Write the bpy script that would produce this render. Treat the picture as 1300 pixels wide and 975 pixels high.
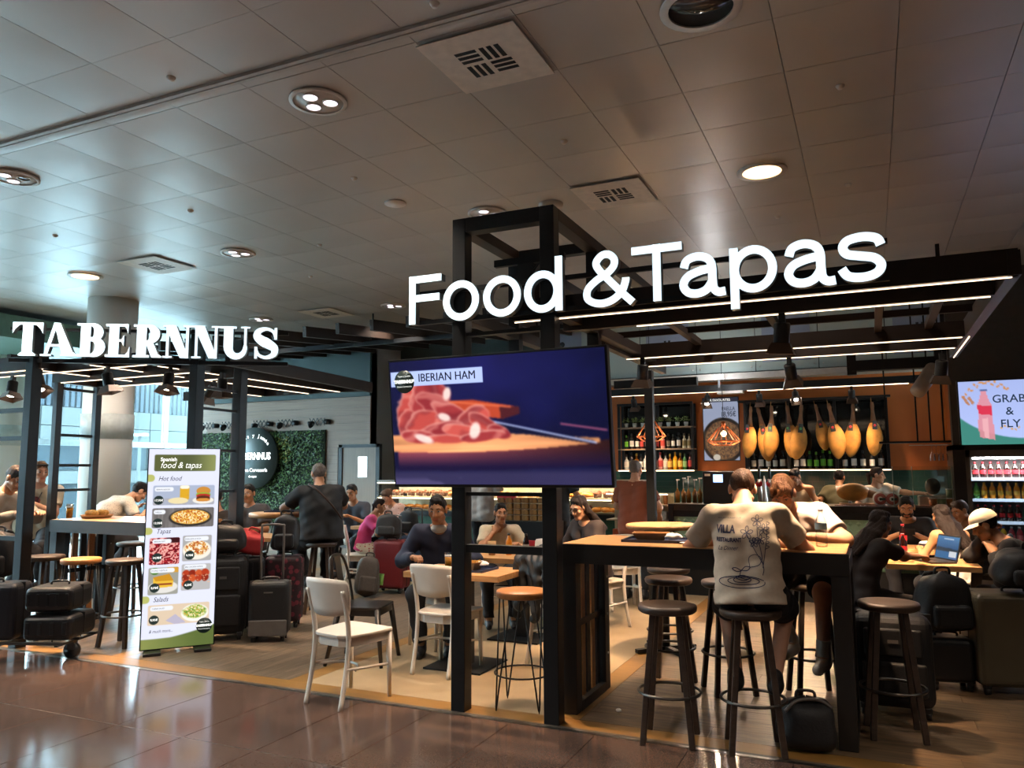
import bpy, bmesh, math, random
import numpy as np
from mathutils import Vector, Matrix, Euler
from mathutils.bvhtree import BVHTree
random.seed(7)
RNG = np.random.default_rng(11)
for o in list(bpy.data.objects):
    bpy.data.objects.remove(o)
SC = bpy.context.scene
COL = SC.collection
PI = math.pi
R = math.radians

# ------------------------------------------------------------------ camera
EYE = 1.55
FPX = 985.0
YAW, PITCH, ROLL = R(24.7), R(6.28), R(0.3)
_F = Vector((-math.sin(YAW) * math.cos(PITCH), math.cos(YAW) * math.cos(PITCH), math.sin(PITCH)))
_R0 = Vector((math.cos(YAW), math.sin(YAW), 0))
_U0 = _R0.cross(_F)
_R = _R0 * math.cos(ROLL) - _U0 * math.sin(ROLL)
_U = _U0 * math.cos(ROLL) + _R0 * math.sin(ROLL)
cam = bpy.data.cameras.new('camera')
cam.sensor_fit = 'HORIZONTAL'
cam.sensor_width = 36.0
cam.lens = FPX / 1300.0 * 36.0
cam.clip_start = 0.05
cam.clip_end = 400
camo = bpy.data.objects.new('camera', cam)
COL.objects.link(camo)
mw = Matrix((( _R.x, _U.x, -_F.x, 0), (_R.y, _U.y, -_F.y, 0), (_R.z, _U.z, -_F.z, EYE), (0, 0, 0, 1)))
camo.matrix_world = mw
SC.camera = camo

def at(px, depth):
    """plan position (x, y) of something this far away, seen in that column of the photograph"""
    k = (px - 650.0) / FPX
    c, s = math.cos(YAW), math.sin(YAW)
    return ((-s + c * k) * depth, (c + s * k) * depth)

def at_y(px, y):
    k = (px - 650.0) / FPX
    c, s = math.cos(YAW), math.sin(YAW)
    return y * (-s + c * k) / (c + s * k)

# ------------------------------------------------------------------ render look
SC.view_settings.view_transform = 'Standard'
SC.view_settings.look = 'None'
SC.view_settings.gamma = 1.0
SC.view_settings.use_curve_mapping = False
SC.view_settings.exposure = 1.08
SC.cycles.use_denoising = True
SC.cycles.max_bounces = 6
SC.cycles.diffuse_bounces = 3
SC.cycles.glossy_bounces = 3
SC.cycles.transmission_bounces = 6
SC.cycles.transparent_max_bounces = 16
SC.cycles.sample_clamp_indirect = 3.0
SC.cycles.caustics_reflective = False
SC.cycles.caustics_refractive = False

# ------------------------------------------------------------------ world: pale overcast daylight outside the windows
w = bpy.data.worlds.new('daylight')
SC.world = w
w.use_nodes = True
nt = w.node_tree
bg = nt.nodes['Background']
bg.inputs[0].default_value = (0.62, 0.86, 1.0, 1)
bg.inputs[1].default_value = 34.0

def lamp(name, kind, loc, power, color, rot=(0, 0, 0), size=0.1, size_y=None, spot=70, blend=0.6):
    d = bpy.data.lights.new(name, kind)
    d.energy = power
    d.color = color
    if kind == 'SPOT':
        d.spot_size = R(spot)
        d.spot_blend = blend
        d.shadow_soft_size = size
    elif kind == 'AREA':
        d.size = size
        if size_y:
            d.shape = 'RECTANGLE'
            d.size_y = size_y
    else:
        d.shadow_soft_size = size
    o = bpy.data.objects.new(name, d)
    o.location = loc
    o.rotation_euler = rot
    COL.objects.link(o)
    return o

WARM = (1.0, 0.66, 0.40)
NEUT = (1.0, 0.86, 0.72)
COOL = (0.72, 0.90, 1.0)
# sampling portal in the plane of the long window wall (adds no light of its own)
pt = lamp('window_daylight', 'AREA', (-15.9, 10.0, 2.05), 1.0, (1, 1, 1), (0, R(-90), 0), 3.9, 25.0)
pt.data.cycles.is_portal = True

# ------------------------------------------------------------------ materials
def lin(c):
    if isinstance(c, str):
        c = [int(c[i:i + 2], 16) for i in (0, 2, 4)]
        c = [v / 255 for v in c]
    return tuple((v / 12.92 if v <= 0.04045 else ((v + 0.055) / 1.055) ** 2.4) for v in c)

MATS = {}
def mat(name, col, rough=0.5, metal=0.0, var=0.10, scale=14.0, bump=0.0, emit=0.0, ecol=None, spec=0.5, stretch=None, coat=0.0, alpha=1.0, bscale=None, detail=4, gen=False):
    """procedural material: noise-varied colour, optional relief, optional own light"""
    if name in MATS:
        return MATS[name]
    m = bpy.data.materials.new(name)
    m.use_nodes = True
    nt = m.node_tree
    N, L = nt.nodes, nt.links
    b = N['Principled BSDF']
    c = lin(col) if isinstance(col, str) else col
    tc = N.new('ShaderNodeTexCoord')
    mp = N.new('ShaderNodeMapping')
    L.new(tc.outputs['Generated' if gen else 'Object'], mp.inputs[0])
    if stretch:
        mp.inputs['Scale'].default_value = stretch
    nz = N.new('ShaderNodeTexNoise')
    nz.inputs['Scale'].default_value = scale
    nz.inputs['Detail'].default_value = detail
    L.new(mp.outputs[0], nz.inputs['Vector'])
    mx = N.new('ShaderNodeMix')
    mx.data_type = 'RGBA'
    mx.inputs[6].default_value = (*[max(0, v * (1 - 2.2 * var)) for v in c], 1)
    mx.inputs[7].default_value = (*[min(1, v * (1 + 2.2 * var)) for v in c], 1)
    L.new(nz.outputs['Fac'], mx.inputs[0])
    L.new(mx.outputs[2], b.inputs['Base Color'])
    b.inputs['Roughness'].default_value = rough
    b.inputs['Metallic'].default_value = metal
    b.inputs['Specular IOR Level'].default_value = spec
    b.inputs['Coat Weight'].default_value = coat
    if bump:
        n2 = nz
        if bscale:
            n2 = N.new('ShaderNodeTexNoise')
            n2.inputs['Scale'].default_value = bscale
            L.new(mp.outputs[0], n2.inputs['Vector'])
        bp = N.new('ShaderNodeBump')
        bp.inputs['Strength'].default_value = bump
        bp.inputs['Distance'].default_value = 0.01
        L.new(n2.outputs['Fac'], bp.inputs['Height'])
        L.new(bp.outputs[0], b.inputs['Normal'])
    if emit:
        e = ecol or col
        e = lin(e) if isinstance(e, str) else e
        b.inputs['Emission Color'].default_value = (*e, 1)
        b.inputs['Emission Strength'].default_value = emit
    MATS[name] = m
    return m

def glass(name, tint=(1, 1, 1), gloss=0.12, rough=0.02):
    """thin clear pane: mostly see-through, Fresnel-weighted reflection"""
    if name in MATS:
        return MATS[name]
    m = bpy.data.materials.new(name)
    m.use_nodes = True
    N, L = m.node_tree.nodes, m.node_tree.links
    N.remove(N['Principled BSDF'])
    out = N['Material Output']
    tr = N.new('ShaderNodeBsdfTransparent')
    nz = N.new('ShaderNodeTexNoise')
    nz.inputs['Scale'].default_value = 3
    mx = N.new('ShaderNodeMix')
    mx.data_type = 'RGBA'
    mx.inputs[6].default_value = (*[v * 0.96 for v in tint], 1)
    mx.inputs[7].default_value = (*tint, 1)
    L.new(nz.outputs['Fac'], mx.inputs[0])
    L.new(mx.outputs[2], tr.inputs[0])
    gl = N.new('ShaderNodeBsdfGlossy')
    gl.inputs['Roughness'].default_value = rough
    lw = N.new('ShaderNodeFresnel')
    lw.inputs[0].default_value = 1.45
    ma = N.new('ShaderNodeMath')
    ma.operation = 'MULTIPLY'
    ma.inputs[1].default_value = gloss * 8
    L.new(lw.outputs[0], ma.inputs[0])
    ms = N.new('ShaderNodeMixShader')
    L.new(ma.outputs[0], ms.inputs[0])
    L.new(tr.outputs[0], ms.inputs[1])
    L.new(gl.outputs[0], ms.inputs[2])
    L.new(ms.outputs[0], out.inputs[0])
    MATS[name] = m
    return m

def print_mat(name, emit=0.0, rough=0.4):
    """printed or lit picture: colours stored per point on the flat picture itself"""
    if name in MATS:
        return MATS[name]
    m = bpy.data.materials.new(name)
    m.use_nodes = True
    N, L = m.node_tree.nodes, m.node_tree.links
    b = N['Principled BSDF']
    a = N.new('ShaderNodeVertexColor')
    a.layer_name = 'print'
    if emit:
        b.inputs['Base Color'].default_value = (0.01, 0.01, 0.01, 1)
        L.new(a.outputs[0], b.inputs['Emission Color'])
        b.inputs['Emission Strength'].default_value = emit
    else:
        L.new(a.outputs[0], b.inputs['Base Color'])
    b.inputs['Roughness'].default_value = rough
    MATS[name] = m
    return m

# ------------------------------------------------------------------ mesh builder
def _frame(d):
    d = Vector(d).normalized()
    up = Vector((0, 0, 1)) if abs(d.z) < 0.95 else Vector((1, 0, 0))
    a = d.cross(up).normalized()
    return a, a.cross(d).normalized()

class MB:
    def __init__(s):
        s.v, s.f, s.m, s.cur, s.sm = [], [], [], 0, []
        s.smooth = False
    def slot(s, i, smooth=None):
        s.cur = i
        if smooth is not None:
            s.smooth = smooth
        return s
    def add(s, vs, fs):
        n = len(s.v)
        s.v += [tuple(v) for v in vs]
        for f in fs:
            s.f.append(tuple(i + n for i in f))
            s.m.append(s.cur)
            s.sm.append(s.smooth)
        return s
    def box(s, x0, x1, y0, y1, z0, z1, M=None):
        vs = [(x, y, z) for z in (z0, z1) for y in (y0, y1) for x in (x0, x1)]
        if M is not None:
            vs = [tuple(M @ Vector(v)) for v in vs]
        return s.add(vs, [(0, 2, 3, 1), (4, 5, 7, 6), (0, 1, 5, 4), (2, 6, 7, 3), (0, 4, 6, 2), (1, 3, 7, 5)])
    def cbox(s, c, d, rot=(0, 0, 0)):
        M = Matrix.Translation(c) @ Euler(rot).to_matrix().to_4x4()
        x, y, z = [v / 2 for v in d]
        return s.box(-x, x, -y, y, -z, z, M)
    def bar(s, p, q, wd, ht=None):
        """square bar from p to q"""
        ht = ht or wd
        p, q = Vector(p), Vector(q)
        a, b = _frame(q - p)
        vs = [pt + a * (sx * wd / 2) + b * (sy * ht / 2) for pt in (p, q) for sx, sy in ((-1, -1), (1, -1), (1, 1), (-1, 1))]
        return s.add(vs, [(0, 1, 2, 3), (7, 6, 5, 4), (0, 4, 5, 1), (1, 5, 6, 2), (2, 6, 7, 3), (3, 7, 4, 0)])
    def tube(s, pts, r, n=8, caps=True, closed=False):
        pts = [Vector(p) for p in pts]
        k = len(pts)
        rs = r if isinstance(r, (list, tuple)) else [r] * k
        vs = []
        pa = None
        for i, p in enumerate(pts):
            if closed:
                d = pts[(i + 1) % k] - pts[i - 1]
            else:
                d = pts[min(i + 1, k - 1)] - pts[max(i - 1, 0)]
            d.normalize()
            if pa is None:
                a, b = _frame(d)
            else:
                a = (pa - d * pa.dot(d)).normalized()
                b = a.cross(d).normalized()
            pa = a
            for j in range(n):
                t = 2 * PI * j / n
                vs.append(p + (a * math.cos(t) + b * math.sin(t)) * rs[i])
        fs = []
        for i in range(k if closed else k - 1):
            for j in range(n):
                i2 = (i + 1) % k
                fs.append((i * n + j, i * n + (j + 1) % n, i2 * n + (j + 1) % n, i2 * n + j))
        if caps and not closed:
            fs.append(tuple(range(n - 1, -1, -1)))
            fs.append(tuple((k - 1) * n + j for j in range(n)))
        old = s.smooth
        s.smooth = True
        s.add(vs, fs)
        s.smooth = old
        return s
    def cyl(s, p, q, r, r2=None, n=16):
        return s.tube([p, q], [r, r if r2 is None else r2], n)
    def lathe(s, prof, n=16, c=(0, 0, 0), M=None, caps=True):
        vs, fs = [], []
        for (r, z) in prof:
            for j in range(n):
                t = 2 * PI * j / n
                v = Vector((c[0] + r * math.cos(t), c[1] + r * math.sin(t), c[2] + z))
                vs.append(M @ v if M is not None else v)
        for i in range(len(prof) - 1):
            for j in range(n):
                fs.append((i * n + j, i * n + (j + 1) % n, (i + 1) * n + (j + 1) % n, (i + 1) * n + j))
        if caps:
            fs.append(tuple(range(n - 1, -1, -1)))
            fs.append(tuple((len(prof) - 1) * n + j for j in range(n)))
        old = s.smooth
        s.smooth = True
        s.add(vs, fs)
        s.smooth = old
        return s
    def prism(s, poly, z0, z1, M=None):
        n = len(poly)
        vs = [Vector((x, y, z)) for z in (z0, z1) for (x, y) in poly]
        if M is not None:
            vs = [M @ v for v in vs]
        fs = [tuple(range(n - 1, -1, -1)), tuple(range(n, 2 * n))]
        fs += [(i, (i + 1) % n, n + (i + 1) % n, n + i) for i in range(n)]
        return s.add(vs, fs)
    def ribbon(s, pts, wd, z0, z1, M=None, closed=False):
        """flat stroke of constant width following pts (x, y), given thickness z0..z1"""
        P = [Vector((p[0], p[1])) for p in pts]
        k = len(P)
        ws = wd if isinstance(wd, (list, tuple)) else [wd] * k
        Lf, Rt = [], []
        for i in range(k):
            if closed:
                d = P[(i + 1) % k] - P[i - 1]
            else:
                d = P[min(i + 1, k - 1)] - P[max(i - 1, 0)]
            d.normalize()
            n = Vector((-d.y, d.x))
            Lf.append(P[i] + n * ws[i] / 2)
            Rt.append(P[i] - n * ws[i] / 2)
        vs = []
        for i in range(k):
            for z in (z0, z1):
                vs.append(Vector((*Lf[i], z)))
                vs.append(Vector((*Rt[i], z)))
        if M is not None:
            vs = [M @ v for v in vs]
        fs = []
        for i in range(k if closed else k - 1):
            a, b = i * 4, ((i + 1) % k) * 4
            fs += [(a, a + 1, b + 1, b), (a + 2, b + 2, b + 3, a + 3), (a, b, b + 2, a + 2), (a + 1, a + 3, b + 3, b + 1)]
        if not closed:
            e = (k - 1) * 4
            fs += [(0, 2, 3, 1), (e, e + 1, e + 3, e + 2)]
        return s.add(vs, fs)
    def sphere(s, c, r, n=12, m=8, M=None):
        rx, ry, rz = r if isinstance(r, (tuple, list)) else (r, r, r)
        vs = []
        for i in range(m + 1):
            ph = PI * i / m
            for j in range(n):
                t = 2 * PI * j / n
                v = Vector((c[0] + rx * math.sin(ph) * math.cos(t), c[1] + ry * math.sin(ph) * math.sin(t), c[2] - rz * math.cos(ph)))
                vs.append(M @ v if M is not None else v)
        fs = [(i * n + j, i * n + (j + 1) % n, (i + 1) * n + (j + 1) % n, (i + 1) * n + j) for i in range(m) for j in range(n)]
        old = s.smooth
        s.smooth = True
        s.add(vs, fs)
        s.smooth = old
        return s
    def mesh(s, name, mats):
        me = bpy.data.meshes.new(name)
        me.from_pydata([tuple(v) for v in s.v], [], s.f)
        for m in (mats if isinstance(mats, (list, tuple)) else [mats]):
            me.materials.append(m)
        me.polygons.foreach_set('material_index', s.m)
        me.polygons.foreach_set('use_smooth', s.sm)
        me.update()
        return me
    def build(s, name, mats, parent=None, loc=(0, 0, 0), rot=(0, 0, 0), bevel=0.0, seg=2):
        return place(name, s.mesh(name, mats), parent, loc, rot, bevel, seg)

def place(name, me, parent=None, loc=(0, 0, 0), rot=(0, 0, 0), bevel=0.0, seg=2):
    o = bpy.data.objects.new(name, me)
    COL.objects.link(o)
    o.location = loc
    o.rotation_euler = rot
    if parent is not None:
        o.parent = parent
    if bevel:
        b = o.modifiers.new('edge', 'BEVEL')
        b.width = bevel
        b.segments = seg
        b.limit_method = 'ANGLE'
        b.angle_limit = R(40)
    return o

def tag(o, label=None, cat=None, group=None, kind=None):
    if label:
        o['label'] = label
    if cat:
        o['category'] = cat
    if group:
        o['group'] = group
    if kind:
        o['kind'] = kind
    return o

def thing(name, label, cat, loc=(0, 0, 0), rotz=0.0, group=None):
    o = bpy.data.objects.new(name, None)
    o.empty_display_size = 0.1
    COL.objects.link(o)
    o.location = loc
    o.rotation_euler = (0, 0, rotz)
    return tag(o, label, cat, group)

def dup(root, loc=None, rotz=None, label=None, group=None, parent=None):
    c = root.copy()
    COL.objects.link(c)
    if parent is not None:
        c.parent = parent
    if loc is not None:
        c.location = loc
    if rotz is not None:
        c.rotation_euler = (0, 0, rotz)
    if label:
        c['label'] = label
    if group:
        c['group'] = group
    for ch in root.children:
        dup(ch, parent=c)
    return c

ORD = 'first second third fourth fifth sixth seventh eighth ninth tenth eleventh twelfth thirteenth fourteenth fifteenth sixteenth seventeenth eighteenth nineteenth twentieth'.split()

def text_mesh(s, size, depth=0.002, shear=0.0, bold=0.0, align='LEFT', spacing=1.0, width=1.0):
    cu = bpy.data.curves.new('lettering', 'FONT')
    cu.body = s
    cu.size = size
    cu.extrude = depth
    cu.shear = shear
    cu.offset = bold
    cu.align_x = align
    cu.space_character = spacing
    cu.resolution_u = 3
    o = bpy.data.objects.new('lettering', cu)
    COL.objects.link(o)
    dg = bpy.context.evaluated_depsgraph_get()
    dg.update()
    me = bpy.data.meshes.new_from_object(o.evaluated_get(dg))
    bpy.data.objects.remove(o)
    bpy.data.curves.remove(cu)
    if width != 1.0:
        for v in me.vertices:
            v.co.x *= width
    return me

def lettering(name, s, size, m, parent, loc, rot=(0, 0, 0), **k):
    me = text_mesh(s, size, **k)
    me.materials.clear()
    me.materials.append(m)
    return place(name, me, parent, loc, rot)

def smooth_path(pts, n=8, closed=False):
    """Catmull-Rom through pts"""
    P = [Vector(p) for p in pts]
    k = len(P)
    out = []
    for i in range(k if closed else k - 1):
        if closed:
            a, b, c, d = P[i - 1], P[i], P[(i + 1) % k], P[(i + 2) % k]
        else:
            a, b, c, d = P[max(i - 1, 0)], P[i], P[i + 1], P[min(i + 2, k - 1)]
        for j in range(n):
            t = j / n
            out.append(0.5 * ((2 * b) + (c - a) * t + (2 * a - 5 * b + 4 * c - d) * t * t + (3 * b - a - 3 * c + d) * t ** 3))
    if not closed:
        out.append(P[-1])
    return out

# shared materials
BLACK = mat('black_powder_steel', '17181a', 0.45, 0.4, 0.08, 30)
BLACKW = mat('black_stained_wood', '1c1815', 0.5, 0, 0.2, 8, bump=0.1, stretch=(1, 6, 1))
DARKWOOD = mat('dark_stool_wood', '3a2d25', 0.45, 0, 0.25, 6, bump=0.1, stretch=(1, 7, 7))
OAK = mat('oak_tabletop', 'b5885a', 0.35, 0, 0.22, 5, bump=0.05, stretch=(1, 9, 9))
OAK2 = mat('oak_edge', 'a06f42', 0.45, 0, 0.2, 7, stretch=(1, 9, 9))
WHITEP = mat('white_painted_wood', 'd3cabf', 0.45, 0, 0.05, 9)
CHROME = mat('brushed_steel', 'b9b6b0', 0.28, 1.0, 0.05, 40)
GUN = mat('gunmetal', '5c5a58', 0.35, 0.9, 0.08, 20)
LEDW = mat('warm_led', 'ffdcb8', 0.5, emit=2.0)
LEDC = mat('cool_led', 'eaf4ff', 0.5, emit=5.0)
PLASTIC = mat('black_plastic', '121214', 0.4, 0, 0.1, 30)
WHITE = mat('white_paper', 'e8e4de', 0.6, 0, 0.03, 20)
# ================================================================== THE SETTING
ZC = 4.0
def struct(o, label=None):
    o['kind'] = 'structure'
    if label:
        o['label'] = label
    return o

# ---- floor: slab, polished terrazzo tiles of the concourse, planks, cream screed and ochre bands of the restaurant
def terrazzo():
    m = mat('terrazzo', '5c483f', 0.09, 0, 0.05, 3, spec=0.75)
    N, L = m.node_tree.nodes, m.node_tree.links
    b = N['Principled BSDF']
    tc = [n for n in N if n.type == 'TEX_COORD'][0]
    base = b.inputs['Base Color'].links[0].from_socket
    vo = N.new('ShaderNodeTexVoronoi')
    vo.inputs['Scale'].default_value = 210
    L.new(tc.outputs['Object'], vo.inputs['Vector'])
    rp = N.new('ShaderNodeValToRGB')
    rp.color_ramp.elements[0].color = (*lin('3c2e28'), 1)
    rp.color_ramp.elements[1].color = (*lin('6f594d'), 1)
    L.new(vo.outputs['Color'], rp.inputs[0])
    mx = N.new('ShaderNodeMix')
    mx.data_type = 'RGBA'
    mx.inputs[0].default_value = 0.62
    L.new(base, mx.inputs[6])
    L.new(rp.outputs[0], mx.inputs[7])
    L.new(mx.outputs[2], b.inputs['Base Color'])
    nz = N.new('ShaderNodeTexNoise')
    nz.inputs['Scale'].default_value = 2.5
    L.new(tc.outputs['Object'], nz.inputs['Vector'])
    mr = N.new('ShaderNodeMapRange')
    mr.inputs[3].default_value = 0.08
    mr.inputs[4].default_value = 0.17
    L.new(nz.outputs['Fac'], mr.inputs[0])
    L.new(mr.outputs[0], b.inputs['Roughness'])
    return m

def wood_floor(name, col, dark, light, along):
    m = mat(name, col, 0.38, 0, 0.1, 2)
    N, L = m.node_tree.nodes, m.node_tree.links
    b = N['Principled BSDF']
    tc = [n for n in N if n.type == 'TEX_COORD'][0]
    oi = N.new('ShaderNodeObjectInfo')
    ad = N.new('ShaderNodeVectorMath')
    ad.operation = 'MULTIPLY_ADD'
    L.new(tc.outputs['Object'], ad.inputs[0])
    ad.inputs[1].default_value = (14, 1.6, 1) if along == 'y' else (1.6, 14, 1)
    sc = N.new('ShaderNodeVectorMath')
    sc.operation = 'SCALE'
    sc.inputs['Scale'].default_value = 40
    cb = N.new('ShaderNodeCombineXYZ')
    for i in range(3):
        L.new(oi.outputs['Random'], cb.inputs[i])
    L.new(cb.outputs[0], sc.inputs[0])
    L.new(sc.outputs[0], ad.inputs[2])
    nz = N.new('ShaderNodeTexNoise')
    nz.inputs['Scale'].default_value = 1.6
    nz.inputs['Detail'].default_value = 6
    nz.inputs['Distortion'].default_value = 1.2
    L.new(ad.outputs[0], nz.inputs['Vector'])
    rp = N.new('ShaderNodeValToRGB')
    rp.color_ramp.elements[0].position = 0.3
    rp.color_ramp.elements[1].position = 0.72
    rp.color_ramp.elements[0].color = (*lin(dark), 1)
    rp.color_ramp.elements[1].color = (*lin(light), 1)
    L.new(nz.outputs['Fac'], rp.inputs[0])
    L.new(rp.outputs[0], b.inputs['Base Color'])
    return m

TERR = terrazzo()
CREAM = mat('cream_screed', '9a8567', 0.42, 0, 0.16, 3.2, bump=0.06, detail=8)
OCHRE = mat('ochre_band_wood', '86612f', 0.4, 0, 0.14, 5, stretch=(1, 4, 1))
WOODB = wood_floor('brown_grey_plank', '6c5c4b', '4e4236', '7f6e5c', 'y')
WOODR = wood_floor('warm_grey_plank', '705c48', '4a3c30', '80694f', 'x')
JOINT = mat('dark_joint', '2b2420', 0.7)

fl = struct(MB().box(-16, 9, -10, 16, -0.10, -0.012).build('floor', JOINT))
tx, ty = 0.55, 1.01
for j in range(-3, 5):
    for i in range(-17, 9):
        x0, y0 = -2.10 + i * tx, 3.50 - (j - 0) * ty
        if j == 4 and False:
            continue
        if -9 <= i <= 6 and -1 < j <= 3 or j in (0, 1):
            pass
        if y0 + ty > 4.60 or x0 < -11.5:
            continue
        MB().box(x0 + .0028, x0 + tx - .0028, y0 + .0028, y0 + ty - .0028, -0.02, 0).build('floor_tile', TERR, fl)
rest = MB()
rest.box(-16, 9, -10, 3.50 - 4 * ty, -0.02, 0)
rest.box(-16, -2.1 - 17 * tx, 3.5 - 4 * ty, 4.51, -0.02, 0)
rest.box(-2.1 + 9 * tx, 9, 3.5 - 4 * ty, 4.51, -0.02, 0)
tag(rest.build('terrazzo_paving', TERR, fl), kind='stuff')
MB().box(-11.5, 3, 3.494, 3.506, -0.02, -.0005).build('metal_joint_strip', CHROME, fl)
MB().box(-16, 9, 4.512, 4.540, -0.02, 0.003).build('metal_edge_strip', CHROME, fl)
MB().box(-16, 9, 4.540, 4.576, -0.02, 0.001).build('dark_edge_strip', mat('edge_rubber', '4b443e', 0.5), fl)
MB().box(-16, 9, 4.577, 4.735, -0.02, 0).build('ochre_band', OCHRE, fl)
for xb in (-1.88, -4.02, -5.93, -8.1):
    MB().box(xb, xb + 0.15, 4.737, 11.9, -0.02, 0).build('ochre_band', OCHRE, fl)
MB().box(-3.868, -1.882, 4.737, 11.9, -0.02, 0).build('cream_screed', CREAM, fl)
def planks(x0, x1, y0, y1, wd, ln, m, along, jitter):
    k = 0
    if along == 'y':
        n = max(1, round((x1 - x0) / wd))
        wd = (x1 - x0) / n
        for i in range(n):
            y = y0 - random.random() * ln
            while y < y1:
                a, b = max(y, y0), min(y + ln, y1)
                if b - a > 0.03:
                    MB().box(x0 + i * wd + .001, x0 + (i + 1) * wd - .001, a + .001, b - .001, -0.02, 0).build('floor_plank', m, fl)
                y += ln
    else:
        n = max(1, round((y1 - y0) / wd))
        wd = (y1 - y0) / n
        for i in range(n):
            x = x0 - random.random() * ln
            while x < x1:
                a, b = max(x, x0), min(x + ln, x1)
                if b - a > 0.03:
                    MB().box(a + .001, b - .001, y0 + i * wd + .001, y0 + (i + 1) * wd - .001, -0.02, 0).build('floor_plank', m, fl)
                x += ln
planks(-5.778, -4.022, 4.737, 9.2, 0.195, 1.3, WOODB, 'y', 0)
planks(-7.948, -5.932, 4.737, 9.2, 0.2, 1.5, WOODB, 'y', 0)
planks(-1.728, 1.6, 4.737, 8.6, 0.195, 1.3, WOODR, 'x', 0)
rest = MB()
rest.box(-5.778, -4.022, 9.2, 11.9, -0.02, 0).box(-7.948, -5.932, 9.2, 11.9, -0.02, 0).box(-16, -8.102, 4.737, 16, -0.02, 0)
rest.box(-1.728, 9, 8.6, 13, -0.02, 0).box(1.6, 9, 4.737, 8.6, -0.02, 0)
tag(rest.build('far_planking', WOODB, fl), kind='stuff')

# ---- ceiling: slightly bowed metal pan tiles
CEIL = mat('ceiling_metal_pan', 'c4bdb6', 0.36, 0.25, 0.06, 1.1, spec=0.6)
CEILB = mat('ceiling_void', '1a1817', 0.8)
ce = struct(MB().box(-16, 9, -10, 13.1, ZC + 0.03, ZC + 0.12).build('ceiling', CEILB))
GX, GY, GX0, GY0 = 0.631, 0.634, 0.261, 4.25
def pan(x0, x1, y0, y1, n=6, sag=0.006):
    b = MB()
    b.smooth = True
    vs = []
    for j in range(n + 1):
        for i in range(n + 1):
            u, v = i / n, j / n
            z = -sag * 16 * u * (1 - u) * v * (1 - v)
            vs.append((x0 + (x1 - x0) * u, y0 + (y1 - y0) * v, z))
    b.add(vs, [(j * (n + 1) + i, (j + 1) * (n + 1) + i, (j + 1) * (n + 1) + i + 1, j * (n + 1) + i + 1) for j in range(n) for i in range(n)])
    b.smooth = False
    e = [(x0, y0), (x1, y0), (x1, y1), (x0, y1)]
    for a in range(4):
        p, q = e[a], e[(a + 1) % 4]
        b.add([(*p, 0), (*q, 0), (*q, .03), (*p, .03)], [(0, 1, 2, 3)])
    return b
g = 0.0022
pan_me = pan(-GX / 2 + g, GX / 2 - g, -GY / 2 + g, GY / 2 - g).mesh('ceiling_tile', CEIL)
cells = []
for i in range(-26, 14):
    for j in range(-22, 14):
        cx, cy = GX0 + (i + .5) * GX, GY0 + (j + .5) * GY
        if cx < -15.9 or cx > 8.9 or cy > 12.95 or cy < -9.6:
            continue
        if 2.98 < cy < 3.6:
            continue
        v = Vector((cx, cy, ZC - EYE))
        d = v.dot(_F)
        px, py = 650 + FPX * v.dot(_R) / max(d, .01), 487.5 - FPX * v.dot(_U) / max(d, .01)
        vis = d > 0.4 and -40 < px < 1340 and py > -40
        cells.append((0 if vis else 1, v.length, cx, cy))
cells.sort()
restb = MB()
for k, (a, b_, cx, cy) in enumerate(cells):
    if k < 299 and a == 0:
        place('ceiling_tile', pan_me, ce, (cx, cy, ZC), (0, 0, 0))
    else:
        q = pan(cx - GX / 2 + g, cx + GX / 2 - g, cy - GY / 2 + g, cy + GY / 2 - g, 4)
        restb.smooth = True
        restb.add([(x, y, z + ZC) for x, y, z in q.v], q.f)
tag(restb.build('far_ceiling_tiling', CEIL, ce), kind='stuff')
for i in range(-26, 14):
    x0, x1 = GX0 + i * GX + g, GX0 + (i + 1) * GX - g
    if x1 < -16 or x0 > 9:
        continue
    vis = -8 < i < 3
    for (y0, y1) in ((2.982, 3.455), (3.545, 3.612)):
        pan(x0, x1, y0, y1, 4).build('ceiling_tile', CEIL, ce, (0, 0, ZC))
rail = MB()
rail.box(-16, 9, 3.457, 3.487, ZC - .02, ZC + .03).box(-16, 9, 3.518, 3.543, ZC - .006, ZC + .03)
rail.build('ceiling_slot_rail', mat('rail_white', 'b8b1a9', .4), ce)
MB().box(-16, 9, 3.487, 3.518, ZC + .01, ZC + .03).build('ceiling_slot', mat('rail_grey', '6d6660', .5), ce)

# ---- outer walls
PLASTER = mat('grey_plaster', '8a8886', 0.7, 0, 0.04, 2)
struct(MB().box(-16, 9, -10.2, -10, 0, 4.1).build('wall_rear', PLASTER))
struct(MB().box(9, 9.2, -10, 13.2, 0, 4.1).build('wall_right', PLASTER))

# back wall of the seating area: dark green upper band, timber boards, door
GREENW = mat('dark_green_paint', '17302f', 0.55, 0, 0.06, 2)
TIMB = mat('taupe_timber_board', '8f7462', 0.5, 0, 0.16, 3, stretch=(0.4, 1, 14), bump=0.05)
XW1 = -8.42
wl = struct(MB().box(-12.9, XW1, 12.02, 12.2, 0, 4.05).build('wall_back', mat('board_backing', '3c332d', .8)))
MB().box(-12.9, XW1, 11.96, 12.02, 2.93, 4.02).build('green_band', GREENW, wl)
z = 0.0
while z < 2.92:
    h = min(0.152, 2.925 - z)
    for (a, b) in ((-12.9, -9.14), (-8.14, XW1)) if z + h < 2.02 else ((-12.9, XW1),):
        if b > a:
            MB().box(a, b, 11.985, 12.02, z + .002, z + h - .002).build('timber_board', TIMB, wl)
    z += 0.152
struct(MB().box(-12.9, -12.7, 12.2, 15.9, 0, 4.05).build('wall_corridor', PLASTER))
struct(MB().box(-16, -12.7, 15.8, 16, 0, 4.05).build('wall_far', mat('pale_plaster', 'c6cdcb', .7)))

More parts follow.
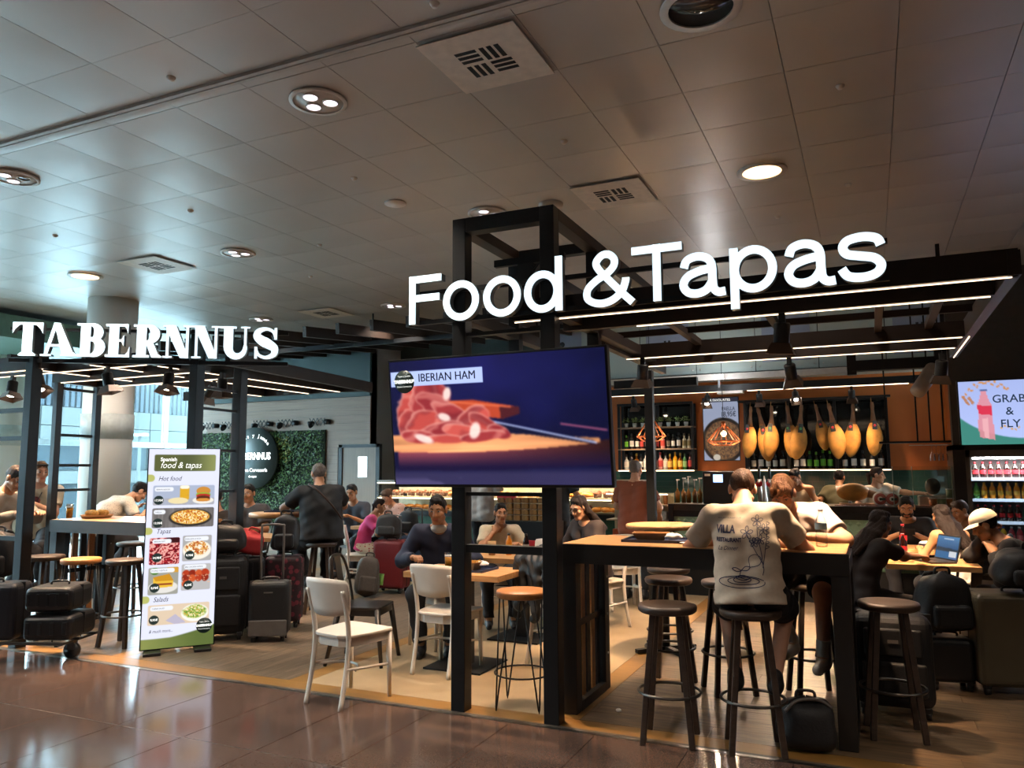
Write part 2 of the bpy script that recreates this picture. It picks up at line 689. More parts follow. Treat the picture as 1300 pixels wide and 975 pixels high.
dr = struct(MB().box(-9.02, -8.26, 11.975, 12.03, 0, 1.97).build('door_1', mat('door_timber', '7d6450', .45, 0, .14, 3, stretch=(14, 1, .5))))
for a, b, z0, z1 in ((-9.10, -9.02, 0, 2.03), (-8.26, -8.18, 0, 2.03), (-9.10, -8.18, 1.97, 2.03)):
    MB().box(a, b, 11.95, 12.04, z0, z1).build('door_frame', BLACK, dr)
MB().box(-8.66, -8.46, 11.965, 11.975, 1.42, 1.80).build('door_window_frame', CHROME, dr)
MB().box(-8.63, -8.49, 11.958, 11.968, 1.45, 1.77).build('door_pane', mat('door_light_glass', 'c9d6cf', .2, emit=.5), dr)

struct(MB().box(-8.52, -8.42, 12.02, 13.2, 0, 4.05).build('wall_return', PLASTER))
# bar back wall
ORANGE = mat('orange_wall', 'b8601f', 0.55, 0, 0.07, 1.5)
wb = struct(MB().box(-8.42, 1.35, 13.0, 13.2, 0, 4.05).build('wall_bar', mat('bar_backing', '22302f', .7)))
MB().box(-4.3, 1.05, 12.975, 13.0, 1.51, 2.97).build('orange_panel', ORANGE, wb)
MB().box(1.05, 1.30, 11.9, 13.0, 0, 3.0).build('taupe_pier', mat('taupe_pier', '5b514b', .6), wb)
MB().box(1.03, 1.05, 12.2, 12.98, 1.51, 2.97).build('orange_return', ORANGE, wb)
TILEG = mat('green_glazed_tile', '38584f', 0.12, 0, 0.16, 4, spec=.7)
GROUT = mat('grout', '56615c', .8)
MB().box(-4.3, 1.05, 12.985, 13.0, 0.9, 1.505).build('tile_grout', GROUT, wb)
tile_me = MB().box(-.084, .084, -.012, 0, .003, .087).mesh('wall_tile', TILEG)
for r_ in range(7):
    for c_ in range(30):
        x = -4.2 + c_ * .172 + (.086 if r_ % 2 else 0)
        if x < 0.96:
            place('wall_tile', tile_me, wb, (x, 12.985, .902 + r_ * .0865))
MB().box(-8.4, -4.3, 12.96, 13.0, 0.9, 2.6).build('bakery_back_panel', mat('bakery_white', 'd9cbb4', .5), wb)
# right-hand wall behind the fridge
wr = struct(MB().box(0.93, 9, 11.0, 11.2, 0, 4.05).build('wall_fridge', mat('fridge_wall', '4c4744', .7)))

# panelled fascia over the bar with pictogram panels
FASC = mat('fascia_panel', 'a7b5b1', 0.3, 0.2, 0.05, 2)
FASD = mat('fascia_blue_panel', '8b97ad', 0.3, 0.2, 0.05, 2)
fa = struct(MB().box(-5.0, 9, 11.72, 11.80, 2.93, 4.05).build('wall_fascia', mat('fascia_backing', '2c3332', .7)))
ICON = mat('icon_dark', '262b33', .5)
k = 0
x = -4.9
while x < 2.6:
    MB().box(x + .006, x + .854, 11.69, 11.72, 2.96, 3.9).build('fascia_panel', FASC, fa, bevel=.003)
    if k % 2 == 0:
        pn = MB().box(x + .10, x + .76, 11.683, 11.69, 3.08, 3.74).build('picture_panel', FASD, fa)
        ic = MB()
        cx = x + .43
        if k % 4 == 0:
            ic.ribbon([(cx + .12 * math.cos(t), 3.4 + .12 * math.sin(t)) for t in np.linspace(PI * 1.0, PI * 2.0, 12)], .03, 0, .004, Matrix(((1, 0, 0, 0), (0, 0, -1, 11.682), (0, 1, 0, 0), (0, 0, 0, 1))))
            ic.box(cx - .02, cx + .02, 11.678, 11.683, 3.12, 3.5)
            ic.lathe([(.001, -.002), (.045, -.002), (.045, .002), (.001, .002)], 14, M=Matrix.Translation((cx, 11.68, 3.56)) @ Matrix.Rotation(PI / 2, 4, 'X'))
        else:
            ic.box(cx - .05, cx - .015, 11.678, 11.683, 3.12, 3.5)
            ic.box(cx + .015, cx + .05, 11.678, 11.683, 3.12, 3.5)
        ic.build('pictogram', ICON, pn)
    for zz in (3.02, 3.84):
        for xx in (x + .06, x + .80):
            MB().lathe([(.001, 0), (.012, 0), (.012, .012), (.001, .012)], 8, M=Matrix.Translation((xx, 11.69, zz)) @ Matrix.Rotation(PI / 2, 4, 'X')).build('panel_stud', CHROME, fa)
    x += .86
    k += 1
MB().box(-5.0, 9, 11.55, 11.80, 2.84, 2.93).build('fascia_sill', mat('sill_white', 'a5a19b', .5), fa)

# ---- window wall on the daylight side, columns
FRAME = mat('window_frame_grey', '6f7d80', .4, .3)
GLS = glass('window_glass', (.93, .99, 1.0), .08)
for n in range(9):
    y0 = -2.0 + n * 2.0
    wn = struct(MB().box(-16.06, -15.94, y0 - .05, y0 + .05, 0, 4.0).build('window_%d' % (n + 1), FRAME))
    MB().box(-16.05, -15.95, y0 + .05, y0 + 1.95, 2.12, 2.25).build('window_transom', FRAME, wn)
    MB().box(-16.05, -15.95, y0 + .05, y0 + 1.95, 0, .1).build('window_sill', FRAME, wn)
    MB().box(-16.01, -15.99, y0 + .05, y0 + 1.95, .1, 2.12).build('window_pane', GLS, wn)
    MB().box(-16.01, -15.99, y0 + .05, y0 + 1.95, 2.25, 3.95).build('window_pane', GLS, wn)
struct(MB().box(-16.1, -15.9, -10, -2.05, 0, 4.1).build('wall_left', PLASTER))
CONC = mat('white_column_paint', 'e9e5dd', .6, 0, .03, 2)
for k, (px, D, rad) in enumerate(((136, 11.0, .33), (2, 13.5, .42))):
    x, y = at(px, D)
    c = MB().lathe([(rad, 0), (rad, ZC)], 32, (x, y, 0))
    c = struct(c.build('column_%d' % (k + 1), CONC))
    MB().lathe([(rad + .012, 0), (rad + .012, .35)], 32, (x, y, 2.0)).build('column_band', mat('column_band_grey', 'c3c8c4', .5), c)
# lower soffit of green glass over the far daylight side
struct(MB().box(-15.9, -11.6, 6.8, 9.2, 3.55, 3.9).build('ceiling_soffit', mat('soffit_green', '5f7d71', .3)))

# ---- outside: ground and the pale terminal building across the apron
struct(MB().box(-90, -16.2, -60, 90, -4.2, -4.0).build('ground', mat('apron_concrete', 'aab4b8', .8)))
ob = thing('terminal_building', 'pale terminal building with ribbed cladding seen through the windows', 'building', (-46, 20, -4))
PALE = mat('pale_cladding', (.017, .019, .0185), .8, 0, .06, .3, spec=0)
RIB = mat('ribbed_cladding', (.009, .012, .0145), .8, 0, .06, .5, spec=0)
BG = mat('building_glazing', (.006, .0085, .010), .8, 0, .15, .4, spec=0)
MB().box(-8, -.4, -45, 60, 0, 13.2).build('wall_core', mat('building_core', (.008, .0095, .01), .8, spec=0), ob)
for k in range(26):
    y0 = -45 + k * 4
    for z0, z1 in ((7.3, 8.4), (8.45, 9.6)):
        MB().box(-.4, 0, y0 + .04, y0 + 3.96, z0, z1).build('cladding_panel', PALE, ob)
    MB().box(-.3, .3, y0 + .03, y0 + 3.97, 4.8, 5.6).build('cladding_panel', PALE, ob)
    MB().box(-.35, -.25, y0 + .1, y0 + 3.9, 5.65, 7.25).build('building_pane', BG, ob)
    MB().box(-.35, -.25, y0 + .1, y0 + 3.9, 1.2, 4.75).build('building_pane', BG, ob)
ribs = MB()
for k in range(260):
    y0 = -45 + k * .4
    ribs.box(-.35, -.1, y0, y0 + .24, 9.65, 12.4)
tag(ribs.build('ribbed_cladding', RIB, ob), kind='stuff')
MB().box(-8.2, .4, -45, 60, 12.4, 13.4).build('roof_edge', PALE, ob)
x, y = at(178, 30)
p = thing('flood_light_mast', 'slim white light mast standing outside the windows', 'mast', (x, y, -4))
MB().cyl((0, 0, 0), (0, 0, 6.9), .1, .06, 10).build('pole', PALE, p)
MB().box(-.3, .3, -.12, .12, 6.9, 7.0).build('lamp_head', FRAME, p)
# ================================================================== STEEL FRAMES, SIGNS, CEILING FIXTURES
SIGNW = mat('lit_sign_face', 'dff3ff', .4, emit=.62)
SIGNS = mat('sign_letter_side', '8c8f8e', .4, .5)
RUST = mat('bronze_beam', '2b211c', .45, .5, .15, 6)

# ---- portal tower carrying the screen
tw = thing('portal_tower', 'black square-tube steel tower carrying the big screen and lit lettering', 'steel tower', (-2.175, 4.62, 0))
for x in (-.325, .325):
    MB().box(x - .05, x + .05, -.05, .05, 0, 3.27).build('front_post', BLACK, tw, bevel=.004)
    MB().box(x - .045, x + .045, .85, .93, 2.40, 3.19).build('back_post', BLACK, tw, bevel=.004)
    MB().box(x - .05, x + .05, .05, 2.6, 3.19, 3.27).build('top_side_beam', RUST, tw, bevel=.004)
    MB().box(x - .045, x + .045, .05, 2.6, 2.56, 2.64).build('low_side_beam', RUST, tw, bevel=.004)
MB().box(-.275, .275, -.05, .05, 3.17, 3.27).build('top_front_beam', BLACK, tw, bevel=.004)
MB().box(-.275, .275, .85, .93, 3.19, 3.27).build('top_back_beam', BLACK, tw, bevel=.004)
for z in (1.035, 1.39, 2.46):
    MB().box(-.275, .275, -.03, .03, z - (.025 if z < 1.2 else .012), z + (.025 if z < 1.2 else .012)).build('ladder_rung', BLACK, tw)
MB().box(-.275, .275, .40, .44, 3.03, 3.08).build('lamp_bar', BLACK, tw)
MB().box(-.275, .275, .86, .92, 2.72, 2.80).build('back_cross_bar', BLACK, tw)

# ---- lit lettering in front of the tower
fs = thing('food_and_tapas_sign', 'large white lit letters reading Food & Tapas on the tower', 'sign', (0, 4.5, 0))
MS = Matrix(((1, 0, 0, 0), (0, 0, -1, 0), (0, 1, 0, 2.545), (0, 0, 0, 1)))   # letter plane: x right, y up, thickness towards the viewer
SW = .048
def ring(cx, cy, rx, ry, n=36):
    return [(cx + rx * math.cos(2 * PI * i / n), cy + ry * math.sin(2 * PI * i / n)) for i in range(n)]
def letter(strokes):
    f = MB()
    for s in strokes:
        pts, closed = s[0], s[1]
        wd = s[2] if len(s) > 2 else SW
        f.slot(0).ribbon(pts, wd, -.002, .006, MS, closed)
        f.slot(1).ribbon(pts, wd * .98, -.055, -.002, MS, closed)
    f.build('letter', [SIGNW, SIGNS], fs)
xh = .265
h = SW / 2
letter([([(-2.823, 0), (-2.823, .335)], 0), ([(-2.847, .335 - h), (-2.595, .335 - h)], 0), ([(-2.847, .178), (-2.610, .178)], 0)])
letter([(ring(-2.443, xh / 2, .135 - h, xh / 2 - h + .004), 1)])
letter([(ring(-2.139, xh / 2, .135 - h, xh / 2 - h + .004), 1)])
letter([(ring(-1.853, xh / 2, .126 - h, xh / 2 - h + .004), 1), ([(-1.740, 0), (-1.740, .352)], 0)])
amp = smooth_path([(-1.262, .008), (-1.33, .075), (-1.40, .15), (-1.468, .225), (-1.49, .275), (-1.455, .318), (-1.41, .322), (-1.375, .29), (-1.378, .245), (-1.425, .20), (-1.49, .165), (-1.545, .115), (-1.55, .06), (-1.51, .028), (-1.45, .018), (-1.385, .035), (-1.33, .08), (-1.305, .14), (-1.302, .165)], 6)
letter([([tuple(p) for p in amp], 0, SW * .95)])
letter([([(-1.11, 0), (-1.11, .345)], 0), ([(-1.263, .345 - h), (-.957, .345 - h)], 0)])
def letter_a(x0, wd):
    s = wd / .28
    bowl = smooth_path([(x0 + .20 * s, .165), (x0 + .12 * s, .152), (x0 + .055 * s, .125), (x0 + .03 * s, .078), (x0 + .055 * s, .035), (x0 + .11 * s, .022), (x0 + .165 * s, .04), (x0 + .20 * s, .085)], 6)
    top = smooth_path([(x0 + .035 * s, .18), (x0 + .055 * s, .225), (x0 + .115 * s, .243), (x0 + .175 * s, .225), (x0 + .20 * s, .18), (x0 + .202 * s, .10), (x0 + .208 * s, .045), (x0 + .235 * s, .02), (x0 + .275 * s, .022)], 6)
    letter([([tuple(p) for p in bowl], 0), ([tuple(p) for p in top], 0)])
letter_a(-.982, .275)
letter([(ring(-.553, xh / 2, .128 - h, xh / 2 - h + .004), 1), ([(-.660, -.09), (-.660, xh)], 0)])
letter_a(-.395, .275)
ess = smooth_path([(.105, .19), (.085, .228), (.02, .244), (-.055, .232), (-.082, .195), (-.062, .157), (0, .14), (.07, .122), (.102, .082), (.08, .04), (.015, .022), (-.06, .034), (-.092, .078)], 6)
letter([([tuple(p) for p in ess], 0)])
for z in (.225, .02):
    MB().box(-2.86, .14, .06, .085, 2.545 + z - .015, 2.545 + z + .015).build('mounting_bar', BLACK, fs)

# ---- lit TABERNNUS lettering: heavy serif capitals
ang = math.atan2(1.296, 1.979)
tb = thing('serif_letter_sign', 'white lit heavy serif capitals mounted above the menu totem', 'sign', (-7.06, 4.445, 2.605), ang)
tb.scale = (1.03, 1.03, 1.03)
MT = Matrix(((1, 0, 0, 0), (0, 0, -1, 0), (0, 1, 0, 0), (0, 0, 0, 1)))
HH = .30
def serif_letter(x0, polys, rib=()):
    f = MB()
    for p in polys:
        q = [(x0 + a, b) for a, b in p]
        f.slot(0).prism(q, -.002, .006, MT)
        f.slot(1).prism(q, -.06, -.002, MT)
    for pts, ws in rib:
        q = [(x0 + a, b) for a, b in pts]
        f.slot(0).ribbon(q, ws, -.002, .006, MT)
        f.slot(1).ribbon(q, ws, -.06, -.002, MT)
    f.build('letter', [SIGNW, SIGNS], tb)
def rect(a, b, c, d):
    return [(a, c), (b, c), (b, d), (a, d)]
ST, TH = .082, .022       # heavy stem, thin serif
def foot(x, wdt=.14, z=0):
    return [(x - wdt / 2, z), (x + wdt / 2, z), (x + wdt / 2, z + .012), (x + ST / 2, z + .035), (x - ST / 2, z + .035), (x - wdt / 2, z + .012)]
def headserif(x, wdt=.14):
    z = HH
    return [(x - wdt / 2, z), (x - wdt / 2, z - .012), (x - ST / 2, z - .035), (x + ST / 2, z - .035), (x + wdt / 2, z - .012), (x + wdt / 2, z)]
def halfbowl(x, z0, z1, dx, wmin=.022, wmax=.088, n=14):
    pts = [(x + dx * math.sin(PI * i / n), z1 - (z1 - z0) * (1 - math.cos(PI * i / n)) / 2) for i in range(n + 1)]
    ws = [wmin + (wmax - wmin) * math.sin(PI * i / n) ** 1.3 for i in range(n + 1)]
    return pts, ws
serif_letter(0.0, [rect(.125 - ST / 2, .125 + ST / 2, 0, HH), foot(.125), rect(.0, .25, HH - .022, HH), [(0, HH - .02), (.06, HH - .02), (.02, HH - .06), (.0, HH - .10)], [(.25, HH - .02), (.19, HH - .02), (.23, HH - .06), (.25, HH - .10)]])
serif_letter(.235, [[(.105, HH), (.155, HH), (.285, 0), (.185, 0)], [(.105, HH), (.135, HH), (.055, .0), (.028, .0)], rect(.07, .20, .085, .107), foot(.235, .13), rect(0, .09, 0, .016)])
serif_letter(.535, [rect(.03, .03 + ST, 0, HH), rect(0, .12, 0, .02), rect(0, .12, HH - .02, HH)], [halfbowl(.11, .01, .165, .085), halfbowl(.11, .15, HH - .01, .07, .02, .08)])
serif_letter(.775, [rect(.03, .03 + ST, 0, HH), rect(0, .205, 0, .022), rect(0, .19, HH - .022, HH), rect(.10, .155, .14, .16), [(.205, 0), (.15, 0), (.19, .045), (.205, .095)], [(.19, HH), (.14, HH), (.175, HH - .04), (.19, HH - .085)], [(.155, .10), (.155, .20), (.135, .16), (.135, .14)]])
serif_letter(1.01, [rect(.03, .03 + ST, 0, HH), rect(0, .14, 0, .02), rect(0, .12, HH - .02, HH), [(.10, .15), (.165, .15), (.215, .03), (.245, .012), (.245, 0), (.16, 0)]], [halfbowl(.11, .14, HH - .01, .075, .022, .085)])
for x0 in (1.265, 1.515):
    serif_letter(x0, [rect(.028, .05, 0, HH), rect(0, .08, 0, .016), [(.02, HH), (.11, HH), (.225, 0), (.20, 0), (.03, HH - .06)][:3] + [(.150, 0), (.028, HH - .04)], rect(.198, .222, 0.0, HH), rect(.17, .25, HH - .016, HH), rect(0, .10, HH - .016, HH)])
ub = [(.07, HH), (.07, .13)] + [(.07 + .075 * (1 - math.cos(t)), .11 - .088 * math.sin(t)) for t in np.linspace(0, PI, 13)] + [(.22, .13), (.22, HH)]
uw = [ST, ST] + list(np.linspace(ST, .034, 13)) + [.022, .022]
serif_letter(1.765, [rect(0, .14, HH - .02, HH), rect(.18, .26, HH - .016, HH)], [(ub, uw)])
ss = [tuple(p) for p in smooth_path([(.195, .205), (.17, .26), (.11, .284), (.045, .262), (.03, .215), (.07, .175), (.135, .14), (.185, .10), (.178, .045), (.11, .016), (.045, .04), (.02, .095)], 6)]
sw = list(np.interp(np.linspace(0, 1, len(ss)), [0, .18, .38, .5, .62, .82, 1], [.024, .03, .075, .095, .075, .03, .024]))
serif_letter(2.06, [rect(.183, .207, .185, HH - .005), rect(.008, .032, .005, .115)], [(ss, sw)])
MB().box(-.05, 2.36, .065, .10, -.05, -.015).build('mounting_rail', BLACK, tb)
MB().box(-.05, 2.36, .065, .10, .24, .265).build('mounting_rail', BLACK, tb)

def beam(name, p, q, wd, ht, parent, led=None, m=None):
    """horizontal beam from p to q (bottom centre line); optional LED tape under it"""
    p, q = Vector(p), Vector(q)
    b = MB().bar(p + Vector((0, 0, ht / 2)), q + Vector((0, 0, ht / 2)), wd, ht).build(name, m or RUST, parent)
    if led is not None:
        a, c = p.lerp(q, led[0]), p.lerp(q, led[1])
        MB().bar(a + Vector((0, 0, -.004)), c + Vector((0, 0, -.004)), .006, .006).build('led_tape', LEDW, b)
    return b

# ---- pergola over the bar tables
pg = thing('bar_pergola', 'dark steel pergola with warm light strips over the high tables', 'pergola', (0, 0, 0))
beam('front_beam', (-2.12, 4.66, 2.53), (.74, 4.66, 2.53), .07, .14, pg, (0.0, .99))
beam('cross_beam', (-1.95, 5.15, 2.53), (.70, 5.15, 2.53), .06, .12, pg, (.2, .99))
beam('cross_beam', (-1.95, 6.70, 2.53), (.70, 6.70, 2.53), .06, .12, pg, (0, .99))
beam('cross_beam', (-1.95, 7.28, 2.53), (.70, 7.28, 2.53), .06, .12, pg, (.02, .99))
beam('side_beam', (.72, 4.62, 2.53), (.72, 7.95, 2.53), .06, .13, pg, (.62, .99))
beam('side_beam', (-1.92, 5.9, 2.53), (-1.92, 7.95, 2.53), .06, .13, pg)
for x in (-1.3, -.6, .1, .45):
    MB().bar((x, 4.7, 2.63), (x, 7.28, 2.63), .05, .05).build('purlin', RUST, pg)
for y in (5.6, 6.15):
    MB().bar((-1.92, y, 2.65), (.72, y, 2.65), .03, .05).build('purlin', RUST, pg)
for x, y in ((-1.99, 7.62), ):
    MB().box(x - .04, x + .04, y - .04, y + .04, 0, 2.53).build('pergola_post', BLACK, pg)

# ---- frames around the daylight-side tables
lp = thing('window_pergola', 'black steel pergola with ladder frames beside the menu totem', 'pergola', (0, 0, 0))
for x, y, zt in ((-6.99, 4.62, 2.9), (-5.80, 5.42, 2.9), (-5.86, 6.05, 2.9), (-8.04, 5.60, 2.62), (-8.1, 6.12, 2.62), (-6.06, 6.24, 2.55), (-9.5, 4.62, 2.62)):
    w_ = .035 if x < -7.5 and y > 5 else .05
    MB().box(x - w_, x + w_, y - w_, y + w_, 0, zt).build('post', BLACK, lp, bevel=.004)
for z in (.95, 1.35, 1.75, 2.15, 2.35):
    MB().bar((-5.80, 5.47, z), (-5.86, 6.0, z), .025).build('ladder_rung', BLACK, lp)
for z in (1.35, 1.62, 1.95, 2.46):
    MB().bar((-8.04, 5.65, z), (-8.1, 6.07, z), .03).build('ladder_rung', BLACK, lp)
for z in (.95, 1.86, 2.12):
    MB().bar((-9.45, 4.62, z), (-7.04, 4.62, z), .04).build('ladder_rung', BLACK, lp)
beam('portal_beam', (-8.09, 5.60, 2.52), (-5.85, 5.60, 2.52), .08, .10, lp, (.02, .98))
beam('portal_beam', (-8.15, 6.12, 2.52), (-6.0, 6.12, 2.52), .07, .09, lp, (.05, .9))
beam('portal_side', (-8.07, 5.6, 2.52), (-8.1, 6.12, 2.52), .06, .09, lp)
beam('front_beam', (-9.55, 4.66, 2.50), (-6.9, 4.66, 2.50), .07, .13, lp, (0, .99))
beam('cross_beam', (-9.55, 5.2, 2.56), (-6.12, 5.2, 2.56), .06, .12, lp, (0, .97))
for k, (x, y0) in enumerate(((-6.2, 5.25), (-6.7, 4.9), (-7.5, 4.7))):
    beam('long_beam', (x, y0, 2.56), (x, 8.2, 2.56), .06, .12, lp, (.02, .98))
beam('long_beam', (-5.6, 5.6, 2.56), (-5.9, 8.4, 2.56), .06, .13, lp)
beam('cross_beam', (-9.0, 8.2, 2.56), (-5.9, 8.2, 2.56), .06, .13, lp)

# ---- slatted canopy over the far tables
sl = thing('slatted_canopy', 'row of dark timber slats projecting from the green wall', 'canopy', (0, 0, 0))
for k in range(13):
    x = -10.6 + k * .57
    MB().bar((x, 8.6, 3.50), (x, 11.96, 3.80), .06, .15).build('slat', RUST, sl)
MB().bar((-10.8, 10.0, 3.53), (-3.6, 10.0, 3.53), .06, .07).build('carrier_beam', BLACK, sl)
for x in (-10.0, -7.0, -4.2):
    MB().bar((x, 10.0, 3.55), (x, 10.0, 4.0), .02).build('suspension_rod', BLACK, sl)

# ---- spot lamps under the beams
HEAD = mat('bronze_lamp', '4a3a30', .4, .6)
GLOW = mat('lamp_glow', 'fff0d8', .4, emit=18)
def track_spot(label, loc, aim, power, sc=1.0, spot=75, col=WARM):
    """can lamp with a flared square shade on a yoke; carries its own light"""
    r = thing('track_spotlight', label, 'spotlight', loc, 0, 'track spotlights')
    d = Vector(aim).normalized()
    q = Vector((0, 0, -1)).rotation_difference(d).to_matrix().to_4x4()
    M = Matrix.Translation((0, 0, -.06 * sc)) @ q
    MB().box(-.02 * sc, .02 * sc, -.02 * sc, .02 * sc, -.06 * sc, 0).build('yoke', BLACK, r)
    b = MB()
    b.lathe([(.045 * sc, 0), (.05 * sc, -.01), (.05 * sc, -.15 * sc), (.045 * sc, -.155 * sc)][::-1], 14, M=M)
    b.build('lamp_body', BLACK, r)
    s_ = MB()
    a, c = .055 * sc, .085 * sc
    vs = [M @ Vector(v) for v in [(-a, -a, -.13 * sc), (a, -a, -.13 * sc), (a, a, -.13 * sc), (-a, a, -.13 * sc), (-c, -c, -.20 * sc), (c, -c, -.20 * sc), (c, c, -.20 * sc), (-c, c, -.20 * sc)]]
    s_.add(vs, [(0, 1, 5, 4), (1, 2, 6, 5), (2, 3, 7, 6), (3, 0, 4, 7)])
    s_.build('shade', HEAD, r)
    MB().lathe([(.001, -.162 * sc), (.036 * sc, -.162 * sc), (.036 * sc, -.158 * sc), (.001, -.158 * sc)], 12, M=M).build('lens', GLOW, r)
    if power:
        l = lamp('spot_beam', 'SPOT', M @ Vector((0, 0, -.175 * sc)), power, col, (0, 0, 0), .03, spot=spot, blend=.8)
        l.rotation_euler = (q.to_3x3()).to_euler()
        l.parent = r
    return r
SPOTS = [
    ('bronze spotlight under the pergola below the letter p', (-.47, 5.15, 2.53), (-.1, .1, -1), 210),
    ('bronze spotlight hanging from the pergola above the ham rack', (-.62, 7.28, 2.53), (.1, .5, -1), 320),
    ('bronze spotlight hanging in front of the drinks screen', (.60, 7.6, 2.53), (-.1, .25, -1), 330),
    ('bronze spotlight beside the upper corner of the big screen', (-1.8, 6.70, 2.53), (-.1, .2, -1), 210),
    ('bronze spotlight under the first letter of the serif sign', (-7.5, 5.0, 2.56), (.5, -.1, -1), 150),
    ('bronze spotlight under the letter E of the serif sign', (-6.7, 5.15, 2.56), (.2, .1, -1), 150),
    ('bronze spotlight under the letter R of the serif sign', (-6.2, 5.45, 2.56), (.1, -.2, -1), 150),
    ('small dark spotlight turned sideways beside the ladder post', (-6.7, 6.5, 2.56), (-.6, -.1, -1), 100),
    ('dark spotlight hanging inside the ladder tower', (-6.06, 6.0, 2.56), (0, 0, -1), 150),
    ('bronze spotlight cut by the frame edge beside the serif sign', (-8.2, 5.2, 2.56), (.2, -.2, -1), 150),
]
for s in SPOTS:
    track_spot(*s)
r = thing('tower_projector', 'black ribbed projector lamp hanging inside the top of the tower', 'projector lamp', (-2.2, 5.04, 3.03))
b = MB().box(-.07, .07, -.07, .07, -.36, -.10)
for k in range(5):
    b.box(-.075, .075, -.06 + k * .03, -.05 + k * .03, -.35, -.11)
b.build('ribbed_body', PLASTIC, r)
MB().box(-.06, .06, -.02, .02, -.10, 0).build('yoke', PLASTIC, r)
MB().cyl((0, 0, -.365), (0, 0, -.36), .03).build('lens', GLOW, r)
MB().tube([(.02, 0, -.1), (.09, 0, -.02), (.14, 0, .03), (.22, 0, .05)], .008, 6).build('cable', PLASTIC, r)
l = lamp('projector_beam', 'SPOT', (0, 0, -.38), 150, WARM, (0, 0, 0), .03, spot=80, blend=.9)
l.parent = r

# ---- ceiling fixtures
RIM = mat('fixture_white', 'ece3d9', .4)
LIT = mat('lit_downlight', 'ffd09a', .4, emit=2.2)
DIM = mat('triple_lens', 'f4ecff', .3, emit=1.3)
OFF = mat('unlit_lens', '6d6a68', .15, .3)
def disc(b, x, y, r0, r1, z0, z1, n=28):
    return b.lathe([(r0, z0), (r1, z0), (r1, z1), (r0, z1), (r0, z0)], n, (x, y, 0), caps=False)
def round_light(x, y, label, on=True, power=0, group=None):
    t = thing('round_downlight', label, 'downlight', (x, y, ZC - .009), 0, group)
    disc(MB(), 0, 0, .155, .20, -.012, 0).build('rim', RIM, t)
    disc(MB(), 0, 0, .001, .155, -.006, -.002).build('diffuser', LIT if on else OFF, t)
    if power:
        l = lamp('downlight_beam', 'SPOT', (0, 0, -.03), power, NEUT, (0, 0, 0), .15, spot=120, blend=.6)
        l.parent = t
def triple_light(x, y, label, on=1, power=0):
    t = thing('triple_downlight', label, 'downlight', (x, y, ZC - .009))
    disc(MB(), 0, 0, .165, .19, -.014, 0).build('rim', RIM, t)
    disc(MB(), 0, 0, .001, .165, -.006, -.002).build('plate', mat('fixture_plate', 'd6cbc0', .4), t)
    for k in range(3):
        a = R(90 + 120 * k - 60)
        cx, cy = .08 * math.cos(a), .08 * math.sin(a)
        rr = disc(MB(), cx, cy, .046, .055, -.016, -.004, 18).build('lamp_ring', RIM, t)
        disc(MB(), cx, cy, .001, .046, -.010, -.004, 18).build('lens', DIM if (on and not (k == 0 and on == 2)) else OFF, rr)
    if power:
        l = lamp('downlight_beam', 'SPOT', (0, 0, -.03), power, NEUT, (0, 0, 0), .12, spot=110, blend=.6)
        l.parent = t
round_light(-.70, 6.49, 'glowing warm round downlight in the ceiling above the lit word Tapas', True, 160)
round_light(-8.84, 6.42, 'glowing warm round downlight in the ceiling above the serif sign', True, 150)
t = thing('round_ceiling_grille', 'large unlit round glass downlight at the upper edge of the ceiling', 'downlight', (-.704, 3.96, ZC - .009))
disc(MB(), 0, 0, .17, .215, -.014, 0).build('rim', RIM, t)
disc(MB(), 0, 0, .001, .17, -.004, -.001).build('dark_lens', mat('dark_lens', '4a4440', .1, .4), t)
for x, y, lb, on, pw in ((-3.216, 3.935, 'triple round downlight nearest to the viewer beside the ceiling rail', 1, 160), (-6.36, 3.93, 'triple round downlight at the far side of the ceiling rail, cut by the picture edge', 2, 120),
                     (-3.216, 6.45, 'triple round downlight directly above the tower top', 1, 220), (-6.36, 6.46, 'triple round downlight above the serif sign letters', 1, 180), (-6.36, 9.6, 'small distant triple downlight above the slatted canopy', 1, 180), (-8.86, 9.55, 'pale round downlight farthest away above the last sign letter', 1, 150)):
    triple_light(x, y, lb, on, pw)
for k, (x, y) in enumerate(((1.80, 1.40), (-3.22, 1.40), (1.80, -1.1), (-3.22, -1.1), (4.3, 3.9), (-8.2, 1.4))):
    round_light(x, y, '%s round ceiling downlight over the open concourse' % ORD[k], True, 190)
VENT = mat('vent_panel', 'e6dacb', .45)
VOID = mat('vent_void', '080706', .9)
def vent(x, y, label):
    t = thing('ceiling_vent', label, 'air vent', (x, y, ZC - .011))
    MB().box(-.31, .31, -.31, .31, -.012, -.004).build('panel', VENT, t, bevel=.003)
    for qx in (0, 1):
        for qy in (0, 1):
            for k in range(3):
                o = -.16 + .16 * qx, -.16 + .16 * qy
                if (qx + qy) % 2 == 0:
                    MB().box(o[0] + .012, o[0] + .148, o[1] + .012 + k * .048, o[1] + .042 + k * .048, -.0135, -.0115).build('slot', VOID, t)
                else:
                    MB().box(o[0] + .012 + k * .048, o[0] + .042 + k * .048, o[1] + .012, o[1] + .148, -.0135, -.0115).build('slot', VOID, t)
vent(-1.962, 3.94, 'square ceiling air vent with black basketweave slots nearest the viewer')
vent(-1.962, 6.47, 'square ceiling air vent with black slots above the lit ampersand')
vent(-7.59, 6.43, 'square ceiling air vent above the serif sign')
vent(-7.59, 9.6, 'small far ceiling air vent above the slatted canopy')
t = thing('ceiling_speaker', 'round flush white ceiling speaker before the tower', 'speaker', (-3.86, 5.84, ZC - .006))
t2 = MB().lathe([(.10, 0), (.10, -.012), (.001, -.016)][::-1], 24).build('cover', RIM, t)
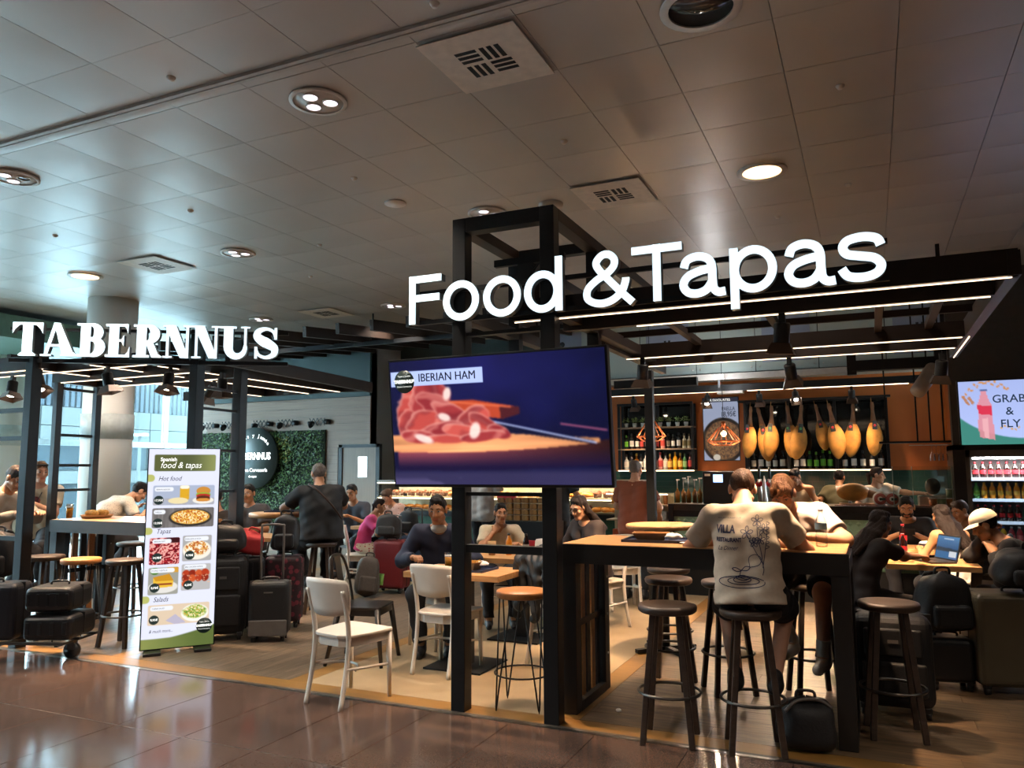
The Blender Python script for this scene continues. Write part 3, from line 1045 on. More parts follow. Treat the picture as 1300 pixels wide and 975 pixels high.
t = thing('wireless_access_point', 'small white ceiling access point above the tower corner', 'access point', (-2.58, 6.49, ZC))
MB().lathe([(.02, -.05), (.10, -.045), (.115, -.02), (.115, 0)], 24).build('cover', mat('ap_white', 'd8d3cc', .4), t)
MB().cyl((.0, -.02, -.052), (0, -.02, -.049), .006, n=8).build('status_light', mat('blue_led', '5a6cff', .4, emit=3), t)
for k, (x, y) in enumerate(sorted(((-3.85, 3.3), (-5.71, 5.18), (-7.59, 5.15), (-5.34, 6.61), (-1.97, 5.24), (-.06, 5.21), (-.06, 7.13), (-.71, 7.77), (-6.33, 7.67), (-1.97, 3.33), (-3.83, 5.17)))):
    t = thing('sprinkler_cap', '%s little round sprinkler cap on the ceiling counted from the window side' % ORD[k], 'sprinkler', (x, y, ZC - .005))
    MB().lathe([(.001, -.022), (.016, -.022), (.022, -.012), (.028, -.004), (.028, 0)], 14).build('cap', RIM, t)
# ================================================================== SCREENS
class Canvas:
    """colours of a flat picture, painted point by point (u right, v down, both 0..1)"""
    def __init__(s, nx, ny, asp, base='ffffff'):
        s.nx, s.ny, s.asp = nx, ny, asp
        s.u, s.v = np.meshgrid((np.arange(nx) + .5) / nx, (np.arange(ny) + .5) / ny)
        s.x = s.u * asp
        s.c = np.zeros((ny, nx, 3)) + np.array(s.hex(base))
    @staticmethod
    def hex(h):
        return [int(h[i:i + 2], 16) / 255 for i in (0, 2, 4)] if isinstance(h, str) else list(h)
    def noise(s, fx, fy, seed=0, octv=3):
        r = np.random.default_rng(seed)
        out = np.zeros((s.ny, s.nx))
        amp = 1.0
        for o in range(octv):
            gx, gy = int(fx * 2 ** o) + 2, int(fy * 2 ** o) + 2
            g = r.random((gy, gx))
            X, Y = s.u * (gx - 1.001), s.v * (gy - 1.001)
            i, j = X.astype(int), Y.astype(int)
            a, b = X - i, Y - j
            a, b = a * a * (3 - 2 * a), b * b * (3 - 2 * b)
            out += amp * (g[j, i] * (1 - a) * (1 - b) + g[j, i + 1] * a * (1 - b) + g[j + 1, i] * (1 - a) * b + g[j + 1, i + 1] * a * b)
            amp *= .5
        return out / (2 - .5 ** (octv - 1))
    def put(s, mask, col, k=1.0):
        m = np.clip(mask, 0, 1)[..., None] * k
        col = np.array(s.hex(col)) if isinstance(col, (str, tuple, list)) else col
        s.c = s.c * (1 - m) + col * m
    def soft(s, d, w=.006):
        return np.clip(.5 - d / w, 0, 1)
    def rect(s, u0, u1, v0, v1, col, r=0.0, k=1.0, w=.004):
        cx, cy = (u0 + u1) / 2 * s.asp, (v0 + v1) / 2
        hx, hy = (u1 - u0) / 2 * s.asp - r, (v1 - v0) / 2 - r
        qx, qy = np.abs(s.x - cx) - hx, np.abs(s.v - cy) - hy
        d = np.hypot(np.maximum(qx, 0), np.maximum(qy, 0)) + np.minimum(np.maximum(qx, qy), 0) - r
        m = s.soft(d, w)
        s.put(m, col, k)
        return m
    def ell(s, u, v, ru, rv, col, rot=0.0, k=1.0, w=.1, wob=0.0, seed=0):
        X, Y = s.u - u, s.v - v
        X = X * s.asp
        c, sn = math.cos(rot), math.sin(rot)
        X, Y = X * c + Y * sn, -X * sn + Y * c
        d = np.hypot(X / (ru * s.asp), Y / rv) - 1
        if wob:
            d = d + wob * (s.noise(9, 9, seed) - .5) * 2
        m = s.soft(d, w)
        s.put(m, col, k)
        return m
    def line(s, u0, v0, u1, v1, wd, col, k=1.0):
        ax, ay, bx, by = u0 * s.asp, v0, u1 * s.asp, v1
        dx, dy = bx - ax, by - ay
        t = np.clip(((s.x - ax) * dx + (s.v - ay) * dy) / (dx * dx + dy * dy), 0, 1)
        d = np.hypot(s.x - ax - t * dx, s.v - ay - t * dy) - wd / 2
        s.put(s.soft(d, .004), col, k)
    def poly(s, pts, col, k=1.0):
        inside = np.zeros((s.ny, s.nx), bool)
        n = len(pts)
        for i in range(n):
            (x0, y0), (x1, y1) = pts[i], pts[(i + 1) % n]
            if y0 != y1:
                cond = ((y0 > s.v) != (y1 > s.v)) & (s.u < (x1 - x0) * (s.v - y0) / (y1 - y0) + x0)
                inside ^= cond
        s.put(inside.astype(float), col, k)
        return inside
    def build(s, name, wd, ht, m, parent, loc, rot=(0, 0, 0)):
        """flat picture in its local x-z plane, facing -y, lower edge at z = 0, centred in x"""
        nx, ny = s.nx, s.ny
        xs = np.linspace(-wd / 2, wd / 2, nx)
        zs = np.linspace(ht, 0, ny)
        X, Z = np.meshgrid(xs, zs)
        co = np.stack([X, np.zeros_like(X), Z], -1).reshape(-1, 3)
        i, j = np.meshgrid(np.arange(nx - 1), np.arange(ny - 1))
        a = (j * nx + i).ravel()
        q = np.stack([a, a + nx, a + nx + 1, a + 1], 1)
        me = bpy.data.meshes.new(name)
        me.vertices.add(len(co))
        me.vertices.foreach_set('co', co.ravel())
        me.loops.add(len(q) * 4)
        me.loops.foreach_set('vertex_index', q.ravel())
        me.polygons.add(len(q))
        me.polygons.foreach_set('loop_start', np.arange(0, len(q) * 4, 4))
        at_ = me.color_attributes.new('print', 'FLOAT_COLOR', 'POINT')
        c = np.clip(s.c, 0, 1).reshape(-1, 3)
        l = np.where(c <= .04045, c / 12.92, ((c + .055) / 1.055) ** 2.4)
        at_.data.foreach_set('color', np.concatenate([l, np.ones((len(l), 1))], 1).astype(np.float32).ravel())
        me.materials.append(m)
        me.update()
        me.validate()
        return place(name, me, parent, loc, rot)

def seal(parent, x, z, r, y=-.002, ink=None, face=None):
    """round dark TABERNNUS emblem with its small lettering"""
    ink = ink or mat('seal_ink', 'e9efe9', .5, emit=.5)
    face = face or mat('seal_face', '1f2f2c', .5, emit=.12)
    e = MB().lathe([(.001, -.001), (r, -.001), (r, .001), (.001, .001)], 32, M=Matrix.Translation((x, y, z)) @ Matrix.Rotation(PI / 2, 4, 'X')).build('round_emblem', face, parent)
    lettering('emblem_lettering', 'TABERNNUS', r * .36, ink, parent, (x, y - .002, z - r * .1), (PI / 2, 0, 0), align='CENTER', bold=.002 * r / .06, depth=.0003)
    lettering('emblem_lettering', 'Tapas y Jamón', r * .22, ink, parent, (x, y - .002, z + r * .42), (PI / 2, 0, 0), align='CENTER', depth=.0003)
    lettering('emblem_lettering', 'Nueva Cervecería', r * .2, ink, parent, (x, y - .002, z - r * .48), (PI / 2, 0, 0), align='CENTER', depth=.0003)
    return e

# ---- the big screen
TVW, TVH = 1.565, .868
tv = thing('television_screen', 'big wall-type screen showing sliced Iberian ham on a wooden board', 'television', ((-2.975 - 1.41) / 2, 4.535, 1.434))
tv.rotation_euler = (R(7.0), 0, 0)
MB().box(-TVW / 2, TVW / 2, 0, .05, 0, TVH).build('housing', PLASTIC, tv, bevel=.004)
for a in (-.325, .325):
    MB().box(a - .03, a + .03, .045, .06, .3, .8).build('wall_bracket', BLACK, tv)
c = Canvas(330, 184, TVW / TVH, '0c1030')
n1 = c.noise(6, 4, 3)
c.c = np.array(c.hex('0d0f33')) * (.75 + .5 * n1[..., None]) + np.array(c.hex('2a1f6a')) * np.clip(.55 - np.hypot(c.u - .45, (c.v - .1) * .8), 0, 1)[..., None] * .55
g1 = c.noise(5, 3, 8)
c.put(c.soft(.89 - c.v, .05), '3a3558', .75)                       # slate below
c.put(c.soft(.935 - c.v + .03 * g1, .03) * (g1 > .5), '5a527c', .6)
# board: thick edge and lit top
edge = ((c.v > .72 - .05 * c.u) & (c.v < .885 - .04 * c.u + .02 * np.sin(c.u * 3)) & (c.u > .02)).astype(float)
grad = np.clip((.86 - c.v) / .14, 0, 1)[..., None]
c.put(edge, np.array(c.hex('171033')) * (1 - grad) + np.array(c.hex('a34a52')) * grad * np.clip(1.25 - c.u[..., None], .15, 1) + 0)
topm = ((c.v > .60 - .0 * c.u + .12 * np.clip(c.u - .5, 0, 1)) & (c.v < .735 - .05 * c.u + .03 * np.sin(c.u * PI)) & (c.u < .96)).astype(float)
gr = c.noise(3, 60, 5)[..., None]
c.put(topm, np.array(c.hex('f0a06a')) * (.75 + .4 * gr) * np.clip(1.18 - .55 * np.abs(c.u[..., None] - .35), .3, 1.2), .97)
# sausage log behind
c.poly([(.27, .335), (.40, .335), (.60, .40), (.615, .45), (.53, .49), (.40, .46), (.27, .42)], 'b3432a')
c.poly([(.53, .395), (.62, .405), (.62, .46), (.535, .50)], '4a1b22')
c.line(.30, .345, .58, .405, .012, 'e8734a', .8)
# knife
c.poly([(.47, .50), (.94, .675), (.94, .70), (.45, .56)], '10122c', .9)
c.line(.48, .505, .945, .69, .010, 'c7d4ff')
c.line(.80, .545, .99, .60, .012, 'b35a78', .9)
# ham slices: overlapping folds with pale fat rims
A_TV = TVW / TVH
folds = [(.11, .38, .085, .20, .25), (.19, .31, .10, .14, -.5), (.08, .50, .055, .15, .1), (.24, .40, .13, .10, .55), (.16, .50, .10, .10, -.3), (.32, .47, .11, .085, .45), (.41, .47, .085, .08, -.35), (.24, .57, .12, .07, -.1), (.46, .53, .08, .06, .5), (.13, .61, .09, .05, .1), (.36, .58, .11, .055, .15), (.52, .585, .055, .05, .35), (.26, .63, .11, .035, .05), (.44, .62, .10, .035, -.1)]
for k, (u, v, ru, rv, rot) in enumerate(folds):
    c.ell(u, v, ru, rv, 'e2998c', rot, .85, .10, .38, 20 + k)
    m = c.ell(u + .004, v + .008, ru * .95, rv * .93, ['b8443e', '9a3034', 'c65048', '8a272e'][k % 4], rot, .95, .25, .38, 20 + k)
    nn = c.noise(7, 5, 40 + k)
    ph = (c.u * math.cos(rot + 1.1) * A_TV + c.v * math.sin(rot + 1.1)) * 34 + 8 * nn
    c.put(m * np.clip(np.sin(ph) - .55, 0, 1) * 1.8, 'ec9c8c', .55)
    c.put(m * np.clip(-np.sin(ph * .5 + 1) - .45, 0, 1) * 1.5, '641824', .7)
for u, v, ru, rv in ((.155, .63, .05, .03), (.41, .58, .022, .06), (.265, .46, .03, .03), (.285, .28, .02, .06)):
    c.ell(u, v, ru, rv, 'f6e6dc', .3, .85, .4, .3, 90)
for _ in range(2):
    q_ = np.pad(np.clip(c.c, 0, 1), ((1, 1), (1, 1), (0, 0)), 'edge')
    c.c = sum(q_[a:a + c.ny, b:b + c.nx] for a in range(3) for b in range(3)) / 9
c.rect(.005, .46, .085, .205, 'aebef0')
c.build('picture', TVW - .03, TVH - .035, print_mat('tv_picture', .62, .2), tv, (0, -.003, .02))
lettering('caption_lettering', 'IBERIAN HAM', .078, mat('caption_ink', '20263f', .5, emit=.05), tv, (-.545, -.006, .71), (PI / 2, 0, 0), width=.92)
seal(tv, -.655, .715, .078, -.005)

# ---- free-standing menu totem
TOW, TOH = .60, 1.73
to = thing('menu_totem', 'tall lit menu totem listing Spanish food and tapas with photographs', 'menu sign', (-5.549, 5.086, 0), math.atan2(.458, .392))
MB().box(-TOW / 2, TOW / 2, 0, .05, .025, TOH + .02).build('case', PLASTIC, to, bevel=.004)
for a in (-.2, .2):
    MB().box(a - .07, a + .07, -.14, .19, 0, .025).build('foot_plate', PLASTIC, to, bevel=.006)
c = Canvas(150, 430, (TOW - .02) / (TOH - .01), 'dfe2f6')
A = c.asp
OL = '6d7440'
def photo(u0, u1, v0, v1, bgc, fn):
    m = c.rect(u0, u1, v0, v1, bgc, .008)
    keep = c.c.copy()
    fn((u0 + u1) / 2, (v0 + v1) / 2, u1 - u0, v1 - v0)
    base = keep.copy()
    mm = np.clip(m, 0, 1)[..., None]
    c.c = np.where(mm > .5, c.c, base)
c.rect(.08, .94, .03, .115, '5b6139', .008)
c.put(c.rect(.08, .94, .03, .115, OL, .008, 0) * np.clip((c.u - .5), 0, .5) * 1.6, 'a2a86a')
c.put(c.rect(.3, .94, .03, .115, OL, .008, 0) * np.clip(.5 - np.abs(c.u - .6) * 2, 0, 1), '3b4436', .6)
for v in (.15, .417, .757):
    c.rect(-.05, .095, v - .018, v + .018, 'b6b96b', .017)
def burger(u, v, w, h):
    c.put(c.noise(20, 40, 2) * (c.v > v + h * .15) * .5, 'a58a6a')
    c.rect(u - .06, u + .07, v - h * .5, v + h * .25, 'd9a62a', .01)
    c.rect(u - .06, u + .07, v - h * .5, v - h * .32, 'f5efdc', .01)
    c.ell(u - .08, v + h * .28, .14, .016, 'e8d8a8'); c.ell(u + .27, v + h * .28, .15, .018, 'e9e4da')
    c.ell(u + .27, v - h * .2, .10, .022, 'c98a3a'); c.ell(u + .27, v - h * .02, .105, .010, '8fae3a'); c.ell(u + .27, v + h * .06, .10, .012, 'b5322a'); c.ell(u + .27, v + h * .18, .10, .014, '5b2c1a'); c.ell(u + .27, v + h * .26, .10, .009, 'd08a3c')
photo(.08, .94, .188, .288, 'a9b3c9', burger)
def paella(u, v, w, h):
    c.put(c.noise(40, 8, 6) * .6, '3f3a3c')
    c.ell(u + .10, v, .30, .045, '2e2a29'); c.ell(u + .10, v - .003, .27, .037, 'e8b04a')
    nn = c.noise(60, 150, 9, 2)
    m = c.ell(u + .10, v - .003, .255, .034, 'e8b04a', 0, 0)
    c.put(m * (nn > .6), 'b5542a'); c.put(m * (nn < .38), 'f3e2b0')
photo(.08, .94, .303, .402, '8b8683', paella)
def hamp(u, v, w, h):
    nn = c.noise(16, 60, 12, 3)
    st = np.sin((c.u * 3 + c.v * 9) * 14 + nn * 14)
    c.put((st > .35) * 1.0, 'e7a59c'); c.put((st < -.5) * 1.0, '6c1220')
    c.rect(u + .02, u + .3, v - h * .5, v - h * .3, '3a1016')
photo(.065, .475, .452, .585, 'b5262f', hamp)
def brava(u, v, w, h):
    c.ell(u, v + .01, .20, .048, 'efe8da'); c.ell(u, v, .165, .036, 'dfa85c', 0, 1, .2, .2, 3)
    nn = c.noise(60, 150, 14, 2)
    m = c.ell(u, v, .165, .036, 'dfa85c', 0, 0)
    c.put(m * (nn > .6), 'f6efdd'); c.put(m * (nn < .36), 'b0502a')
photo(.515, .925, .445, .575, 'a9a7a6', brava)
def tort(u, v, w, h):
    c.ell(u, v + .03, .20, .03, 'dfdcd6'); c.poly([(u - .14, v - .02), (u + .08, v - .035), (u + .14, v), (u + .13, v + .03), (u - .13, v + .035)], 'e5b83c')
    c.poly([(u - .14, v - .02), (u + .08, v - .035), (u + .14, v), (u - .10, v + .0)], 'c98e22'); c.rect(u - .12, u + .12, v + .012, v + .02, '8a3a22'); c.ell(u - .12, v - .05, .06, .018, '4f7d33')
    c.rect(u + .05, u + .21, v - h * .5, v - h * .3, 'd09a3a')
photo(.065, .475, .60, .735, '9c9c92', tort)
def wings(u, v, w, h):
    nn = c.noise(34, 90, 17, 2)
    for k in range(9):
        c.ell(u - .14 + .09 * (k % 4), v - .02 + .025 * (k // 4), .055, .017, ['b23a1e', '8d2716', 'c9552b'][k % 3], .3 * k, 1, .3, .2, k)
    c.put((nn > .72) * (abs(c.v - v) < .03), 'f0b38a', .7)
photo(.515, .925, .59, .722, 'b6b4b4', wings)
def salad(u, v, w, h):
    c.ell(u + .22, v, .19, .043, 'f3f0e8'); nn = c.noise(60, 150, 19, 2)
    m = c.ell(u + .22, v - .006, .165, .033, '9fbf5a', 0, 1, .2, .2, 4)
    c.put(m * (nn > .62), 'f2e4bb'); c.put(m * (nn < .36), '5f8a35'); c.put(m * (np.abs(nn - .5) < .03), 'd8922e')
    c.poly([(u - .18, v + .03), (u - .05, v), (u + .1, v + .045), (u - .05, v + .05)], 'b9b3c6')
photo(.08, .925, .785, .885, 'dcc6ac', salad)
c.put(c.soft(.952 - .035 * (c.u - .1) ** 2 - .02 * np.clip(c.u - .4, 0, 1) * 2 - c.v, .008), '5a6a35')
c.put(c.soft(.952 - .035 * (c.u - .1) ** 2 - c.v, .008) * np.clip(1 - c.u * 1.3, 0, 1), '87904f')
for u, v in ((.16, .262), (.16, .377), (.17, .55), (.62, .545), (.155, .70), (.615, .695), (.165, .858)):
    c.ell(u, v, .068, .068 * A, '243230', 0, 1, .06)
for u0, u1, v in ((.10, .36, .207), (.10, .26, .322), (.10, .36, .469), (.54, .88, .462), (.09, .42, .615), (.55, .86, .604), (.11, .42, .803)):
    c.rect(u0, u1, v - .011, v + .011, 'e9ecf4', .01)
c.build('menu_picture', TOW - .02, TOH - .02, print_mat('totem_picture', .55, .3), to, (0, -.004, .035))
INK = mat('menu_ink', '3b403c', .6, emit=.03)
INKW = mat('menu_ink_white', 'f4f6f2', .5, emit=.6)
def tl(s, u, v, size, m=INK, shear=0.0, **k):
    W, Hh = TOW - .02, TOH - .02
    return lettering('menu_lettering', s, size, m, to, (-W / 2 + u * W, -.006, .035 + (1 - v) * Hh), (PI / 2, 0, 0), shear=shear, depth=.0004, **k)
tl('Spanish', .16, .062, .045, INKW, bold=.0012)
tl('food & tapas', .16, .098, .078, INKW, .3, width=.84)
tl('Hot food', .14, .163, .058, INK, .3, width=.85)
tl('Tapas', .14, .43, .058, INK, .3, width=.85)
tl('Salads', .14, .77, .058, INK, .3, width=.85)
tl('& much more...', .10, .922, .038, INK, .3, width=.8)
for s, u, v in (('IBERIAN BURGER', .12, .211), ('PAELLA', .12, .326), ('IBERIAN HAM', .12, .473), ('ENSALADILLA RUSA', .55, .466), ('STUFFED TORTILLA', .10, .619), ('BBQ CHICKEN WINGS', .56, .608), ('CAESAR SALAD', .13, .807)):
    tl(s, u, v, .017, INK, width=.85)
for s, u, v in (('17,95€', .16, .267), ('13,95€', .16, .382), ('14,95€', .17, .556), ('9,95€', .62, .55), ('8,75€', .155, .705), ('4,25€', .615, .70), ('9,95€', .165, .863)):
    tl(s, u, v, .025, INKW, align='CENTER', bold=.0006)
seal(to, .21, .20, .066, -.008)

# ================================================================== TABLES
def high_table(label, x0, x1, y0, y1, lattice=True):
    """oak top in a thick black frame with open slatted ends"""
    t = thing('high_table', label, 'table', ((x0 + x1) / 2, (y0 + y1) / 2, 0))
    hx, hy = (x1 - x0) / 2, (y1 - y0) / 2
    n = 5
    for k in range(n):
        a, b = -hy + .012 + k * (2 * hy - .024) / n, -hy + .012 + (k + 1) * (2 * hy - .024) / n
        MB().box(-hx + .012, hx - .012, a + .0008, b - .0008, 1.035, 1.07).build('tabletop_board', OAK, t, bevel=.0015)
    for s_ in (-1, 1):
        MB().box(-hx, hx, s_ * hy - (.012 if s_ > 0 else 0), s_ * hy + (.012 if s_ < 0 else 0), .945, 1.066).build('apron', BLACKW, t)
        e = MB()
        ex0, ex1 = (hx - .10, hx) if s_ > 0 else (-hx, -hx + .10)
        for yy in (-hy + .012, hy - .112):
            MB().box(ex0, ex1, yy, yy + .10, 0, .945).build('leg', BLACKW, t, bevel=.004)
        MB().box(ex0, ex1, -hy + .012, hy - .012, .945, 1.035).build('top_rail', BLACKW, t)
        MB().box(ex0, ex1, -hy + .112, hy - .112, 0, .06).build('bottom_rail', BLACKW, t)
        xm = (ex0 + ex1) / 2
        if lattice:
            MB().box(xm - .02, xm + .02, -hy + .112, hy - .112, .52, .56).build('middle_rail', BLACK, t)
            w_ = (2 * hy - .224)
            for k in range(5):
                yy = -hy + .112 + w_ * (k + .5) / 5
                MB().box(xm - .012, xm + .012, yy - w_ * .065, yy + w_ * .065, .06, .945).build('end_slat', OAK2 if k % 2 else BLACK, t)
            for zz in (.25, .52, .78):
                MB().cyl((ex1 if s_ < 0 else ex0, hy - .06, zz), ((ex1 + .004) if s_ < 0 else ex0 - .004, hy - .06, zz), .008, n=8).build('bolt', CHROME, t)
    return t
high_table('long oak high table in a thick black frame with two people seated', -1.87, -.14, 4.80, 5.52)
high_table('oak-topped black high table behind the menu totem near the windows', -7.60, -5.95, 5.28, 5.98)

def round_table(label, x, y, r, z=1.07, th=.035, base=.22, m=OAK, name='round_table'):
    t = thing(name, label, 'table', (x, y, 0))
    MB().lathe([(r - .008, z - th), (r, z - th + .006), (r, z - .006), (r - .008, z)], 40).build('tabletop', m, t)
    MB().cyl((0, 0, .012), (0, 0, z - th), .035, n=14).build('column', BLACK, t)
    b = MB()
    for k in range(4):
        a = PI / 4 + k * PI / 2
        b.bar((0, 0, .03), (base * math.cos(a) * 1.3, base * math.sin(a) * 1.3, .02), .05, .03)
    b.build('cross_foot', BLACK, t)
    MB().box(-.13, .13, -.13, .13, z - th - .02, z - th).build('mount_plate', BLACK, t)
    return t
rx, ry = at(838, 6.85)
round_table('round oak bar table standing behind the long high table', rx, ry, .32, 1.07)
rx, ry = at(360, 9.1)
round_table('round oak bar table where the person in black eats', rx, ry, .36, 1.07, .05)

def low_table(label, x, y, wx, wy, rot=0, m=OAK, z=.745, name='cafe_table'):
    t = thing(name, label, 'table', (x, y, 0), rot)
    n = max(3, round(wy / .14))
    for k in range(n):
        a, b = -wy / 2 + k * wy / n, -wy / 2 + (k + 1) * wy / n
        MB().box(-wx / 2, wx / 2, a + .0008, b - .0008, z - .045, z).build('tabletop_board', m, t, bevel=.002)
    MB().box(-.05, .05, -.05, .05, .015, z - .06).build('column', BLACK, t)
    MB().box(-.25, .25, -.25, .25, 0, .015).build('base_plate', BLACK, t, bevel=.003)
    MB().box(-wx * .3, wx * .3, -wy * .3, wy * .3, z - .06, z - .045).build('mount_plate', BLACK, t)
    return t
low_table('low oak cafe table with beer glass and tray behind the tower', -3.02, 5.66, .84, .56)
low_table('low oak cafe table with orange juice behind the tower', -3.02, 6.78, .95, .60)
lx, ly = .42, 7.68
low_table('low oak cafe table with the open laptop', lx, ly, .70, .62)
mx_, my_ = at(1168, 7.95)
low_table('low oak cafe table in front of the person holding a phone', mx_ + .05, my_, .75, .55)
gx, gy = at(488, 11.45)
low_table('low oak table shared by the person in pink', gx, gy, .8, .5)
dx, dy = at(300, 9.3)
low_table('long oak table below the plant wall', dx - .2, dy + .6, 1.5, .6)

# ================================================================== SEATS
def make_stool(label, loc, rotz=0, h=.76, m=None, kind='wood', group='dark wooden bar stools'):
    m = m or DARKWOOD
    t = thing('bar_stool', label, 'stool', (*loc, 0), rotz, group)
    MB().lathe([(.001, h - .045), (.155, h - .045), (.168, h - .035), (.172, h - .015), (.166, h - .002), (.14, h), (.08, h - .006), (.001, h - .008)], 32).build('seat', m, t)
    for k in range(4):
        a = PI / 4 + k * PI / 2
        p, q = (.105 * math.cos(a), .105 * math.sin(a), h - .045), (.195 * math.cos(a), .195 * math.sin(a), 0)
        MB().bar(p, q, .034, .034).build('leg', m, t, bevel=.005)
    zr = .27
    rr = .105 + (.195 - .105) * (1 - zr / (h - .045))
    pts = [(rr * 1.10 * math.cos(2 * PI * i / 28), rr * 1.10 * math.sin(2 * PI * i / 28), zr) for i in range(28)]
    MB().tube(pts, .009, 8, closed=True).build('foot_ring', GUN, t)
    return t
ST0 = make_stool('empty dark wooden bar stool in front of the long high table', (-1.13, 4.62), R(6))
for lb, loc, rz in (
    ('dark wooden bar stool under the person in the printed white t-shirt', (-.665, 4.66), R(14)),
    ('dark bar stool under the person in white facing the viewer', (-.43, 5.86), R(20)),
    ('dark wooden bar stool between the high table and the round table', (-1.39, 5.74), R(-4)),
    ('dark bar stool farthest back beside the round table', (-1.53, 6.33), R(10)),
    ('dark bar stool tucked behind the high table beside the printed white t-shirt', (-.98, 5.74), R(30)),
    ('dark wooden bar stool in front of the big black suitcase', (.05, 5.22), R(8)),
    ('dark bar stool under the person in black at the round table', at(411, 8.75), R(25)),
    ('dark bar stool in front of the oak table beside the totem', (-6.2, 5.06), R(12)),
    ('dark bar stool partly hidden by the black steel post', (-7.2, 4.98), R(0)),
    ('dark bar stool beyond the oak table nearest the windows', (-7.62, 6.3), R(15)),
    ('dark bar stool under the person in the grey hoodie', (-8.42, 5.2), R(0)),
    ('dark bar stool under the person with sunglasses on the head', at(56, 9.1), R(0)),
    ('dark bar stool under the person slumped over the table', at(126, 9.6), R(0)),
    ('dark bar stool beyond the oak table next to the totem edge', (-7.0, 6.25), R(0)),
):
    dup(ST0, (*loc, 0), rz, lb)
OAKS = mat('oak_stool_seat', 'a9713f', .4, 0, .2, 6, stretch=(1, 8, 8))
def hairpin(label, loc, rotz, h=.75):
    t = thing('hairpin_stool', label, 'stool', (*loc, 0), rotz)
    MB().lathe([(.001, h - .045), (.165, h - .045), (.172, h - .038), (.172, h - .006), (.166, h), (.001, h)], 32).build('seat', OAKS, t)
    for k in range(4):
        a = PI / 4 + k * PI / 2
        f = Vector((.20 * math.cos(a), .20 * math.sin(a), .008))
        u1 = Vector((.15 * math.cos(a - .5), .15 * math.sin(a - .5), h - .045))
        u2 = Vector((.15 * math.cos(a + .5), .15 * math.sin(a + .5), h - .045))
        MB().tube([u1, f + Vector((0, 0, .02)) + (u1 - u2) * .03, f, f + Vector((0, 0, .02)) - (u1 - u2) * .03, u2], .0055, 8).build('hairpin_leg', BLACK, t)
    MB().tube([(.185 * math.cos(2 * PI * i / 28), .185 * math.sin(2 * PI * i / 28), .22) for i in range(28)], .006, 8, closed=True).build('foot_ring', BLACK, t)
    return t
hairpin('oak-seated stool on black hairpin legs between the tower posts', (-2.16, 4.84), R(10))
hairpin('oak-seated wire-legged stool at the table left of the totem', (-6.72, 5.0), R(0))

def chair_mesh():
    """bentwood cafe chair, faces +y"""
    parts = []
    w_, d_ = .205, .20
    seat = MB()
    poly = [(w_ * 1.0, d_ * .95), (w_ * .9, d_ * 1.02), (-w_ * .9, d_ * 1.02), (-w_ * 1.0, d_ * .95), (-w_ * .98, 0), (-w_ * .82, -d_ * .8), (-w_ * .45, -d_ * 1.02), (w_ * .45, -d_ * 1.02), (w_ * .82, -d_ * .8), (w_ * .98, 0)]
    seat.prism([(a * 1.03, b * 1.03) for a, b in poly], .445, .465)
    ap = MB().prism([(a * .93, b * .93) for a, b in poly], .385, .445)
    parts += [('seat', seat, .006), ('seat_rail', ap, .004)]
    for sx in (-1, 1):
        parts.append(('front_leg', MB().tube([(sx * .185, .185, .445), (sx * .19, .195, 0)], [.021, .014], 10), 0))
        parts.append(('back_leg', MB().tube([Vector(p) for p in smooth_path([(sx * .165, -.235, 0), (sx * .162, -.185, .25), (sx * .162, -.17, .45), (sx * .165, -.195, .62), (sx * .168, -.235, .76)], 5)], .0165, 10), 0))
    for sx in (-1, 1):
        parts.append(('side_stretcher', MB().tube([(sx * .187, .19, .22), (sx * .175, -.19, .25)], .009, 8), 0))
    parts.append(('bow_stretcher', MB().tube(smooth_path([(-.18, -.12, .235), (-.10, -.02, .235), (0, .02, .235), (.10, -.02, .235), (.18, -.12, .235)], 5), .009, 8), 0))
    b = MB()
    b.smooth = True
    n = 14
    vs = []
    for j, z in enumerate((.60, .64, .72, .80, .825)):
        hw = (.17, .185, .198, .20, .19)[j]
        for i in range(n + 1):
            u = i / n * 2 - 1
            zz = z + (.012 * (1 - u * u) if j == 4 else (-.015 * (1 - u * u) if j == 0 else 0))
            yb = -.205 - (z - .60) * .22 - .05 * (1 - u * u) + .02
            vs.append((u * hw, yb, zz))
    m = len(vs)
    vs += [(x, y + .016, z) for x, y, z in vs]
    fs_ = []
    for j in range(4):
        for i in range(n):
            a = j * (n + 1) + i
            fs_.append((a, a + 1, a + n + 2, a + n + 1))
            fs_.append((m + a, m + a + n + 1, m + a + n + 2, m + a + 1))
    for i in range(n):
        fs_.append((i + 1, i, m + i, m + i + 1))
        a = 4 * (n + 1) + i
        fs_.append((a, a + 1, m + a + 1, m + a))
    for j in range(4):
        a, c_ = j * (n + 1), (j + 1) * (n + 1)
        fs_.append((a, c_, m + c_, m + a))
        a, c_ = a + n, c_ + n
        fs_.append((c_, a, m + a, m + c_))
    b.add(vs, fs_)
    parts.append(('backrest', b, 0))
    return parts
CH0 = thing('cafe_chair', 'white bentwood chair standing alone in front on the concourse edge', 'chair', (-3.32, 4.53, 0), R(-10), 'white bentwood cafe chairs')
for nm, b, bv in chair_mesh():
    b.build(nm, WHITEP, CH0, bevel=bv)
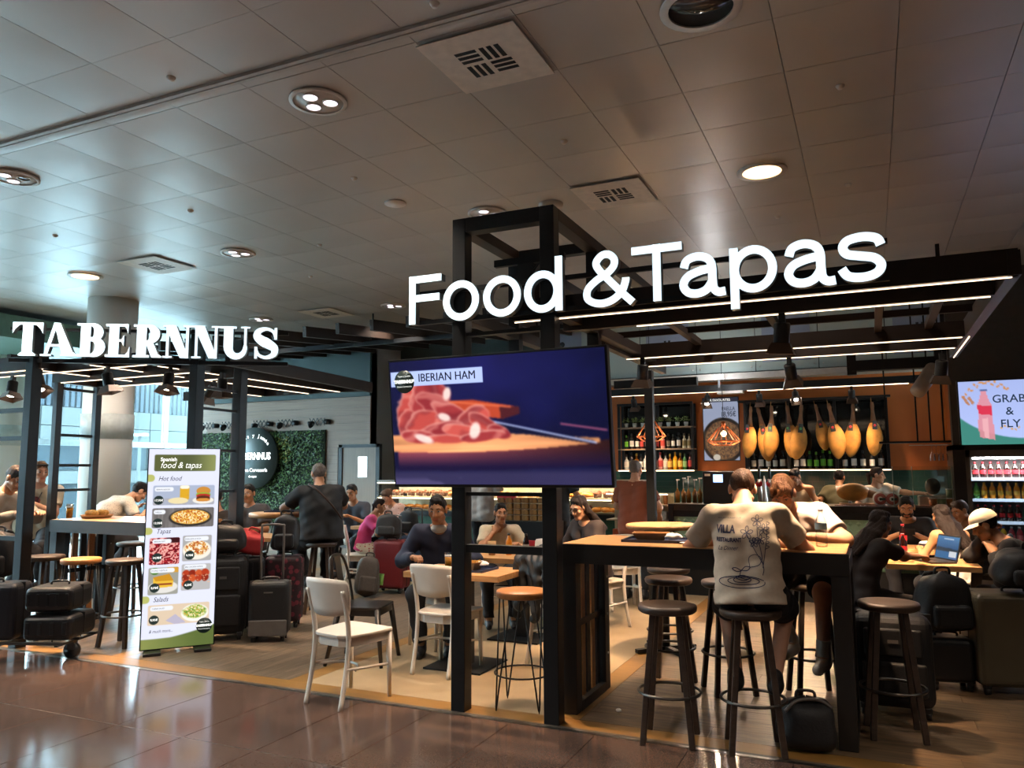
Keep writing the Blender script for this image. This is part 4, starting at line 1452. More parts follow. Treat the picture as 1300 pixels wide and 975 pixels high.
for lb, loc, rz in (
    ('white bentwood chair pushed up to the table with the beer', (-3.08, 5.46), R(-4)),
    ('white bentwood chair draped with a black jacket', (-2.33, 6.0), R(-28)),
    ('white bentwood chair of the person in navy', (-3.57, 6.2), R(158)),
    ('white bentwood chair of the person in pink', at(462, 10.35), R(-55)),
    ('white bentwood chair seen between the legs of the high table', (-2.62, 8.62), R(30)),
    ('white bentwood chair of the person resting chin on hand', (-3.55, 7.42), R(207)),
    ('white bentwood chair of the person in the dark brown jacket', (-2.50, 7.5), R(150)),
    ('white bentwood chair behind the chair with the jacket', (-3.05, 7.35), R(175)),
):
    dup(CH0, (*loc, 0), rz, lb)

def metal_chair(label, loc, rotz, m):
    t = thing('metal_chair', label, 'chair', (*loc, 0), rotz, 'sheet metal chairs')
    MB().prism([(-.17, -.18), (.17, -.18), (.19, -.15), (.19, .17), (.16, .20), (-.16, .20), (-.19, .17), (-.19, -.15)], .435, .455).build('seat', m, t, bevel=.006)
    MB().prism([(-.165, -.17), (.165, -.17), (.18, .19), (-.18, .19)], .385, .435).build('seat_skirt', m, t, bevel=.004)
    for sx in (-1, 1):
        for y0, y1 in ((.17, .23), (-.15, -.24)):
            MB().tube([(sx * .165, y0, .44), (sx * .22, y1, 0)], [.026, .015], 8).build('leg', m, t)
    MB().tube(smooth_path([(-.185, -.17, .44), (-.19, -.20, .60), (-.165, -.235, .76), (-.09, -.255, .84), (.09, -.255, .84), (.165, -.235, .76), (.19, -.20, .60), (.185, -.17, .44)], 6), .012, 8).build('back_hoop', m, t)
    MB().prism([(-.05, .44), (.05, .44), (.065, .84), (-.065, .84)], 0, .006, Matrix(((1, 0, 0, 0), (0, .0, 1, -.175), (0, 1, 0, 0), (0, 0, 0, 1))) @ Matrix(((1, 0, 0, 0), (0, 1, 0, 0), (0, -.19, 1, .085), (0, 0, 0, 1)))).build('splat', m, t)
    return t
GUNM = mat('gunmetal_sheet', '4b4642', .3, .85, .1, 6)
PALEM = mat('pale_metal_sheet', 'a4937c', .4, .6, .08, 6)
metal_chair('dark gunmetal sheet chair behind the lone white chair', (-3.86, 5.45), R(-75), GUNM)
metal_chair('gunmetal chair of the person typing on the laptop', (-.17, 7.0), R(-58), GUNM)
metal_chair('gunmetal chair of the person in the cream cap', (1.24, 7.53), R(85), GUNM)
metal_chair('gunmetal chair of the person in the white tank top', at(1207, 7.28), R(33), GUNM)
metal_chair('gunmetal chair beside the fridge', at(1236, 8.35), R(70), GUNM)
metal_chair('dark metal chair below the round sign on the plant wall', at(322, 10.75), R(150), GUNM)
metal_chair('dark metal chair beside the totem edge', at(284, 9.4), R(60), GUNM)
metal_chair('dark metal chair of the person beyond the one in pink', at(455, 12.0), R(170), GUNM)
metal_chair('dark metal chair of the person in the flowered blouse', at(508, 12.1), R(170), GUNM)
metal_chair('pale metal chair beyond the oak table near the windows', at(100, 10.2), R(10), PALEM)
metal_chair('dark metal chair beyond the round table', (-1.15, 7.6), R(150), GUNM)
# ================================================================== LUGGAGE
NYL = mat('black_nylon', '0d0d11', .6, 0, .15, 60, bump=.15)
SHELLB = mat('black_shell', '0f1014', .35, 0, .1, 10)
NAVYB = mat('navy_black_shell', '10141e', .4, 0, .1, 10)
GREYP = mat('grey_trim', '5a5552', .5)
MAROON = mat('maroon_print', '4a1822', .6, 0, .1, 8)
def spotted(m, dark):
    N, L = m.node_tree.nodes, m.node_tree.links
    b = N['Principled BSDF']
    tc = [n for n in N if n.type == 'TEX_COORD'][0]
    vo = N.new('ShaderNodeTexVoronoi')
    vo.inputs['Scale'].default_value = 17
    L.new(tc.outputs['Object'], vo.inputs['Vector'])
    rp = N.new('ShaderNodeValToRGB')
    rp.color_ramp.elements[0].position = .35
    rp.color_ramp.elements[1].position = .42
    rp.color_ramp.elements[0].color = (*lin('6a2030'), 1)
    rp.color_ramp.elements[1].color = (*lin(dark), 1)
    L.new(vo.outputs['Distance'], rp.inputs[0])
    L.new(rp.outputs[0], b.inputs['Base Color'])
spotted(MAROON, '231016')
REDS = mat('dark_red_shell', '6d1c20', .5, 0, .08, 6)
BLUES = mat('blue_shell', '1f3a58', .5, 0, .08, 6)
OLIVE = mat('olive_shell', '5b5444', .38, .15, .08, 5)

def suitcase(label, loc, rotz, w_, d_, h_, m, ribs=0, handle=0, soft=False, trim=None, group='suitcases', tilt=None, wheels=True):
    """upright case: shell, zip seam, corner wheels, grip, optional pulled-out handle and shell ribs"""
    t = thing('suitcase', label, 'suitcase', loc, rotz, group)
    if tilt:
        t.rotation_euler = (tilt[0], tilt[1], rotz)
    z0 = .055 if wheels else .0
    trim = trim or PLASTIC
    body = MB().box(-w_ / 2, w_ / 2, -d_ / 2, d_ / 2, z0, h_)
    body.build('shell', m, t, bevel=min(.05 if not soft else .07, d_ * .28), seg=4)
    e = .004
    zp = MB().box(-w_ / 2 - e, w_ / 2 + e, -.008, .008, z0 + .03, h_ - .0)
    zp.build('zip_seam', trim, t, bevel=.004)
    if ribs:
        for k in range(ribs):
            x = -w_ / 2 + w_ * (k + .5) / ribs
            MB().box(x - w_ * .17 / ribs, x + w_ * .17 / ribs, -d_ / 2 - .006, d_ / 2 + .006, z0 + .05, h_ - .05).build('shell_rib', m, t, bevel=.005)
    if soft:
        MB().box(-w_ * .40, w_ * .40, -d_ / 2 - .022, -d_ / 2 + .02, z0 + .08, h_ * .55).build('front_pocket', m, t, bevel=.02, seg=3)
        MB().box(-w_ * .36, w_ * .36, -d_ / 2 - .018, -d_ / 2 + .02, h_ * .60, h_ * .88).build('front_pocket', m, t, bevel=.016, seg=3)
        MB().box(-.03, .03, -d_ / 2 - .024, -d_ / 2 - .018, h_ * .74, h_ * .77).build('badge', GREYP, t)
    MB().tube(smooth_path([(-.07, 0, h_ - .005), (-.06, 0, h_ + .025), (.06, 0, h_ + .025), (.07, 0, h_ - .005)], 4), .009, 8).build('carry_grip', trim, t)
    if wheels:
        for sx in (-1, 1):
            for sy in (-1, 1):
                x, y = sx * (w_ / 2 - .05), sy * (d_ / 2 - .045)
                q = MB().box(x - .022, x + .022, y - .022, y + .022, .04, z0 + .02).build('wheel_housing', trim, t, bevel=.006)
                MB().cyl((x - .016, y, .026), (x + .016, y, .026), .026, n=14).build('wheel', PLASTIC, q)
    if handle:
        hh = MB()
        hh.tube(smooth_path([(-.10, .05, h_ - .02), (-.10, .05, h_ + handle - .05), (-.08, .05, h_ + handle), (.08, .05, h_ + handle), (.10, .05, h_ + handle - .05), (.10, .05, h_ - .02)], 5), .011, 8)
        hh.build('pull_handle', GREYP, t)
    return t

def soft_bag(name, label, cat, loc, rotz, w_, d_, h_, m, seed=0, strap=True, pocket=True, tilt=(0, 0), group=None):
    """slumped fabric bag with pocket and straps"""
    t = thing(name, label, cat, loc, rotz, group)
    t.rotation_euler = (tilt[0], tilt[1], rotz)
    r = random.Random(seed)
    b = MB()
    b.smooth = True
    n, k = 20, 12
    ph = [r.random() * 6 for _ in range(6)]
    vs = []
    for j in range(k + 1):
        v = j / k
        z = h_ * v
        pro = (1 - abs(2 * v - 1) ** 5) ** .5 if 0 < v < 1 else 0.02
        pro *= 1 - .22 * v
        for i in range(n):
            a = 2 * PI * i / n
            ca, sa = math.cos(a), math.sin(a)
            e = .55
            x = math.copysign(abs(ca) ** e, ca) * w_ / 2 * pro
            y = math.copysign(abs(sa) ** e, sa) * d_ / 2 * pro
            q = 1 + .05 * math.sin(3 * a + ph[0] + 5 * v) + .04 * math.sin(5 * a + ph[1] - 7 * v)
            vs.append((x * q, y * q, z + .01 * math.sin(2 * a + ph[2]) * v))
    fs_ = [(j * n + i, j * n + (i + 1) % n, (j + 1) * n + (i + 1) % n, (j + 1) * n + i) for j in range(k) for i in range(n)]
    fs_ += [tuple(range(n - 1, -1, -1)), tuple(k * n + i for i in range(n))]
    b.add(vs, fs_)
    b.build('bag_body', m, t)
    if pocket:
        MB().box(-w_ * .32, w_ * .32, -d_ / 2 - .03, -d_ / 2 + .05, h_ * .12, h_ * .5).build('front_pocket', m, t, bevel=.03, seg=3)
    if strap:
        for sx in (-1, 1):
            MB().tube(smooth_path([(sx * w_ * .2, d_ * .42, h_ * .15), (sx * w_ * .26, d_ * .62, h_ * .5), (sx * w_ * .18, d_ * .5, h_ * .9), (sx * w_ * .12, d_ * .2, h_ * .98)], 5), .014, 6).build('strap', m, t)
    MB().tube(smooth_path([(-.05, 0, h_ * .97), (-.04, 0, h_ + .03), (.04, 0, h_ + .03), (.05, 0, h_ * .97)], 4), .009, 6).build('top_loop', m, t)
    return t

# airport trolley at the frame edge with three cases
x, y = at(40, 6.75)
tr = thing('luggage_trolley', 'metal airport trolley loaded with black cases before the steel post', 'trolley', (x, y, 0), R(20))
tb_ = MB()
for yy in (-.22, 0, .22):
    tb_.bar((-.55, yy, .16), (.55, yy, .16), .03, .02)
for xx in (-.5, 0, .5):
    tb_.bar((xx, -.24, .145), (xx, .24, .145), .03, .015)
tb_.build('platform', GUN, tr)
for xx, yy in ((.48, 0), (-.42, -.2), (-.42, .2)):
    q = MB().box(xx - .03, xx + .03, yy - .025, yy + .025, .07, .14).build('castor_fork', GUN, tr)
    MB().cyl((xx, yy - .02, .065), (xx, yy + .02, .065), .065, n=18).build('wheel', PLASTIC, q)
for yy in (-.2, .2):
    MB().tube([(-.5, yy, .16), (-.62, yy, .95)], .016, 8).build('upright', GUN, tr)
MB().tube([(-.62, -.22, .95), (-.62, .22, .95)], .018, 8).build('push_bar', PLASTIC, tr)
def on_tr(u, v):
    c_, s_ = math.cos(R(20)), math.sin(R(20))
    return (x + u * c_ - v * s_, y + u * s_ + v * c_)
suitcase('big navy-black suitcase standing on the trolley at the frame edge', (*on_tr(-.17, -.1), .172), R(28), .50, .30, .46, NAVYB, 0, wheels=False)
suitcase('flat black case lying lowest on the trolley tip', (*on_tr(.35, .02), .172), R(26), .40, .44, .20, SHELLB, 4, wheels=False)
suitcase('flat black ribbed case stacked on another at the trolley tip', (*on_tr(.33, .02), .40), R(30), .38, .42, .20, SHELLB, 5, wheels=False)
bx, by = at(8, 7.6)
suitcase('black case standing behind the trolley at the picture edge', (bx, by, 0), R(10), .40, .26, .50, NYL, 0, soft=True)
soft_bag('backpack', 'black backpack slumped on a case beside the person in the grey hoodie', 'backpack', (bx, by, .53), R(30), .36, .24, .46, NYL, 1)

# cases beside the totem
x, y = at(292, 7.42)
suitcase('tall black suitcase standing against the menu totem', (x, y, 0), R(38), .40, .27, .76, NYL, 0, soft=True)
x2, y2 = at(316, 7.75)
suitcase('tall black ribbed suitcase behind the grey cabin case', (x2, y2, 0), R(38), .38, .26, .72, SHELLB, 5)
soft_bag('travel_bag', 'black travel bag lying on the tall suitcase by the totem', 'bag', (x, y, .79), R(38), .38, .24, .26, NYL, 2, strap=False)
soft_bag('neck_pillow', 'red travel pillow lying on the luggage by the totem', 'pillow', (x2 + .02, y2 - .02, .76), R(50), .30, .24, .22, mat('red_fabric', 'a3252b', .8, 0, .1, 40), 3, strap=False, pocket=False, tilt=(R(15), R(20)))
x, y = at(349, 7.35)
cs = suitcase('black cabin case with grey trim and raised handle', (x, y, 0), R(32), .36, .23, .54, NYL, 0, .50, False, GREYP)
MB().box(-.17, .17, -.125, -.105, .06, .20).build('lower_guard', GREYP, cs, bevel=.01)
MB().box(-.04, .04, -.122, -.114, .44, .45).build('badge', CHROME, cs)
x, y = at(366, 8.0)
suitcase('maroon suitcase printed with dark rings behind the cabin case', (x, y, 0), R(32), .36, .26, .70, MAROON)
soft_bag('backpack', 'black backpack standing on the maroon printed suitcase', 'backpack', (x, y, .73), R(32), .30, .20, .38, NYL, 5)
x, y = at(499, 10.15)
suitcase('dark red suitcase standing beside the person in pink', (x, y, 0), R(8), .42, .28, .66, REDS, 0, .30)
soft_bag('laptop_bag', 'dark laptop bag strapped on the red suitcase', 'bag', (x - .02, y - .06, .69), R(8), .36, .16, .30, mat('charcoal_fabric', '2c2826', .7, 0, .1, 50), 6, strap=False)
x, y = at(526, 10.75)
suitcase('blue suitcase standing behind the red one', (x, y, 0), R(4), .34, .26, .66, BLUES, 0, .36)
soft_bag('shoulder_bag', 'black shoulder bag on the blue suitcase', 'bag', (x - .06, y - .05, .69), R(4), .32, .16, .32, NYL, 7, strap=False)
x, y = at(466, 9.75)
bp_ = soft_bag('backpack', 'grey backpack with green bottle on the floor by the red suitcase', 'backpack', (x, y, 0), R(40), .32, .22, .50, mat('grey_fabric', '4b433c', .8, 0, .12, 40), 8, tilt=(R(-8), R(8)))
MB().cyl((.17, 0, .16), (.17, 0, .30), .032, n=12).build('side_bottle', mat('green_bottle_plastic', '7fae4a', .3), bp_)
# luggage at the near tables
d = soft_bag('duffel_bag', 'black duffel bag on the floor at the foot of the high table', 'bag', (-.40, 4.77, 0), R(12), .34, .25, .28, NYL, 9, strap=False, pocket=False)
MB().tube(smooth_path([(-.12, -.09, .22), (-.05, -.07, .275), (.06, -.05, .28), (.13, -.05, .24)], 5), .01, 6).build('strap', GREYP, d)
suitcase('big black soft suitcase behind the bar stool', (.06, 5.70, 0), R(2), .46, .32, .62, NYL, 0, soft=True)
suitcase('large olive hard-shell suitcase carrying black bags', (.86, 6.55, 0), R(16), .62, .34, .68, OLIVE, 0)
soft_bag('duffel_bag', 'black duffel bag lying on the olive suitcase', 'bag', (.98, 6.50, .71), R(10), .52, .32, .28, NYL, 10, strap=False)
soft_bag('backpack', 'black backpack leaning between laptop table and olive suitcase', 'backpack', (.42, 6.42, .385), R(20), .40, .26, .42, NYL, 11)
suitcase('small black case under the backpack beside the olive suitcase', (.42, 6.45, 0), R(12), .32, .24, .36, SHELLB)

# ================================================================== THINGS ON THE TABLES
NAVY = mat('navy_tray', '1b2440', .45)
KRAFT = mat('kraft_paper', 'a67a4c', .8, 0, .1, 30)
FOOD = mat('golden_food', 'c99748', .7, 0, .3, 60, bump=.5)
BEER = mat('beer_amber', 'b5781e', .15, 0, .05, 5)
CLEAR = glass('clear_glass', (.93, .94, .93), .06)
PET = glass('clear_plastic', (.88, .92, .95), .05, .05)
COLA = mat('cola_dark', '1c0a08', .1)
REDL = mat('red_label', 'b8202a', .4)
def tray(label, loc, rotz, w_=.40, d_=.28):
    t = thing('serving_tray', label, 'tray', loc, rotz)
    MB().box(-w_ / 2, w_ / 2, -d_ / 2, d_ / 2, 0, .006).build('tray_base', NAVY, t)
    r = MB()
    for a, b, c_, d_2 in ((-w_ / 2, w_ / 2, -d_ / 2, -d_ / 2 + .012), (-w_ / 2, w_ / 2, d_ / 2 - .012, d_ / 2), (-w_ / 2, -w_ / 2 + .012, -d_ / 2, d_ / 2), (w_ / 2 - .012, w_ / 2, -d_ / 2, d_ / 2)):
        r.box(a, b, c_, d_2, .006, .018)
    r.build('tray_rim', NAVY, t)
    return t
def food_boat(label, loc, rotz, w_=.2, d_=.13, h_=.045, fill=True, sc=1.0):
    t = thing('food_boat', label, 'food', loc, rotz)
    b = MB()
    lo = [(-w_ * .35, -d_ * .35), (w_ * .35, -d_ * .35), (w_ * .35, d_ * .35), (-w_ * .35, d_ * .35)]
    hi = [(-w_ / 2, -d_ / 2), (w_ / 2, -d_ / 2), (w_ / 2, d_ / 2), (-w_ / 2, d_ / 2)]
    b.add([(*p, 0) for p in lo] + [(*p, h_) for p in hi] + [(p[0] * .97, p[1] * .97, h_) for p in hi] + [(p[0] * .95, p[1] * .95, .003) for p in lo],
          [(3, 2, 1, 0)] + [(i, (i + 1) % 4, 4 + (i + 1) % 4, 4 + i) for i in range(4)] + [(4 + i, 4 + (i + 1) % 4, 8 + (i + 1) % 4, 8 + i) for i in range(4)] + [(8 + i, 8 + (i + 1) % 4, 12 + (i + 1) % 4, 12 + i) for i in range(4)] + [(12, 13, 14, 15)])
    b.build('paper_boat', KRAFT, t)
    if fill:
        r = random.Random(len(label))
        f = MB()
        for k in range(14):
            a, q = r.uniform(-.3, .3) * w_, r.uniform(-.28, .28) * d_
            f.bar((a - .025, q - .01, h_ * .7 + r.random() * .02), (a + .025, q + .01 * r.uniform(-2, 2), h_ * .9 + r.random() * .02), .009)
        tag(f.build('fries', FOOD, t), kind='stuff')
    return t
def crumpled(label, loc, s=.1, seed=1):
    r = random.Random(seed)
    b = MB()
    b.sphere((0, 0, s * .35), (s, s * .7, s * .35), 14, 8)
    b.v = [(a + r.uniform(-.12, .12) * s, c_ + r.uniform(-.12, .12) * s, max(0.001, e + r.uniform(-.12, .12) * s)) for a, c_, e in b.v]
    o = b.build('napkin', WHITE, None, loc)
    return tag(o, label, 'napkin')
def bottle(label, loc, kind='water', sc=1.0, group=None, name='bottle', cat='bottle'):
    """small drinks bottle: liquid body, label sleeve, cap"""
    t = thing(name, label, cat, loc, 0, group)
    prof = [(.001, 0), (.030, 0), (.033, .01), (.033, .06), (.030, .09), (.033, .12), (.031, .145), (.014, .19), (.013, .205)]
    prof = [(a * sc, b * sc) for a, b in prof]
    mm = {'water': PET, 'cola': COLA, 'juice': mat('orange_juice', 'd9821c', .3), 'dark': COLA, 'yellow': mat('yellow_drink', 'd8b428', .2), 'green': mat('green_drink', '3f8f4f', .2)}[kind]
    MB().lathe(prof, 18).build('bottle_body', mm, t)
    lm = {'water': mat('blue_label', '5f7f9c', .5), 'cola': REDL, 'juice': mat('orange_label', 'e0a23a', .5), 'dark': mat('grey_label', '8c8a88', .5), 'yellow': mat('yellow_label', 'e6d25a', .5), 'green': mat('green_label', '4fae6a', .5)}[kind]
    MB().lathe([(.0338 * sc, .10 * sc if kind == 'water' else .065 * sc), (.0338 * sc, .135 * sc if kind == 'water' else .115 * sc)], 18, caps=False).build('label_sleeve', lm, t)
    MB().cyl((0, 0, .203 * sc), (0, 0, .222 * sc), .0155 * sc, n=14).build('cap', {'water': mat('white_cap', 'd9dde2', .4), 'cola': REDL}.get(kind, PLASTIC), t)
    return t
def tumbler(label, loc, h_=.13, r=.036, fill=BEER, level=.75):
    t = thing('beer_glass', label, 'glass', loc)
    MB().lathe([(r * .8, 0), (r, h_), (r * .95, h_), (r * .76, .006)], 20, caps=False).build('glass_wall', CLEAR, t)
    MB().lathe([(.001, .006), (r * .77, .006), (r * .9, h_ * level), (.001, h_ * level)], 20).build('beer', fill, t)
    MB().lathe([(.001, h_ * level), (r * .9, h_ * level), (r * .92, h_ * level + .012), (.001, h_ * level + .014)], 20).build('foam', WHITE, t)
    return t
tray('navy tray with a paper food boat on the long high table', (-1.32, 5.17, 1.07), R(3), .42, .29)
food_boat('empty brown paper food boat on the tray at the long high table', (-1.36, 5.17, 1.077), R(10), .24, .15, .05, False)
crumpled('white crumpled napkin on the tray at the long high table', (-1.20, 5.12, 1.088), .06, 3)
crumpled('flat white napkin on the table beside the elbow of the printed t-shirt', (-1.08, 5.05, 1.071), .07, 4).scale = (1, 1, .3)
bottle('clear water bottle on the end of the long high table', (-.30, 5.18, 1.07), 'water', 1.05)
tray('navy tray with beer and food on the low cafe table', (-3.02, 5.66, .745), R(0), .44, .30)
tumbler('beer glass standing on the navy tray', (-3.16, 5.62, .752))
food_boat('paper boat of fries in front of the person in navy', (-2.99, 5.66, .752), R(-8), .2, .14, .06)
crumpled('white napkin standing in the paper boat of fries', (-2.90, 5.70, .772), .06, 5)
c_ = tag(MB().lathe([(.03, 0), (.042, .13), (.039, .13), (.028, .004)], 20).build('paper_cup', mat('beige_cup', 'b98d5c', .7), None, (-3.30, 6.70, .745)), 'beige paper cup beside the orange juice bottle', 'cup')
bottle('orange juice bottle before the person resting chin on hand', (-3.16, 6.78, .745), 'juice', .9)
bottle('dark bottle beside the orange juice bottle', (-3.0, 6.82, .745), 'dark', .9)
tray('navy tray before the person in the dark brown jacket', (-2.72, 6.82, .745), 0, .36, .26)
food_boat('paper boat of food before the person in the brown jacket', (-2.74, 6.84, .752), 0, .18, .12, .05)
# laptop
lt = thing('laptop', 'open laptop with a blue mountain-lake screen on the cafe table', 'laptop', (lx + .02, ly - .02, .745), R(-62))
MB().box(-.16, .16, -.11, .11, 0, .016).build('keyboard_deck', GUN, lt, bevel=.004)
MB().box(-.14, .14, -.02, .09, .016, .0175).build('keyboard', PLASTIC, lt)
sc_ = MB().box(-.16, .16, -.004, .004, 0, .215).build('screen_lid', GUN, lt, (0, .112, .014), (R(-14), 0, 0), .003)
c = Canvas(80, 52, 1.5, '1f4a7a')
c.put(np.clip(1 - c.v * 1.3, 0, 1), '4b86b8')
c.put(c.soft(.45 + .15 * c.noise(6, 1, 3) - c.v, .05), '1d3548')
c.put(c.soft(.68 - c.v, .03), '2b6ba0')
c.rect(.62, .95, .66, .9, 'dfe6ee')
c.rect(.3, .75, .10, .16, 'd9e4ee', 0, .8)
c.build('screen_picture', .30, .19, print_mat('laptop_picture', .4, .2), sc_, (0, -.006, .012))
bottle('cola bottle with red label beside the laptop', (lx - .20, ly + .12, .745), 'cola', 1.0)
bottle('cola bottle with red cap farther from the laptop', (mx_ - .22, my_ - .05, .745), 'cola', 1.05)
tray('navy tray with food before the person holding a phone', (mx_ + .12, my_ + .05, .745), 0, .4, .28)
food_boat('paper boat of food before the person holding a phone', (mx_ + .14, my_ + .05, .752), 0)
crumpled('crumpled white wrapper beside the tray under the phone', (mx_ - .02, my_ + .02, .765), .06, 8)
# bread on the window-side table
t = thing('bread_basket', 'basket of pastries on the oak table beside the windows', 'food', (-7.35, 5.62, 1.07))
MB().lathe([(.001, 0), (.13, 0), (.16, .035), (.15, .035), (.12, .008), (.001, .008)], 24).build('basket', KRAFT, t)
for k in range(6):
    a = k * 1.05
    MB().sphere((.07 * math.cos(a), .07 * math.sin(a), .05), (.055, .04, .035), 12, 8).build('bun', FOOD, t)
tumbler('beer glass at the picture edge on the window-side table', (-7.5, 5.42, 1.07), .15, .036)
tray('blue tray on the round table of the person in black', (at(362, 9.2)[0], at(362, 9.2)[1], 1.07), R(20), .36, .26)
tag(MB().sphere((0, 0, .012), (.02, .015, .012), 8, 6).build('crumpled_wrapper', WHITE, None, (-1.55, 4.98, 0)), 'tiny crumpled paper lying on the wooden floor', 'litter')
# ================================================================== THE BAR
# counter with quilted green booth back
QUILT = mat('green_quilted_vinyl', '9dbd9f', .45, 0, .06, 6)
CX0, CX1, CY0, CY1 = -2.44, .84, 10.2, 10.85
CT = 1.09
bc = thing('bar_counter', 'long black bar counter with quilted green front behind the tables', 'bar counter', (0, 0, 0))
MB().box(CX0, CX1, CY0, CY1, 1.01, CT).build('worktop', mat('black_worktop', '1b1a19', .3), bc, bevel=.004)
MB().box(CX0, CX1, CY0 + .04, CY1 - .04, 0, 1.01).build('carcass', BLACK, bc)
MB().box(CX0, CX0 + .06, CY0 - .03, CY0 + .04, 0, CT).build('end_post', BLACK, bc)
nq = 0
x = CX0 + .07
pw = .0935
while x + pw < CX1:
    for z0 in np.arange(.46, .88, .0935):
        cxm, czm = x + pw / 2, z0 + pw / 2
        MB().add([(cxm - pw / 2, CY0 + .03, czm), (cxm, CY0 + .03, czm - pw / 2), (cxm + pw / 2, CY0 + .03, czm), (cxm, CY0 + .03, czm + pw / 2), (cxm, CY0 + .005, czm)], [(0, 1, 4), (1, 2, 4), (2, 3, 4), (3, 0, 4)]).build('quilt_diamond', QUILT, bc)
    x += pw
MB().box(CX0 + .06, CX1, CY0 - .005, CY0 + .04, .93, 1.01).build('counter_band', BLACK, bc)
MB().box(CX0 + .06, CX1, CY0 + .022, CY0 + .04, .40, .93).build('quilt_backing', QUILT, bc)
MB().box(CX0 + .06, CX1, CY0 - .42, CY0 + .02, .38, .46).build('bench_cushion', mat('bench_green', '4f6b56', .5), bc, bevel=.03, seg=3)
MB().box(CX0 + .06, CX1, CY0 - .38, CY0 + .02, 0, .38).build('bench_base', BLACK, bc)

# bottle racks on the orange wall
def nth(k):
    tens = {20: 'twenty', 30: 'thirty'}
    return ORD[k - 1] if k <= 20 else tens[k // 10 * 10] + '-' + ORD[k % 10 - 1] if k % 10 else 'thirtieth'
BOTS = {}
def bot_mesh(kind):
    if kind in BOTS:
        return BOTS[kind]
    b = MB()
    H0 = .30
    body, lab, capc = {
        'white_label': ('22201f', 'e3ded4', '1b1b1b'), 'green_label': ('1d2c1c', '6bbf34', '6bbf34'), 'clear': ('b7bdb8', 'd9d4c6', '2c2c2c'), 'amber': ('8a4f16', 'e2b24a', 'c9a13a'),
        'yellow': ('d59a1e', 'f0c23a', 'e0a02a'), 'red': ('3a1313', 'b33a34', '3a1313'), 'pink': ('d79a95', 'c7433f', 'c7433f'), 'dark': ('171516', '7a6f60', '2a2420'), 'green': ('2f6b33', '8fc07a', '1f4f22'), 'cream': ('d8cdb4', '8f7a4a', '4a3a20')}[kind]
    prof = [(.001, 0), (.036, 0), (.038, .008), (.038, .175), (.034, .20), (.016, .23), (.0145, .27)]
    if kind in ('amber', 'clear', 'cream', 'pink'):
        prof = [(.001, 0), (.042, 0), (.044, .008), (.044, .15), (.040, .175), (.016, .20), (.015, .25)]
    b.slot(0).lathe(prof, 10)
    rr = max(p[0] for p in prof) + .001
    b.slot(1).lathe([(rr, .05), (rr, .155)], 10, caps=False)
    b.slot(2).lathe([(.017, .245), (.017, .29), (.001, .295)], 10)
    BOTS[kind] = b.mesh('bottle', [mat('bottle_' + kind, body, .12, 0, .05), mat('bottle_label_' + kind, lab, .5), mat('bottle_cap_' + kind, capc, .4)])
    return BOTS[kind]
def bottle_row(kinds, x0, x1, y, z, where, group, sc=1.0):
    n = len(kinds)
    for k, kd in enumerate(kinds):
        xx = x0 + (x1 - x0) * (k + .5) / n
        o = place('bottle', bot_mesh(kd), None, (xx, y + .02 * ((k * 7) % 3 - 1), z))
        o.scale = (sc * (.95 + .1 * ((k * 5) % 3) / 2),) * 3
        tag(o, '%s %s bottle counted from the big screen %s' % (ORD[k], kd.replace('_', '-'), where), 'bottle', group)
MIRR = mat('dark_mirror', '50504e', .06, .9, .03)
def rack(label, x0, x1, shelves, top, divs):
    r_ = thing('bottle_rack', label, 'shelf rack', (0, 12.96, 0))
    MB().box(x0, x1, -.02, 0, shelves[-1], top).build('mirror_back', MIRR, r_)
    for xx in divs:
        MB().box(xx - .02, xx + .02, -.28, -.24, shelves[-1] - .03, top).build('upright', BLACK, r_)
        MB().box(xx - .02, xx + .02, -.06, -.02, shelves[-1] - .03, top).build('upright', BLACK, r_)
    MB().box(x0, x1, -.29, -.25, top - .02, top + .02).build('top_bar', BLACK, r_)
    for zz in shelves:
        MB().box(x0, x1, -.28, -.02, zz - .02, zz).build('shelf', mat('shelf_oak', '9a7a58', .5), r_)
        MB().box(x0, x1, -.285, -.28, zz - .022, zz - .006).build('shelf_light', LEDW if zz == shelves[-1] else mat('shelf_edge', '7d6a55', .5), r_)
    return r_
rack('black bottle rack with plants and spirits on the orange wall', -3.87, -2.60, (2.24, 1.88, 1.53), 2.62, (-3.85, -3.24, -2.62))
rack('wide black rack holding hanging hams over a row of wine bottles', -1.80, .26, (1.53,), 2.58, (-1.78, -1.15, -.47, .24))
PLANT = mat('shelf_plant_leaf', '6c7d3e', .6, 0, .3, 30)
for k in range(8):
    xx = -3.75 + k * .145
    t = thing('potted_plant', '%s little potted plant counted from the big screen on the top shelf' % ORD[k], 'plant', (xx, 12.8, 2.24), 0, 'potted plants on the rack')
    MB().lathe([(.028, 0), (.038, .075), (.034, .075), (.026, .01)], 10).build('pot', mat('glass_pot', 'b9bcb6', .3), t)
    lf = MB()
    r_ = random.Random(k)
    for q in range(60):
        a, e = r_.random() * 6.28, r_.uniform(.1, 1.3)
        rr = r_.uniform(.03, .085)
        p = Vector((rr * math.cos(a) * math.cos(e), rr * math.sin(a) * math.cos(e), .09 + rr * math.sin(e)))
        s_ = Vector((r_.uniform(-1, 1), r_.uniform(-1, 1), r_.uniform(-1, 1))).normalized() * .018
        u_ = Vector((r_.uniform(-1, 1), r_.uniform(-1, 1), r_.uniform(-1, 1))).normalized() * .010
        lf.add([p - s_, p + u_, p + s_, p - u_], [(0, 1, 2, 3)])
    tag(lf.build('leaves', PLANT, t), kind='stuff')
bottle_row('green_label white_label white_label red white_label red red pink dark white_label white_label cream cream'.split(), -3.8, -2.65, 12.82, 1.88, 'on the middle shelf', 'bottles on the middle shelf', .85)
